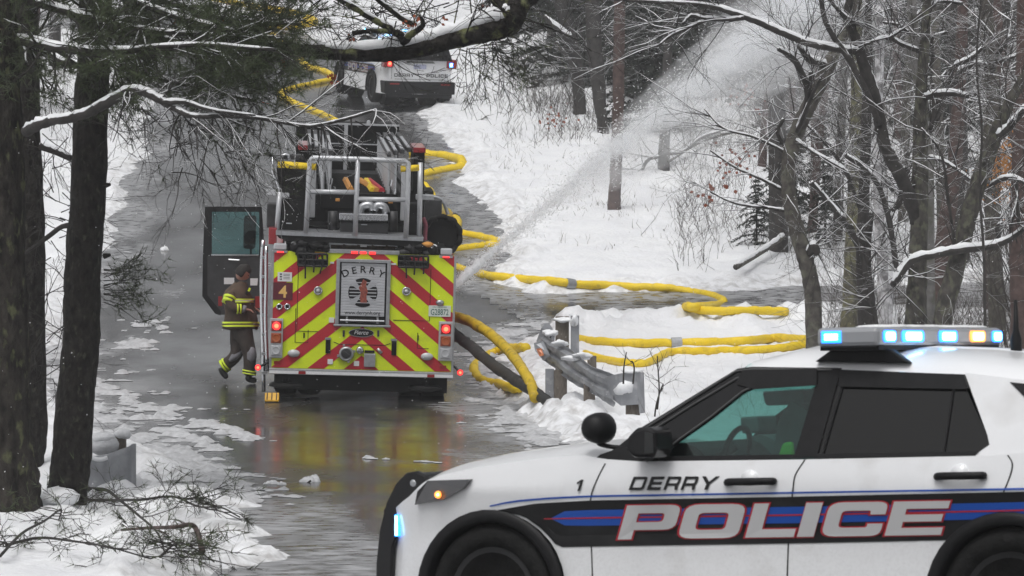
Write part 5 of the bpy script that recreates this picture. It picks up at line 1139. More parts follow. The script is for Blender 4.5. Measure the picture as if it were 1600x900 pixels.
# ------------------------------------------------------------------ trees
def snow_on(mb, S, rad, frac=.75, lift=.55, n=6, rng=random):
    """snow lying along the upper side of a sloping limb, broken where the limb is steep"""
    run = []
    def flush():
        if len(run) > 2:
            k = len(run); mb.tube([p for p, _ in run], [r * (0.35 if i in (0, k - 1) else 1) * rng.uniform(.8, 1.15) for i, (_, r) in enumerate(run)], n)
        run.clear()
    for i in range(len(S)):
        a, c = Vector(S[max(i - 1, 0)][:3]), Vector(S[min(i + 1, len(S) - 1)][:3]); d = (c - a).normalized(); r = rad[i]
        if abs(d.z) < .80: run.append((tuple(Vector(S[i][:3]) + Vector((0, 0, r * lift))), max(r * frac, .006)))
        else: flush()
    flush()
def limb(mb, pts, n=5, sides=8, sm=None, wob=0.0, rng=random, cap=True, frac=.9, lift=.62):
    S = spline(pts, n)
    if wob: S = [np.array([p[0] + rng.uniform(-1, 1) * wob * p[3], p[1], p[2] + rng.uniform(-1, 1) * wob * p[3], p[3] * rng.uniform(1 - wob * .5, 1 + wob * .5)]) for p in S]
    mb.tube([tuple(p[:3]) for p in S], [max(p[3], .003) for p in S], sides, cap=cap)
    if sm is not None: snow_on(sm, S, [p[3] for p in S], frac, lift, 6, rng)
    return S
def twig(mb, p, d, L, r, depth, rng, sm=None, droop=0.0, spread=.7, tips=None, seg=4, forks=3):
    p = Vector(p); d = Vector(d).normalized(); pts = [p.copy()]; dirs = []
    for i in range(seg):
        d = (d + Vector((rng.uniform(-1, 1), rng.uniform(-1, 1), rng.uniform(-1, 1) - droop)) * .22).normalized(); p = p + d * L / seg; pts.append(p.copy()); dirs.append(d.copy())
    rad = [max(r * (1 - .6 * i / seg), .0022) for i in range(seg + 1)]
    mb.tube([tuple(x) for x in pts], rad, 3 if r < .012 else 5, cap=False)
    if sm is not None and r > .006: snow_on(sm, [tuple(x) for x in pts], [max(q, .006) for q in rad], .9, .6, 4, rng)
    if depth > 0:
        for k in range(forks):
            i = rng.randint(1, seg); dd = (dirs[i - 1] + Vector((rng.uniform(-1, 1), rng.uniform(-1, 1), rng.uniform(-1, 1))) * spread).normalized()
            twig(mb, pts[i], dd, L * rng.uniform(.45, .75), rad[i] * .7, depth - 1, rng, sm, droop, spread, tips, seg, forks)
    elif tips is not None: tips.append((pts[-1], d)); tips.append((pts[len(pts) // 2], d))
def needles(mb, p, d, n, L, rng, wd=.0035, spread=.9):
    for _ in range(n):
        v = (Vector(d) * .8 + Vector((rng.gauss(0, 1), rng.gauss(0, 1), rng.gauss(0, 1))) * spread).normalized(); s = v.cross(Vector((rng.gauss(0, 1), rng.gauss(0, 1), rng.gauss(0, 1)))).normalized() * wd
        q = Vector(p) + v * L * rng.uniform(.7, 1.2); a, c = Vector(p) + s, Vector(p) - s
        o = len(mb.v); mb.v += [tuple(a), tuple(c), tuple(q)]; mb.f.append([o, o + 1, o + 2]); mb.m.append(0)
def PX(px, py, Y, rpx): v = P(px, py, Y); return np.array([v.x, v.y, v.z, rpx * Y / F])
def LOC(M, pts): o = np.array([*M, 0]); return [p - o for p in pts]
# --- three pines at the left edge
rng = random.Random(21)
def pine(base_px, name, label, trunkpts, m, group=None, sides=18):
    Y = trunkpts[0][2]; b0 = P(trunkpts[0][0], trunkpts[0][1], Y); t = thing(name, label, 'tree', b0, group)
    q = MB(); top = trunkpts[-1]
    pts = [PX(*p) for p in trunkpts]; pts = [pts[0] + np.array([0, 0, -.5, .12])] + pts + [pts[-1] + np.array([.1, .1, 3, -.03]), pts[-1] + np.array([.2, .2, 7, -.09])]
    S = spline(LOC(b0, pts), 14); rows = []
    for i, p in enumerate(S):
        rows.append([(p[0] + (p[3] * (1 + .05 * math.sin(3 * a + i * .3) + .035 * math.sin(11 * a + i) + rng.uniform(-.02, .02))) * math.cos(a), p[1] + p[3] * math.sin(a), p[2]) for a in np.linspace(0, 2 * math.pi, sides + 1)[:-1]])
    rows = [r + [r[0]] for r in rows]; q.grid(rows); q.build('trunk', m, t, smooth=True); return t, b0
tA, bA = pine(None, 'pine_tree', 'thick rough barked pine trunk cut off by the left edge of the photo', [(8, 800, 35.6, 62), (5, 730, 35.6, 52), (2, 600, 35.6, 45), (0, 400, 35.6, 41), (-3, 200, 35.6, 38), (-6, -20, 35.6, 36)], M_bark)
tB, bB = pine(None, 'pine_tree', 'dark pine trunk showing between the thick edge trunk and the leaning one', [(40, 735, 39.5, 30), (46, 650, 39.5, 27), (44, 400, 39.5, 26), (40, 200, 39.5, 24), (36, -20, 39.5, 23)], M_barkd)
tC, bC = pine(None, 'pine_tree', 'leaning dark pine trunk standing free beside the snow covered guardrail end', [(103, 795, 36.5, 34), (112, 700, 36.5, 31), (124, 560, 36.5, 29.5), (130, 430, 36.5, 28.5), (139, 260, 36.5, 27.5), (146, 100, 36.5, 26), (150, -20, 36.5, 25)], M_barkd)
q = MB(); q.blob(P(92, 778, 36.1) - bC, (.22, .2, .10), 3, .25); q.build('snow_at_foot', M_snowcap, tC, smooth=True)
for px, py in ((163, 290), (163, 400)): a = P(px, py, 36.4) - bC; q = MB(); q.tube([a, a + Vector((.06, -.03, .01))], [.03, .015], 8); q.build('branch_stub', M_barkd, tC)
# crown parts: limbs, dead twigs, needles
def crown(t, b0, limbs, seed, ntw, needle_n, droop=.15, L=(.5, 1.1), Lneed=.10, depth=2, snowy=True, name='crown', tw=M_twig, nm=M_needle, needle_every=1, orange=0):
    rng = random.Random(seed); q = MB(); sm = MB(); nd = MB(); lf = MB()
    for pts in limbs:
        S = limb(q, LOC(b0, [PX(*p) for p in pts]), 5, 7, sm if snowy else None, .12, rng)
        k = len(S)
        for _ in range(ntw):
            i = rng.randint(1, k - 1); a, c = Vector(S[i - 1][:3]), Vector(S[i][:3]); d = (c - a).normalized(); pp = a.lerp(c, rng.random())
            dd = d * .6 + Vector((rng.uniform(-1, 1), rng.uniform(-.8, .8), rng.uniform(-1, .7))); tips = []
            twig(q, pp, dd, rng.uniform(*L), max(S[i][3] * .35, .007), depth, rng, sm if snowy and rng.random() < .5 else None, droop, .75, tips)
            if needle_n:
                for j, (tp, td) in enumerate(tips):
                    if j % needle_every == 0: needles(nd, tp, td, needle_n, Lneed, rng)
            if orange and rng.random() < orange:
                tp, td = rng.choice(tips); c = Vector(tp)
                for _ in range(3): u_ = Vector((rng.gauss(0, 1), rng.gauss(0, 1), rng.gauss(0, 1))).normalized() * .045; w_ = u_.cross(Vector((0, .3, 1))).normalized() * .014; lf.add([tuple(c), tuple(c + u_ * .5 + w_), tuple(c + u_), tuple(c + u_ * .5 - w_)], [(0, 1, 2, 3)])
    o = q.build(name, tw, t, smooth=True, recalc=False)
    if sm.v: sm.build('snow', M_snowcap, t, smooth=True, recalc=False)['kind'] = 'stuff'
    if nd.v: nd.build('needles', nm, t, recalc=False)
    if lf.v: lf.build('dead_leaves', M_leafo, t, recalc=False)
    return o
crown(tA, bA, [[(20, 60, 35.6, 10), (90, 75, 35.2, 8), (180, 80, 34.8, 6), (300, 70, 34.3, 4), (430, 78, 34, 3)],
               [(20, -10, 35.6, 9), (110, 20, 35.3, 7), (230, 48, 35, 5), (340, 55, 34.8, 3.5), (440, 58, 34.5, 2)],
               [(25, -40, 35.6, 9), (160, -15, 35.3, 7), (280, 28, 35, 5), (420, 60, 34.8, 3)]], 31, 54, 10, .0, (.25, .6), .11, orange=.08)
crown(tC, bC, [[(150, 40, 36.4, 8), (230, 55, 36.2, 6), (330, 75, 36, 4.5), (420, 95, 35.8, 3)], [(150, 90, 36.4, 6), (220, 115, 36.2, 5), (300, 135, 36, 3.5), (400, 158, 35.8, 2.5)],
               [(150, -20, 36.4, 8), (250, 0, 36.2, 6), (360, 30, 36, 4), (470, 38, 35.8, 2.5)]], 32, 30, 9, .0, (.25, .6), .11, orange=.05)
# white limb rising from the thick trunk and drooping over the road
q = MB(); sm = MB(); rng = random.Random(5)
S = limb(q, LOC(bA, [PX(*p) for p in [(40, 206, 35.2, 9), (60, 195, 35.0, 9), (85, 188, 34.9, 8), (115, 184, 34.8, 8), (150, 170, 34.7, 8), (185, 150, 34.6, 8), (210, 141, 34.5, 7.5), (235, 148, 34.4, 7), (268, 166, 34.3, 6), (300, 181, 34.2, 4.5), (350, 181, 34.1, 3.8), (400, 184, 34, 3.2), (440, 191, 34, 3), (485, 197, 34, 2.8), (540, 186, 33.9, 2.6), (588, 171, 33.9, 2.0)]]), 6, 9, sm, .10, rng, frac=.85, lift=.5)
S2 = limb(q, LOC(bA, [PX(*p) for p in [(255, 160, 34.3, 5), (290, 160, 34.2, 4), (330, 172, 34.1, 3.5), (400, 181, 34, 2.5)]]), 5, 7, sm, .1, rng)
for k in range(44):
    i = rng.randint(30, len(S) - 1); a = Vector(S[i][:3]); twig(q, a, (rng.uniform(-.2, 1), rng.uniform(-.5, .5), rng.uniform(-1.1, .4)), rng.uniform(.25, .75), .010, 2, rng, sm if k % 6 == 0 else None, .25)
q.build('snowy_limb', M_barkdk, tA, smooth=True, recalc=False); sm.build('limb_snow', M_snowcap, tA, smooth=True, recalc=False)
q = MB(); sm = MB(); S = limb(q, LOC(bB, [PX(*p) for p in [(40, 60, 39, 9), (62, 70, 39, 8), (95, 95, 38.8, 7), (125, 102, 38.6, 6), (150, 101, 38.4, 5), (172, 112, 38.2, 3)]]), 5, 8, sm, .1, rng)
limb(q, LOC(bB, [PX(*p) for p in [(62, 228, 39.3, 6), (85, 236, 39.3, 5.5), (112, 248, 39.3, 5)]]), 4, 8, sm); limb(q, LOC(bB, [PX(*p) for p in [(40, 395, 39.2, 3), (75, 370, 39, 4), (95, 355, 38.9, 4), (108, 352, 38.8, 5)]]), 4, 7)
for k in range(60):
    twig(q, P(rng.uniform(60, 110), rng.uniform(90, 620), 39) - bB, (rng.uniform(-1, 1), 0, rng.uniform(-1, .6)), rng.uniform(.2, .6), .007, 2, rng)
q.build('branches', M_twig, tB, smooth=True, recalc=False); sm.build('snow', M_snowcap, tB, smooth=True, recalc=False)
# dead twig fans hanging over the road from the leaning pine
q = MB(); nd = MB(); rng = random.Random(9)
for k in range(44):
    px, py = rng.choice([(rng.uniform(170, 420), rng.uniform(105, 235)), (rng.uniform(260, 380), rng.uniform(190, 270)), (rng.uniform(380, 560), rng.uniform(95, 190))])
    twig(q, P(px, py, rng.uniform(34, 36)) - bC, (rng.uniform(-.3, 1), rng.uniform(-.4, .4), rng.uniform(-1, .7)), rng.uniform(.25, .6), .007, 2, rng, None, .1, .8)
for k in range(14):
    tips = []; twig(q, P(162, rng.uniform(415, 480), 36.3) - bC, (1, rng.uniform(-.4, .4), rng.uniform(-.4, .25)), rng.uniform(.2, .42), .006, 2, rng, None, 0, .8, tips)
    for tp, td in tips: needles(nd, tp, td, 4, .09, rng)
q.build('dead_twigs', M_twig, tC, smooth=True, recalc=False); nd.build('needle_tuft', M_needle, tC, recalc=False)
# --- big snow laden limb across the top, from a trunk out of frame
bL = Vector((8.4, 37.5, float(prof(37.5)))); tL = thing('oak_tree', 'lichen crusted tree limb loaded with snow reaching across the top of the photo', 'tree', bL)
q = MB(); S = spline([np.array([0, 0, -.5, .42]), np.array([.05, 0, 2, .33]), np.array([0, 0, 5, .29]), np.array([-.15, .1, 8, .22]), np.array([.1, 0, 11, .12])], 8); q.tube([tuple(p[:3]) for p in S], [p[3] for p in S], 14); q.build('trunk', M_bark, tL, smooth=True)
q = MB(); sm = MB(); rng = random.Random(12)
pts = [np.array([-.1, 0, 5.6, .2])] + LOC(bL, [PX(*p) for p in [(1350, -190, 37.2, 22), (1050, -130, 36.8, 22), (880, -55, 36.4, 23), (815, -6, 36.2, 24), (792, 33, 36.1, 24), (760, 46, 36, 20), (700, 62, 36, 17), (630, 79, 36, 15), (560, 83, 36, 13), (490, 81, 36, 11), (430, 74, 36, 9), (370, 68, 36, 8), (300, 60, 36, 5)]])
S = limb(q, pts, 7, 12, None, .08, rng)
sn = [s for s in S if s[0] < (P(783, 0, 36).x - bL.x) and s[0] > (P(500, 0, 36).x - bL.x)]
for j in range(2): sm.tube([tuple(Vector(s[:3]) + Vector((0, (-.35 + .6 * j) * s[3], s[3] * .86))) for s in sn], [max(s[3], .085) * rng.uniform(.58, .74) * (.4 if i in (0, len(sn) - 1) else 1) for i, s in enumerate(sn)], 9)
S3 = limb(q, LOC(bL, [PX(*p) for p in [(630, 78, 36, 8), (628, 58, 35.9, 7), (605, 42, 35.8, 6), (580, 28, 35.7, 5), (550, 10, 35.6, 5), (520, -6, 35.5, 4), (480, -30, 35.4, 3)]]), 5, 8, sm, .1, rng)
limb(q, LOC(bL, [PX(*p) for p in [(630, 70, 36, 6), (640, 55, 35.8, 6), (655, 45, 35.7, 5), (661, 38, 35.6, 4), (658, 26, 35.5, 2.5)]]), 5, 8, sm, .1, rng)
limb(q, LOC(bL, [PX(*p) for p in [(655, 45, 36, 5), (630, 30, 35.9, 4.5), (600, 8, 35.8, 4), (580, -10, 35.7, 3.5)]]), 5, 8, sm, .1, rng)
limb(q, LOC(bL, [PX(*p) for p in [(795, 26, 36, 10), (780, 10, 36, 8), (768, -6, 36, 6), (755, -30, 36, 5)]]), 5, 8, sm, .1, rng)
limb(q, LOC(bL, [PX(*p) for p in [(550, 52, 35.7, 4), (590, 48, 35.7, 4), (620, 52, 35.8, 4)]]), 5, 6, None, .1, rng)
nd = MB()
for k in range(84):
    i = rng.randint(30, len(S) - 1) if k < 34 else 0
    a = Vector(S[i][:3]) if k < 34 else P(rng.uniform(380, 830), rng.uniform(-10, 60), rng.uniform(35, 37)) - bL
    tips = []; twig(q, a, (rng.uniform(-1, 1), rng.uniform(-.5, .5), rng.uniform(-.6, 1)), rng.uniform(.25, .8), .008, 2, rng, sm if k % 7 == 0 else None, 0, .8, tips)
for k in range(26):
    tips = []; twig(q, P(rng.uniform(715, 800), rng.uniform(55, 100), 36) - bL, (rng.uniform(-.2, 1), rng.uniform(-.4, .4), rng.uniform(-1, .2)), rng.uniform(.2, .5), .006, 2, rng, None, .1, .8, tips)
    for tp, td in tips[::3]: needles(nd, tp, td, 4, .10, rng)
for i in range(60, len(S)):
    for _ in range(2 if S[i][0] > (P(470, 0, 36).x - bL.x) else 5): needles(nd, Vector(S[i][:3]) + Vector((0, 0, -.02)), (0, 0, -.5), 5, .09, rng)
q.build('limb', M_limb, tL, smooth=True, recalc=False); sm.build('limb_snow', M_snowcap, tL, smooth=True, recalc=False); nd.build('needles', M_needle, tL, recalc=False)
lf = MB()
for px, py in ((648, 28), (652, 34), (643, 36), (690, 28), (544, 52), (522, 118), (521, 126), (518, 133), (404, 112), (402, 105)):
    c = P(px, py, 35.6) - bL
    for _ in range(4): c = c + Vector((rng.gauss(0, .02), 0, rng.gauss(0, .025))); u_ = Vector((rng.gauss(0, 1), rng.gauss(0, .6), rng.gauss(0, 1.4))).normalized() * .045; w_ = u_.cross(Vector((0, 1, .2))).normalized() * .014; lf.add([tuple(c), tuple(c + u_ * .5 + w_), tuple(c + u_), tuple(c + u_ * .5 - w_)], [(0, 1, 2, 3)])
lf.build('dead_leaves', M_leafo, tL, recalc=False)
# --- named trees on the right bank
def bare_tree(label, trunk, limbs, seed, m, ntw=30, name='bare_tree', L=(.5, 1.3), r0=.012, depth=2, sides=10, group=None, tw=None, snowp=.4, trunksnow=None, span=None):
    rng = random.Random(seed); Y = trunk[0][2]; b0 = P(trunk[0][0], trunk[0][1], Y); b0.z = gz(b0.x, Y) - .15
    t = thing(name, label, 'tree', b0, group); pts = [PX(*p) for p in trunk]
    pts[0] = np.array([b0.x, Y, b0.z, pts[0][3] * 1.12]); q = MB(); sm = MB(); S = limb(q, LOC(b0, pts), 7, sides, None, .06, rng); q.build('trunk', m, t, smooth=True)
    q = MB(); allS = [(S[len(S) // 3:], 1.0)]
    for l_ in limbs: allS.append((limb(q, LOC(b0, [PX(*p) for p in l_]), 6, 7, sm, .10, rng, frac=1.0, lift=.6), 1.0))
    for _ in range(ntw):
        SS, _w = rng.choice(allS); i = rng.randint(1, len(SS) - 1); a, c = Vector(SS[i - 1][:3]), Vector(SS[i][:3]); d = (c - a).normalized()
        dd = d * .5 + Vector((rng.uniform(-1, 1), rng.uniform(-.7, .7), rng.uniform(-.5, .9)))
        twig(q, a.lerp(c, rng.random()), dd, rng.uniform(*L), r0, depth, rng, sm if rng.random() < snowp + .25 else None, .0, .75)
    # dust of snow clinging to the windward side of trunk
    if trunksnow: 
        for i in range(len(S) - 1):
            if rng.random() < trunksnow: p = Vector(S[i][:3]); sm.blob(p + Vector((S[i][3] * .7, -S[i][3] * .5, 0)), (S[i][3] * .5, S[i][3] * .5, S[i][3] * rng.uniform(.8, 2.2)), i, .3, n=6)
    if q.v: q.build('branches', tw or M_barkdk, t, smooth=True, recalc=False)
    if sm.v: sm.build('snow', M_snowcap, t, smooth=True, recalc=False)['kind'] = 'stuff'
    return t
bare_tree('grey bare tree trunk standing alone in front of the yellow hoses, bending right then left', [(1275, 545, 52, 14), (1270, 470, 52, 13.5), (1261, 415, 52, 13), (1248, 370, 52, 13), (1236, 325, 52, 12), (1231, 280, 52, 12), (1236, 235, 52, 12.5), (1252, 190, 52, 12.5), (1275, 145, 52, 12), (1296, 100, 52, 11), (1318, 55, 52, 9), (1335, 5, 52, 8), (1350, -60, 52, 7)],
  [[(1244, 208, 52, 5), (1254, 185, 51.8, 5), (1262, 150, 51.6, 5.5), (1256, 122, 51.5, 5.5), (1238, 90, 51.4, 5), (1216, 76, 51.3, 3.5)], [(1263, 150, 51.6, 3.5), (1266, 130, 51.5, 3), (1266, 112, 51.4, 3)], [(1292, 103, 52, 7), (1268, 95, 51.8, 6), (1256, 82, 51.7, 5), (1247, 70, 51.6, 3)],
   [(1246, 206, 51.9, 4), (1262, 165, 51.6, 3), (1282, 122, 51.4, 2)], [(1238, 215, 52, 3.5), (1275, 240, 51.6, 3), (1322, 268, 51.3, 3), (1327, 300, 51.2, 2.5)], [(1236, 330, 52, 3), (1200, 325, 52, 2.5), (1150, 318, 52, 2), (1110, 300, 52, 1.2)],
   [(1262, 400, 52, 7), (1272, 385, 51.8, 7), (1278, 398, 51.8, 5)], [(1228, 300, 52, 3), (1190, 280, 52, 2.5), (1150, 262, 52, 2), (1110, 235, 52, 1.5)], [(1232, 240, 52, 3), (1180, 215, 52, 2.2), (1130, 200, 52, 1.6), (1100, 170, 52, 1)], [(1225, 185, 52, 3), (1215, 205, 52, 3), (1222, 225, 52, 3)]], 41, M_barkg, 70, L=(.4, 1.2), r0=.010)
bare_tree('dark main tree trunk behind the light bar, forking with a dark limb that leans left', [(1428, 545, 50, 20), (1431, 480, 50, 17), (1434, 420, 50, 15), (1436, 340, 50, 14), (1438, 270, 50, 13), (1437, 200, 50, 11), (1440, 130, 50, 9), (1445, 60, 50, 8), (1449, 0, 50, 7), (1452, -60, 50, 6)],
  [[(1432, 350, 50, 11), (1422, 310, 49.9, 11), (1402, 265, 49.8, 11), (1384, 230, 49.8, 10), (1374, 190, 49.8, 10), (1366, 150, 49.8, 9.5), (1352, 110, 49.8, 9), (1338, 65, 49.8, 8), (1325, 25, 49.8, 7), (1332, -20, 49.8, 6)],
   [(1374, 195, 49.7, 5), (1352, 140, 49.6, 5), (1325, 90, 49.6, 5), (1298, 50, 49.6, 4.5), (1286, 20, 49.6, 4), (1284, -20, 49.6, 3)],
   [(1340, 80, 49.7, 6), (1305, 76, 49.6, 6), (1265, 68, 49.5, 6), (1225, 52, 49.4, 6), (1185, 35, 49.3, 5.5), (1150, 22, 49.2, 5), (1110, 10, 49.1, 4), (1050, 4, 49, 3.2), (960, -1, 49, 2.5)],
   [(1162, 28, 49.2, 4), (1130, 30, 49.2, 4), (1100, 29, 49.2, 3.5), (1080, 25, 49.2, 3), (1066, 38, 49.2, 2)], [(1105, 30, 49.2, 3), (1078, 43, 49.2, 3), (1050, 55, 49.2, 2.5), (1030, 70, 49.2, 1.5)],
   [(1440, 155, 50, 5), (1460, 148, 49.8, 5.5), (1490, 146, 49.6, 5), (1514, 151, 49.5, 4)], [(1436, 80, 50, 4), (1410, 70, 49.8, 3.5), (1385, 58, 49.7, 3), (1350, 70, 49.6, 2)], [(1386, 62, 49.7, 3), (1400, 52, 49.6, 3), (1412, 45, 49.5, 2)],
   [(1452, 245, 50, 4), (1475, 252, 49.8, 3), (1500, 268, 49.7, 2.5), (1530, 290, 49.6, 1.5)], [(1350, 40, 49.8, 4), (1325, 30, 49.7, 4), (1305, 10, 49.6, 3), (1290, -10, 49.6, 2.5)],
   [(1432, 400, 50, 6), (1410, 420, 49.8, 6), (1395, 445, 49.6, 5)]], 42, M_barkm, 120, L=(.4, 1.3), r0=.010)
bare_tree('pale upright trunk close behind the dark forked tree at the top right', [(1450, 560, 51.5, 11), (1450, 300, 51.5, 10), (1447, 200, 51.5, 9.5), (1436, 130, 51.5, 9), (1428, 60, 51.5, 9), (1424, -20, 51.5, 8)],
  [[(1452, 200, 51.5, 4), (1465, 170, 51.4, 4), (1482, 135, 51.3, 4), (1490, 105, 51.2, 3.5), (1515, 92, 51.1, 4), (1535, 75, 51, 2.5)], [(1450, 110, 51.5, 3.5), (1458, 90, 51.4, 3), (1457, 60, 51.4, 2.5), (1480, 50, 51.3, 2.5)], [(1448, 230, 51.5, 3), (1458, 180, 51.4, 3), (1458, 130, 51.4, 2.5)], [(1430, 60, 51.5, 3), (1405, 40, 51.4, 3), (1380, 35, 51.3, 2)], [(1428, 30, 51.5, 4), (1450, 12, 51.4, 4), (1475, 2, 51.3, 3.5), (1505, 6, 51.2, 3)]], 43, mat('pale_bark', (.16, .155, .15), .9, var=.3, bump=.6, col2=(.10, .10, .08), snow=.05), 50, L=(.4, 1.1), r0=.009)
bare_tree('rough mossy tree leaning right, standing left of the radio antenna', [(1463, 560, 49, 17), (1472, 510, 49, 16), (1490, 430, 49, 15), (1508, 360, 49, 14), (1524, 300, 49, 14), (1545, 240, 49, 13), (1562, 195, 49, 11), (1580, 155, 49, 9), (1605, 115, 49, 8), (1640, 60, 49, 6)],
  [[(1548, 290, 49, 4), (1565, 280, 48.8, 4), (1585, 278, 48.7, 4), (1605, 288, 48.6, 3)], [(1588, 282, 48.7, 3), (1590, 310, 48.6, 3), (1592, 350, 48.5, 3)], [(1400, 440, 49.2, 4), (1425, 408, 49, 6), (1460, 398, 48.9, 6), (1500, 390, 48.8, 6.5), (1550, 384, 48.7, 6), (1580, 372, 48.6, 5), (1605, 352, 48.5, 4)], [(1556, 215, 49, 7), (1572, 205, 48.8, 7), (1588, 185, 48.7, 6), (1608, 165, 48.6, 5)], [(1560, 372, 48.7, 3), (1558, 355, 48.7, 3), (1566, 348, 48.7, 2.5)],
   [(1495, 410, 49, 3), (1480, 300, 48.8, 2.5), (1470, 240, 48.7, 2), (1440, 200, 48.6, 1.5)]], 44, M_barkm, 60, L=(.4, 1.2), r0=.010)
bare_tree('yellow lichen covered trunk right of the lone grey tree', [(1325, 560, 60, 14), (1328, 480, 60, 13), (1332, 380, 60, 12), (1336, 270, 60, 11), (1338, 150, 60, 9), (1340, 50, 60, 7), (1342, -30, 60, 6)], [[(1336, 280, 60, 3.5), (1365, 262, 59.8, 3), (1395, 300, 59.6, 2)]], 45, mat('yellow_lichen_bark', (.10, .095, .07), .9, var=.4, bump=.7, col2=(.17, .17, .09), mixscale=8, mixlo=.46, mixhi=.64), 30, L=(.5, 1.3))
bare_tree('dark stem cluster between the yellow lichen trunk and the forked tree', [(1356, 560, 57, 13), (1352, 480, 57, 12), (1348, 400, 57, 11), (1350, 300, 57, 9), (1354, 180, 57, 8), (1356, 60, 57, 6), (1358, -30, 57, 5)],
  [[(1372, 520, 56.5, 4), (1352, 420, 56.3, 4), (1325, 355, 56.2, 4.5), (1290, 310, 56.1, 4), (1268, 285, 56, 4)], [(1368, 500, 56.5, 3), (1345, 400, 56.4, 3), (1330, 350, 56.3, 2.5)], [(1404, 440, 56.5, 4), (1398, 400, 56.4, 4.5), (1388, 340, 56.3, 4.5), (1372, 290, 56.2, 4), (1345, 258, 56.1, 4), (1318, 242, 56, 3.5)], [(1345, 330, 57, 3), (1322, 270, 56.8, 3), (1290, 225, 56.7, 2.5), (1240, 175, 56.6, 2)], [(1362, 480, 57, 6), (1356, 400, 56.8, 5), (1362, 330, 56.7, 4)]], 46, M_barkdk, 60, L=(.5, 1.4))
bare_tree('snow plastered pale trunk between the dark stem cluster and the forked tree', [(1388, 560, 58, 14), (1385, 480, 58, 13), (1380, 400, 58, 11), (1374, 300, 58, 10), (1372, 200, 58, 8), (1375, 80, 58, 7), (1376, -30, 58, 5)], [[(1380, 330, 58, 4), (1404, 318, 57.8, 5), (1416, 260, 57.7, 4)]], 47, mat('snowy_bark', (.20, .195, .20), .9, var=.3, bump=.6, col2=(.7, .7, .72), mixscale=6, mixlo=.4, mixhi=.6, snow=.2), 30, L=(.5, 1.2), trunksnow=.35)
bare_tree('smooth grey trunk with a snow patch near the top right corner', [(1560, 560, 60, 13), (1552, 350, 60, 12), (1545, 230, 60, 11), (1552, 160, 60, 11), (1545, 80, 60, 10), (1540, -30, 60, 9)], [[(1545, 130, 60, 4), (1560, 85, 59.8, 4), (1580, 55, 59.7, 3)], [(1548, 105, 60, 3), (1530, 100, 59.8, 4), (1500, 110, 59.7, 4), (1488, 140, 59.6, 3), (1460, 195, 59.5, 3)], [(1548, 98, 60, 3), (1575, 92, 59.8, 3), (1605, 78, 59.7, 2)]], 48, M_barkg, 40, L=(.5, 1.2))
bare_tree('reddish brown trunk behind and left of the leaning mossy tree', [(1452, 560, 64, 16), (1462, 470, 64, 15), (1474, 380, 64, 14), (1490, 270, 64, 12), (1500, 120, 64, 10), (1506, -30, 64, 8)], [], 49, M_barkred, 16)
bare_tree('reddish trunk at the right edge beyond the antenna', [(1600, 560, 55, 18), (1594, 440, 55, 17), (1592, 330, 55, 15), (1596, 180, 55, 12), (1600, -30, 55, 10)], [], 50, M_barkred, 20)
bare_tree('thin brown trunk just left of the radio antenna', [(1548, 560, 66, 12), (1548, 420, 66, 11), (1552, 300, 66, 10), (1556, 120, 66, 8), (1560, -30, 66, 7)], [], 51, M_barkred, 16)
bare_tree('very thin dark sapling rising past the leaning mossy tree', [(1540, 560, 47, 2.6), (1538, 420, 47, 2.4), (1531, 300, 47, 2.2), (1534, 200, 47, 2.0), (1526, 100, 47, 1.8), (1534, -20, 47, 1.5)], [], 52, M_barkdk, 14, L=(.3, .7), r0=.005, sides=6, name='sapling')
def mtree(label, base, pts, m, limbs, seed, ntw=25, **k):
    h_ = hit(*base); Y = h_.y; return bare_tree(label, [(base[0], base[1] + 6, Y, base[2] if len(base) > 2 else pts[0][2])] + [(x, y, Y, r) for x, y, r in pts], [[(x, y, Y - .3, r) for x, y, r in l_] for l_ in limbs], seed, m, ntw, **k)
mtree('reddish pine trunk standing in the spray, its foot bare in the snow', (959, 326), [(961, 290, 10), (965, 200, 9.5), (967, 100, 9.5), (968, 0, 9), (968, -60, 8)], M_barkred, [], 53, 10, L=(.6, 1.6))
mtree('dark tapering trunk on the slope just left of the reddish pine', (944, 208), [(940, 185, 9), (934, 125, 12), (928, 60, 12.5), (924, -40, 12)], M_barkdk, [], 54, 26, L=(.8, 2))
mtree('dark bent trunk on the slope right of the far police vehicle', (905, 178), [(905, 150, 10), (898, 95, 11), (888, 50, 11), (876, 10, 10), (866, -40, 9)], M_barkdk, [[(900, 110, 5), (885, 90, 4), (868, 65, 4)], [(893, 60, 5), (872, 45, 5), (850, 25, 4)]], 55, 26, L=(.8, 2))
mtree('short dark trunk on the slope right of the reddish pine', (1037, 266), [(1038, 230, 9), (1041, 150, 8), (1044, 60, 7), (1046, -40, 6)], M_barkdk, [[(1046, 240, 3), (1070, 235, 3), (1095, 215, 2.5), (1125, 205, 2)], [(1030, 245, 3), (1012, 250, 3), (1000, 275, 2)]], 56, 30, L=(.8, 1.8))
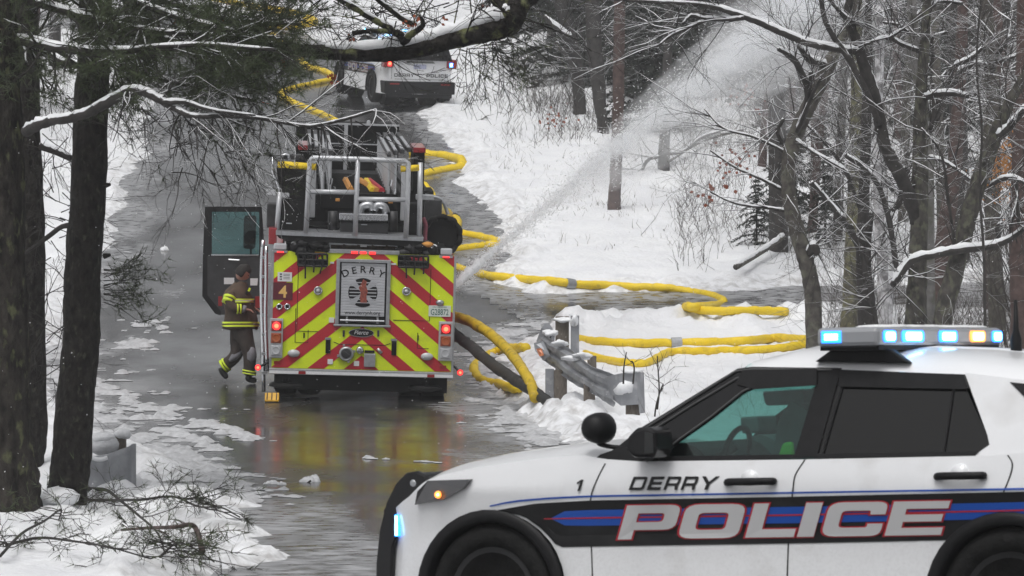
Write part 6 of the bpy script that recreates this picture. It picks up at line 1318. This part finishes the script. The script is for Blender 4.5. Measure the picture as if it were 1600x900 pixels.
# golden leaved shrub at the right edge
c0 = P(1592, 285, 58); t = thing('beech_shrub', 'golden leaved shrub at the right edge behind the leaning tree', 'shrub', Vector((c0.x, c0.y, gz(c0.x, c0.y))))
q = MB(); lf = MB(); rng = random.Random(8); oz = gz(c0.x, c0.y)
for k in range(26): twig(q, (rng.uniform(-.2, .3), 0, 0), (rng.uniform(-.4, .4), rng.uniform(-.3, .3), 1), rng.uniform(1.6, 3.8), .014, 2, rng)
for k in range(900):
    c = Vector((rng.gauss(.05, .26), rng.gauss(0, .3), c0.z - oz + rng.gauss(.22, .26))); u_ = Vector((rng.gauss(0, 1), rng.gauss(0, 1), rng.gauss(-.4, 1))).normalized() * .055; w_ = u_.cross(Vector((rng.gauss(0, 1), 1, 0))).normalized() * .024
    lf.add([tuple(c), tuple(c + u_ * .5 + w_), tuple(c + u_), tuple(c + u_ * .5 - w_)], [(0, 1, 2, 3)])
q.build('stems', M_twigg, t, recalc=False); lf.build('leaves', M_leafy, t, recalc=False)
# fallen snow topped logs on the right bank
def log(label, pts, m=M_barkg, name='fallen_log'):
    S = spline([np.array([*hit(x, y), r * hit(x, y).y / F]) + np.array([0, 0, dz, 0]) for x, y, r, dz in pts], 6); q = MB(); q.tube([tuple(p[:3]) for p in S], [p[3] for p in S], 8); o = q.build(name, m, smooth=True); tag(o, label, 'log')
    sm = MB(); snow_on(sm, [tuple(p[:3]) for p in S], [p[3] for p in S], .85, .5); sm.build('snow_cap', M_snowcap, o, smooth=True)
log('snow topped fallen log sloping down to the side road left of the lone grey tree', [(1150, 430, 5, .15), (1185, 412, 5, .2), (1215, 396, 5, .25), (1240, 378, 5, .3)])
log('thin fallen branch curving up the slope right of the short dark trunk', [(1045, 262, 3, .15), (1085, 240, 3, .2), (1120, 228, 3, .25), (1160, 222, 2.5, .3)])
# --- woodland behind: a few kinds of tree, copied one by one
PROTO = []
def proto_bare(seed, h, r, m, lean):
    rng = random.Random(seed); q = MB(); tips = []
    S = spline([np.array([0, 0, -.4, r * 1.15]), np.array([lean * .2, 0, h * .25, r]), np.array([lean * .6, rng.uniform(-.2, .2), h * .6, r * .75]), np.array([lean, 0, h, r * .35])], 7); q.tube([tuple(p[:3]) for p in S], [p[3] for p in S], 8)
    c = MB(); sm = MB()
    for k in range(30):
        i = rng.randint(4, len(S) - 1); twig(c, tuple(S[i][:3]), (rng.uniform(-1, 1), rng.uniform(-1, 1), rng.uniform(-.1, .8)), rng.uniform(1.0, 2.4), .022, 2, rng, sm if k % 2 else None, 0, .7)
    return ('bare_tree', q, m, c, M_twigf, sm)
def proto_hem(seed, h, r, w_=1.9):
    rng = random.Random(seed); q = MB(); q.tube([(0, 0, -.4), (0, 0, h * .5), (0.1, 0, h)], [r, r * .7, .02], 8); c = MB(); sm = MB()
    z = h * .06
    while z < h * .98:
        R_ = w_ * (1 - z / h) ** .8 + .25
        for k in range(rng.randint(3, 5)):
            a = rng.uniform(0, 6.28); d = Vector((math.cos(a), math.sin(a), rng.uniform(-.1, .1))); L = R_ * rng.uniform(.6, 1.15); n = max(5, int(L * 7))
            for j in range(n):
                t = (j + .5) / n; p = Vector((0, 0, z)) + d * L * t + Vector((0, 0, -.38 * L * t * t))
                for _ in range(5):
                    sd = Vector((rng.gauss(0, 1), rng.gauss(0, 1), rng.gauss(-.35, .45))); u_ = (d * .6 + sd).normalized() * rng.uniform(.14, .34); w2 = u_.cross(Vector((rng.gauss(0, .6), rng.gauss(0, .6), 1))).normalized() * .07
                    c.add([tuple(p + w2), tuple(p - w2), tuple(p + u_)], [(0, 1, 2)])
                if rng.random() < .22: 
                    e = rng.uniform(.06, .14); sd = d.cross(Vector((0, 0, 1))) * e; pp = p + Vector((rng.uniform(-.1, .1), rng.uniform(-.1, .1), .03)); sm.add([tuple(pp - sd), tuple(pp + d * e), tuple(pp + sd), tuple(pp - d * e)], [(0, 1, 2, 3)])
        z += rng.uniform(.22, .45)
    return ('hemlock_tree', q, M_barkd, c, M_needled, sm)
def make_proto(pr, label, group):
    nm, q, m, c, cm, sm = pr; t = thing(nm, label, 'tree', Vector((0, 0, 0)), group); q.build('trunk', m, t, smooth=True); c.build('crown', cm, t, recalc=False)
    if sm.v: sm.build('snow', M_snowcap, t, recalc=False)
    return t
GB = 'bare trees of the wood on the slope'; GH = 'dark evergreens of the wood on the slope'
LBk = ['slim grey bare tree in the wood far up the slope', 'stouter dark bare tree in the wood far up the slope', 'leaning bare tree in the wood far up the slope']
LHk = ['tall dark evergreen in the wood far up the slope', 'low bushy evergreen in the wood far up the slope']
PB = [make_proto(proto_bare(61, 11, .11, M_barkg, .5), LBk[0], GB), make_proto(proto_bare(62, 13, .2, M_barkdk, -.3), LBk[1], GB), make_proto(proto_bare(63, 10, .13, M_barkred, 1.6), LBk[2], GB)]
PHm = [make_proto(proto_hem(64, 11, .16), LHk[0], GH), make_proto(proto_hem(65, 6, .1, 2.2), LHk[1], GH)]
def hpad(X, Y): return float(sdist(np.array([X]), np.array([Y]), ROAD)[0])
used = set(); rng = random.Random(77)
def place(protos, n, pxr, Yr, mind=2.0, sc_=(.8, 1.25)):
    k = 0; tries = 0
    while k < n and tries < n * 20:
        tries += 1; Y = rng.uniform(*Yr); px = rng.uniform(*pxr); X = (px - 800) / F * Y
        if hpad(X, Y) < mind: continue
        p = rng.choice(protos); o = p if p.name not in used else dup(p)
        used.add(o.name); s_ = rng.uniform(*sc_); o.matrix_world = Matrix.Translation((X, Y, gz(X, Y) - .1)) @ Matrix.Rotation(rng.uniform(0, 6.28), 4, 'Z') @ Matrix.Scale(s_, 4); k += 1
place(PB, 46, (840, 1680), (104, 170)); place(PHm, 62, (800, 1700), (112, 190)); place(PHm, 20, (830, 1330), (106, 130)); place(PHm, 16, (980, 1340), (104, 124)); place(PHm, 14, (1150, 1680), (84, 112), sc_=(.45, .8)); place(PB, 22, (1130, 1680), (72, 104), sc_=(.6, .95))
place(PHm[1:], 10, (960, 1300), (96, 118), sc_=(.5, .8)); place(PHm[1:], 6, (1150, 1300), (74, 84), sc_=(.22, .34))
place(PB, 10, (-80, 240), (80, 150)); place(PB, 10, (560, 830), (140, 190))
# --- brush and weeds standing out of the snow
def stems(name, n, sampler, hr, seed, m, wd=.006, segs=3, bend=.55, fork=2):
    rg = np.random.default_rng(seed); X, Y = sampler(rg, n); d = sdist(X, Y, ROAD); k = d > 0.9; X, Y = X[k], Y[k]; Z = ground(X, Y)[0] if isinstance(ground(X[:1], Y[:1]), tuple) else ground(X, Y); n = len(X)
    V = []; Fc = []; o = 0; base = np.stack([X, Y, Z - .03], 1); Hh = rg.uniform(hr[0], hr[1], n) * rg.uniform(.5, 1, n)
    for f in range(fork):
        d_ = np.stack([rg.normal(0, bend, n), rg.normal(0, bend, n), np.ones(n)], 1); p = base.copy() + (0 if f == 0 else 1) * np.stack([np.zeros(n), np.zeros(n), Hh * .25], 1); a = rg.uniform(0, 3.14, n); sd = np.stack([np.cos(a), np.sin(a) * .4, np.zeros(n)], 1); ring_ = []
        for s_ in range(segs + 1):
            w_ = wd * (1 - .75 * s_ / segs) * (1 if f == 0 else .75); ring_.append((p - sd * w_, p + sd * w_)); d_ = d_ + rg.normal(0, bend * .8, (n, 3)); d_ /= np.linalg.norm(d_, axis=1, keepdims=True); p = p + d_ * (Hh / segs)[:, None]
        arr = np.stack([c for r_ in ring_ for c in r_], 1); V.append(arr.reshape(-1, 3)); idx = (np.arange(n) * (2 * (segs + 1)))[:, None] + o
        for s_ in range(segs): Fc.append(idx + np.array([[2 * s_, 2 * s_ + 1, 2 * s_ + 3, 2 * s_ + 2]]))
        o += n * 2 * (segs + 1)
    V = np.concatenate(V); q_ = np.concatenate(Fc); me = bpy.data.meshes.new(name); me.vertices.add(len(V)); me.vertices.foreach_set('co', V.astype(np.float32).ravel()); nf = len(q_)
    me.loops.add(nf * 4); me.loops.foreach_set('vertex_index', q_.ravel().astype(np.int32)); me.polygons.add(nf); me.polygons.foreach_set('loop_start', np.arange(0, nf * 4, 4, dtype=np.int32)); me.polygons.foreach_set('loop_total', np.full(nf, 4, np.int32)); me.update(); me.materials.append(m)
    ob = bpy.data.objects.new(name, me); COL.objects.link(ob); return tag(ob, kind='stuff')
def samp(pxr, Yr, dens=None, pw=1.0):
    def f(rg, n):
        Y = Yr[0] + (Yr[1] - Yr[0]) * rg.random(n * 3) ** pw; X = (rg.uniform(*pxr, n * 3) - 800) / F * Y; k = fbm(X * .7 + 9, Y * .35, 3) > (rg.random(n * 3) * .5 + .28 if dens is None else dens); return X[k][:n], Y[k][:n]
    return f
tag(stems('weeds', 1500, samp((700, 1180), (74, 108)), (.10, .45), 1, M_straw, .007, fork=1), 'dry weeds poking out of the snow bank', 'weeds')
tag(stems('brush', 2200, samp((1060, 1680), (71, 100)), (.3, 1.3), 2, M_twigg, .007), 'tangled leafless brush on the right bank', 'brush')
tag(stems('brush', 3000, samp((820, 1700), (98, 150)), (.4, 2.0), 3, M_twigg, .010), 'leafless brush on the wooded slope', 'brush')
tag(stems('brush', 560, samp((780, 950), (92, 116)), (.3, 1.3), 4, M_twigg, .008), 'bushes round the trunks on the slope', 'brush')
tag(stems('brush', 2600, samp((1290, 1700), (56, 72), .3), (.4, 1.6), 5, M_twigg, .005), 'thicket between the right hand trunks', 'brush')
tag(stems('weeds', 260, samp((880, 1280), (45, 58)), (.1, .5), 6, M_straw, .0035, fork=1), 'thin weeds round the guardrail', 'weeds')
tag(stems('brush', 900, samp((-60, 330), (82, 130)), (.3, 1.4), 7, M_twigg, .008), 'leafless brush on the left bank', 'brush')
# orange oak leaves still hanging in the brush
lf = MB(); rng = random.Random(15)
for px, py, n, s_ in ((872, 190, 26, .08), (1150, 265, 22, .08), (1165, 150, 26, .07), (1145, 240, 14, .08), (760, 25, 14, .1), (1110, 300, 16, .1)):
    for _ in range(n):
        Y = 95 if px < 1000 else 76; c = P(px + rng.gauss(0, 14), py + rng.gauss(0, 10), Y + rng.uniform(-1, 1)); u_ = Vector((rng.gauss(0, 1), rng.gauss(0, 1), rng.gauss(0, 1))).normalized() * s_; w_ = u_.cross(Vector((0, 1, .3))).normalized() * s_ * .45
        lf.add([tuple(c), tuple(c + u_ * .5 + w_), tuple(c + u_), tuple(c + u_ * .5 - w_)], [(0, 1, 2, 3)])
tag(lf.build('dead_leaves', M_leafo, recalc=False), 'dead russet leaves hanging in the brush', 'leaves', kind='stuff')
# weeds standing right by the guardrail, each a thing
WL = ['tall forked dark stem by the end of the guardrail', 'hooked dark weed stem over the guardrail end', 'short dark stem over the guardrail end', 'dark broken stem standing right of the guardrail end']
for i, pts in enumerate(([(1027, 640), (1030, 610), (1028, 575), (1027, 556)], [(989, 600), (991, 575), (988, 565), (985, 566)], [(974, 600), (975, 572), (979, 550)], [(1022, 660), (1026, 630), (1036, 600), (1034, 612)])):
    q = MB(); S = spline([P(x, y, 46.9) for x, y in pts], 4); q.tube([tuple(p) for p in S], [.012 * (1 - .5 * j / len(S)) for j in range(len(S))], 5); rng = random.Random(i)
    for k in range(3 if i in (0, 3) else 1): twig(q, tuple(S[len(S) // 2 + k]), (rng.uniform(-1, 1), 0, .6), .25, .005, 1, rng)
    tag(q.build('weed_stem', M_twig, smooth=True), WL[i], 'weed')
# --- fallen boughs on the snow at the lower left
FB = ['broken brown bough with a bent butt lying on the snow at the lower left', 'dark twiggy bough lying across the snow beside the leaning trunk', 'long thin bough lying along the bottom left snow', 'fan of dark twigs at the bottom left corner', 'small needled bough at the edge of the wet road', 'needled twigs heaped beside the bent bough']
def bough(label, pts, rpx, ntw, seed, L=(.15, .45), need=5, m=M_twig, dz=.05):
    rng = random.Random(seed); h_ = [hit(x, y) for x, y in pts]; q = MB(); nd = MB(); n = len(h_)
    S = spline([np.array([*v, max(rpx * (1 - .7 * i / n), .8) * v.y / F]) + np.array([0, 0, dz + (.06 if 0 < i < n - 1 else 0), 0]) for i, v in enumerate(h_)], 6); q.tube([tuple(p[:3]) for p in S], [p[3] for p in S], 7)
    for k in range(ntw):
        i = rng.randint(1, len(S) - 1); tips = []; twig(q, tuple(S[i][:3]), (rng.uniform(-1, 1), rng.uniform(-1, 1), rng.uniform(-.15, .22)), rng.uniform(*L), .006, 2, rng, None, .08, .8, tips)
        for tp, td in tips:
            if rng.random() < .45: needles(nd, tp, td, need - 1, .10, rng, .003, .6)
    o = q.build('fallen_bough', m, smooth=True, recalc=False); tag(o, label, 'fallen branch')
    if nd.v: nd.build('needles', M_needle, o, recalc=False)
bough(FB[0], [(316, 880), (308, 858), (297, 843), (270, 850), (235, 848), (190, 842)], 5, 6, 1, m=M_barkred)
bough(FB[1], [(130, 772), (165, 785), (185, 800), (215, 825), (245, 855), (258, 878)], 3.2, 13, 2)
bough(FB[1].replace('across', 'down along').replace('bough', 'branch'), [(130, 790), (170, 800), (220, 802), (270, 800), (310, 815), (345, 818), (375, 820)], 2.6, 14, 3)
bough(FB[2], [(10, 862), (60, 862), (110, 868), (170, 880), (235, 885)], 2.6, 12, 4)
bough(FB[3], [(0, 880), (35, 855), (70, 835), (95, 815), (92, 822)], 2.6, 14, 5)
bough(FB[4], [(290, 790), (312, 802), (320, 815), (345, 822), (378, 828)], 1.8, 9, 6)
bough(FB[5], [(250, 885), (275, 878), (300, 880), (335, 890)], 2.2, 13, 7, need=7)
# --- snow clumps lying on the road
CL = [((483, 754), (.12, .09, .07), 'white snow clump with a dark twig on the road below the truck'), ((426, 757), (.09, .07, .04), 'flat snow clump on the road left of the twig marked clump'), ((440, 758), (.05, .05, .03), 'tiny snow crumb between the two clumps on the road'), ((257, 392), (.10, .09, .09), 'lone snow clump on the road left of the open cab door'), ((208, 540), (.35, .5, .08), 'long slushy snow heap on the road left of the walking person'), ((232, 512), (.22, .3, .07), 'small slushy heap above the long slushy heap'), ((243, 498), (.16, .3, .04), 'thin slush smear highest on the road left of the person'),
      ((180, 620), (.3, .4, .06), 'slush lump right of the leaning trunk, upper one'), ((205, 636), (.45, .35, .06), 'slush lump right of the leaning trunk, middle one'), ((262, 652), (.40, .35, .05), 'slush lump farthest from the leaning trunk'), ((232, 660), (.5, .3, .04), 'low slush ridge below the middle slush lump'), ((180, 655), (.3, .3, .05), 'slush lump close beside the leaning trunk'), ((300, 664), (.3, .25, .03), 'thin slush patch nearest the truck reflection')]
M_slush = mat('grey_slush', (.50, .505, .52), .4, var=.2, vscale=12, bump=.6, bscale=30)
for i, ((px, py), rr_, lb_) in enumerate(CL[:4]):
    v = hit0(px, py); c = (v[0], v[1], float(prof(v[1])) + .002); q = MB(); rng = random.Random(i)
    for k in range(5 if rr_[0] < .15 else 16):
        f = .55 if k else .8; q.blob((c[0] + rng.uniform(-1, 1) * rr_[0] * (0.5 if rr_[0] < .15 else .9) * (k > 0), c[1] + rng.uniform(-1, 1) * rr_[1] * .7 * (k > 0), c[2]), (rr_[0] * f * (1 if rr_[0] < .15 else rng.uniform(.2, .6)), rr_[1] * f * rng.uniform(.4, .8), rr_[2] * rng.uniform(.5, 1)), i * 31 + k, .35, half=True)
    o = tag(q.build('snow_clump', M_snowcap if i < 4 else M_slush, smooth=True), lb_, 'snow clump', 'clumps of snow and slush on the road')
    if i == 0: q = MB(); q.tube([P(477, 757, v[1] - .1), P(486, 751, v[1] - .1)], .01, 5); q.build('twig', M_twig, o)
gxs = np.arange(-7.6, 2.2, .045); gys = np.arange(34, 66, .06); SX, SY = np.meshgrid(gxs, gys); sd_ = sdist(SX, SY, ROAD); mk_ = np.zeros_like(SX)
for (px, py), (a, bq), k_ in (((208, 540), (.5, .8), 1), ((240, 508), (.5, 1.1), .8), ((185, 615), (.7, .8), .9), ((215, 640), (.9, .6), 1), ((262, 655), (.7, .5), 1), ((310, 668), (.6, .5), .7), ((200, 668), (.8, .6), .7), ((250, 690), (.7, .4), .4), ((172, 590), (.6, 1), .6), ((470, 757), (.5, .35), .25), ((350, 690), (.6, .5), .3), ((780, 470), (.8, 1.5), .5), ((760, 540), (.4, 1), .4)):
    x_, y_ = hit0(px, py); mk_ = np.maximum(mk_, k_ * np.exp(-((SX - x_) / a) ** 2 - ((SY - y_) / bq) ** 2))
for pl_, wd_, k_ in (([(140, 596), (190, 622), (250, 645), (320, 662), (400, 690)], .22, .95), ([(150, 640), (200, 655), (270, 676), (340, 705)], .25, .85), ([(130, 680), (200, 690), (280, 715)], .3, .8), ([(560, 716), (680, 724), (800, 732)], .10, .6)): mk_ = np.maximum(mk_, k_ * np.exp(-(segd(SX, SY, [hit0(*p) for p in pl_]) / wd_) ** 2))
mk_ = np.maximum(mk_, .85 * np.exp(-((sd_ + .1) / .55) ** 2)); nz_ = fbm(SX * 5.0, SY * 3.6, 6); sh = (mk_ * .60 + (nz_ - .5) * 1.35 - .50)
SZ = prof(SY) + .012 + np.clip(sh, -.02, .5) * .16 + np.where(sh > 0, (fbm(SX * 11, SY * 8, 3) - .5) * .07, 0)
ob = sheet('slush', SX, SY, SZ, M_slush, None, (sh > 0) & (sd_ < .35)); tag(ob, 'grey slush lying in patches on the wet road', 'slush', kind='stuff')
# --- water jet from the right side of the truck
jp = [(706, 449, 55.2, 5), (722, 436, 55.6, 7), (745, 415, 56.2, 8), (772, 392, 57, 9), (820, 352, 58.5, 12), (880, 300, 60.5, 17), (940, 247, 62.5, 22), (1000, 202, 64.5, 25), (1070, 148, 66.5, 28), (1140, 92, 68.5, 31), (1200, 42, 70.5, 35), (1262, -8, 72.5, 40), (1330, -60, 75, 45)]
JS = spline([PX(*p) for p in jp], 10); jet = thing('water_jet', 'white jet of water spraying from the right side of the truck up over the slope', 'water spray', Vector(JS[0][:3])); j0 = np.array([*JS[0][:3], 0]); JL = [s - j0 for s in JS]
q = MB(); rng = random.Random(2); n_ = 34
q.tube([tuple(Vector(s[:3]) + Vector((rng.gauss(0, .1), 0, rng.gauss(0, .1))) * s[3]) for s in JL[:n_]], [s[3] * (.9 if i < 22 else .9 * (n_ - i) / 14) * rng.uniform(.8, 1.2) for i, s in enumerate(JL[:n_])], 9); q.build('core', M_water, jet, smooth=True)
q = MB()
for k in range(20000):
    t = rng.random() ** .75 * (len(JL) - 2); i = int(t); s = JL[i] + (JL[i + 1] - JL[i]) * (t - i); d = Vector((JL[i + 1] - JL[i])[:3]).normalized()
    spread = s[3] * rng.choice((.35, .5, .8, 1.25, 1.7)); off = Vector((rng.gauss(0, 1), rng.gauss(0, 1), rng.gauss(0, 1))); off = off - d * off.dot(d); c = Vector(s[:3]) + off * spread * .62
    big = 1 + .9 * min(1, t / 60); ln = rng.uniform(.006, .022) * big; w_ = Vector((rng.gauss(0, 1), rng.gauss(0, 1), rng.gauss(0, 1))).cross(d).normalized() * rng.uniform(.002, .0055) * big; e = (d + Vector((rng.gauss(0, .5), rng.gauss(0, .5), rng.gauss(0, .5)))).normalized() * ln; w2 = e.cross(w_).normalized() * w_.length
    q.add([tuple(c - e), tuple(c + w_), tuple(c - w_ * .5 + w2), tuple(c - w_ * .5 - w2), tuple(c + e)], [(0, 1, 2), (0, 2, 3), (0, 3, 1), (4, 2, 1), (4, 3, 2), (4, 1, 3)])
o = q.build('droplets', M_water, jet, recalc=False); o['kind'] = 'stuff'
def wispy(name, dens, sc_):
    m = volmat(name, dens); t = m.node_tree; v = [n for n in t.nodes if n.type == 'PRINCIPLED_VOLUME'][0]; tc = t.nodes.new('ShaderNodeTexCoord'); mp = t.nodes.new('ShaderNodeMapping'); mp.inputs['Rotation'].default_value = (0, R(43), 0); mp.inputs['Scale'].default_value = (.45, .9, 1.3)
    n = t.nodes.new('ShaderNodeTexNoise'); n.inputs['Scale'].default_value = sc_; n.inputs['Detail'].default_value = 4; r = t.nodes.new('ShaderNodeMapRange'); r.inputs[1].default_value = .42; r.inputs[2].default_value = .68; r.inputs[4].default_value = dens
    t.links.new(tc.outputs['Object'], mp.inputs[0]); t.links.new(mp.outputs[0], n.inputs['Vector']); t.links.new(n.outputs[0], r.inputs[0]); t.links.new(r.outputs[0], v.inputs['Density']); return m
def volmat(name, dens):
    m = bpy.data.materials.new(name); m.use_nodes = True; t = m.node_tree; t.nodes.clear(); o = t.nodes.new('ShaderNodeOutputMaterial'); v = t.nodes.new('ShaderNodeVolumePrincipled'); v.inputs['Color'].default_value = (.93, .94, .96, 1); v.inputs['Density'].default_value = dens; v.inputs['Anisotropy'].default_value = 0.0; t.links.new(v.outputs[0], o.inputs['Volume']); return m
for k, (f, dn, s0, drop) in enumerate(((.6, .6, 6, 0), (1.05, 2.0, 44, .03), (2.3, .55, 42, .25), (3.4, .03, 44, .7))):
    q = MB(); rows = JL[s0::4]; m = len(rows); q.tube([tuple(Vector(s[:3]) + Vector((0, 0, -drop * min(1, i / 5)))) for i, s in enumerate(rows)], [max(.02, s[3] * f * min(1, (i + .3) / (3 if k == 0 else 7))) * rng.uniform(.92, 1.08) for i, s in enumerate(rows)], 14); ob = q.build('mist', wispy('water_mist', dn, 2.2) if k in (1, 2) else volmat('water_mist', dn), jet, smooth=True); ob['kind'] = 'stuff'
# --- falling snow
rg = np.random.default_rng(5); n = 5200; Y = rg.uniform(24, 75, n); X = rg.uniform(-9, 11, n); Z = rg.uniform(0.2, 8, n); k = (np.abs(X) < Y * .15 + .5) & (Z > prof(Y) + .2); C = np.stack([X, Y, Z], 1)[k]; n = len(C)
tet = np.array([(1, 1, 1), (1, -1, -1), (-1, 1, -1), (-1, -1, 1)]) * .58; V = (C[:, None, :] + tet[None] * rg.uniform(.0025, .0065, (n, 1, 1))).reshape(-1, 3); fi = np.array([(0, 1, 2), (0, 3, 1), (0, 2, 3), (1, 3, 2)]); q_ = (np.arange(n)[:, None, None] * 4 + fi[None]).reshape(-1, 3)
me = bpy.data.meshes.new('snowflakes'); me.from_pydata(V.tolist(), [], q_.tolist()); me.materials.append(M_flake); ob = bpy.data.objects.new('snowflakes', me); COL.objects.link(ob); tag(ob, 'snowflakes falling through the air', 'snow', kind='stuff')
cy.volume_step_rate = 0.35; cy.volume_max_steps = 256
# --- damp air
q = MB(); q.bbox((-450, -170, -4), (450, 720, 48)); hz_ = q.build('haze', volmat('haze_air', 0.0007)); tag(hz_, kind='stuff'); hz_.display_type = 'WIRE'

for o in list(sc.objects):
    if o.parent and o.name.split('.')[0] in ('dead_twigs', 'limb_snow', 'branches', 'snow', 'needles', 'needle_tuft', 'dead_leaves', 'leaves', 'stems', 'crown', 'snow_cap'): 
        if o.name.split('.')[0] not in ('snow_cap', 'crown'): o['kind'] = 'stuff'
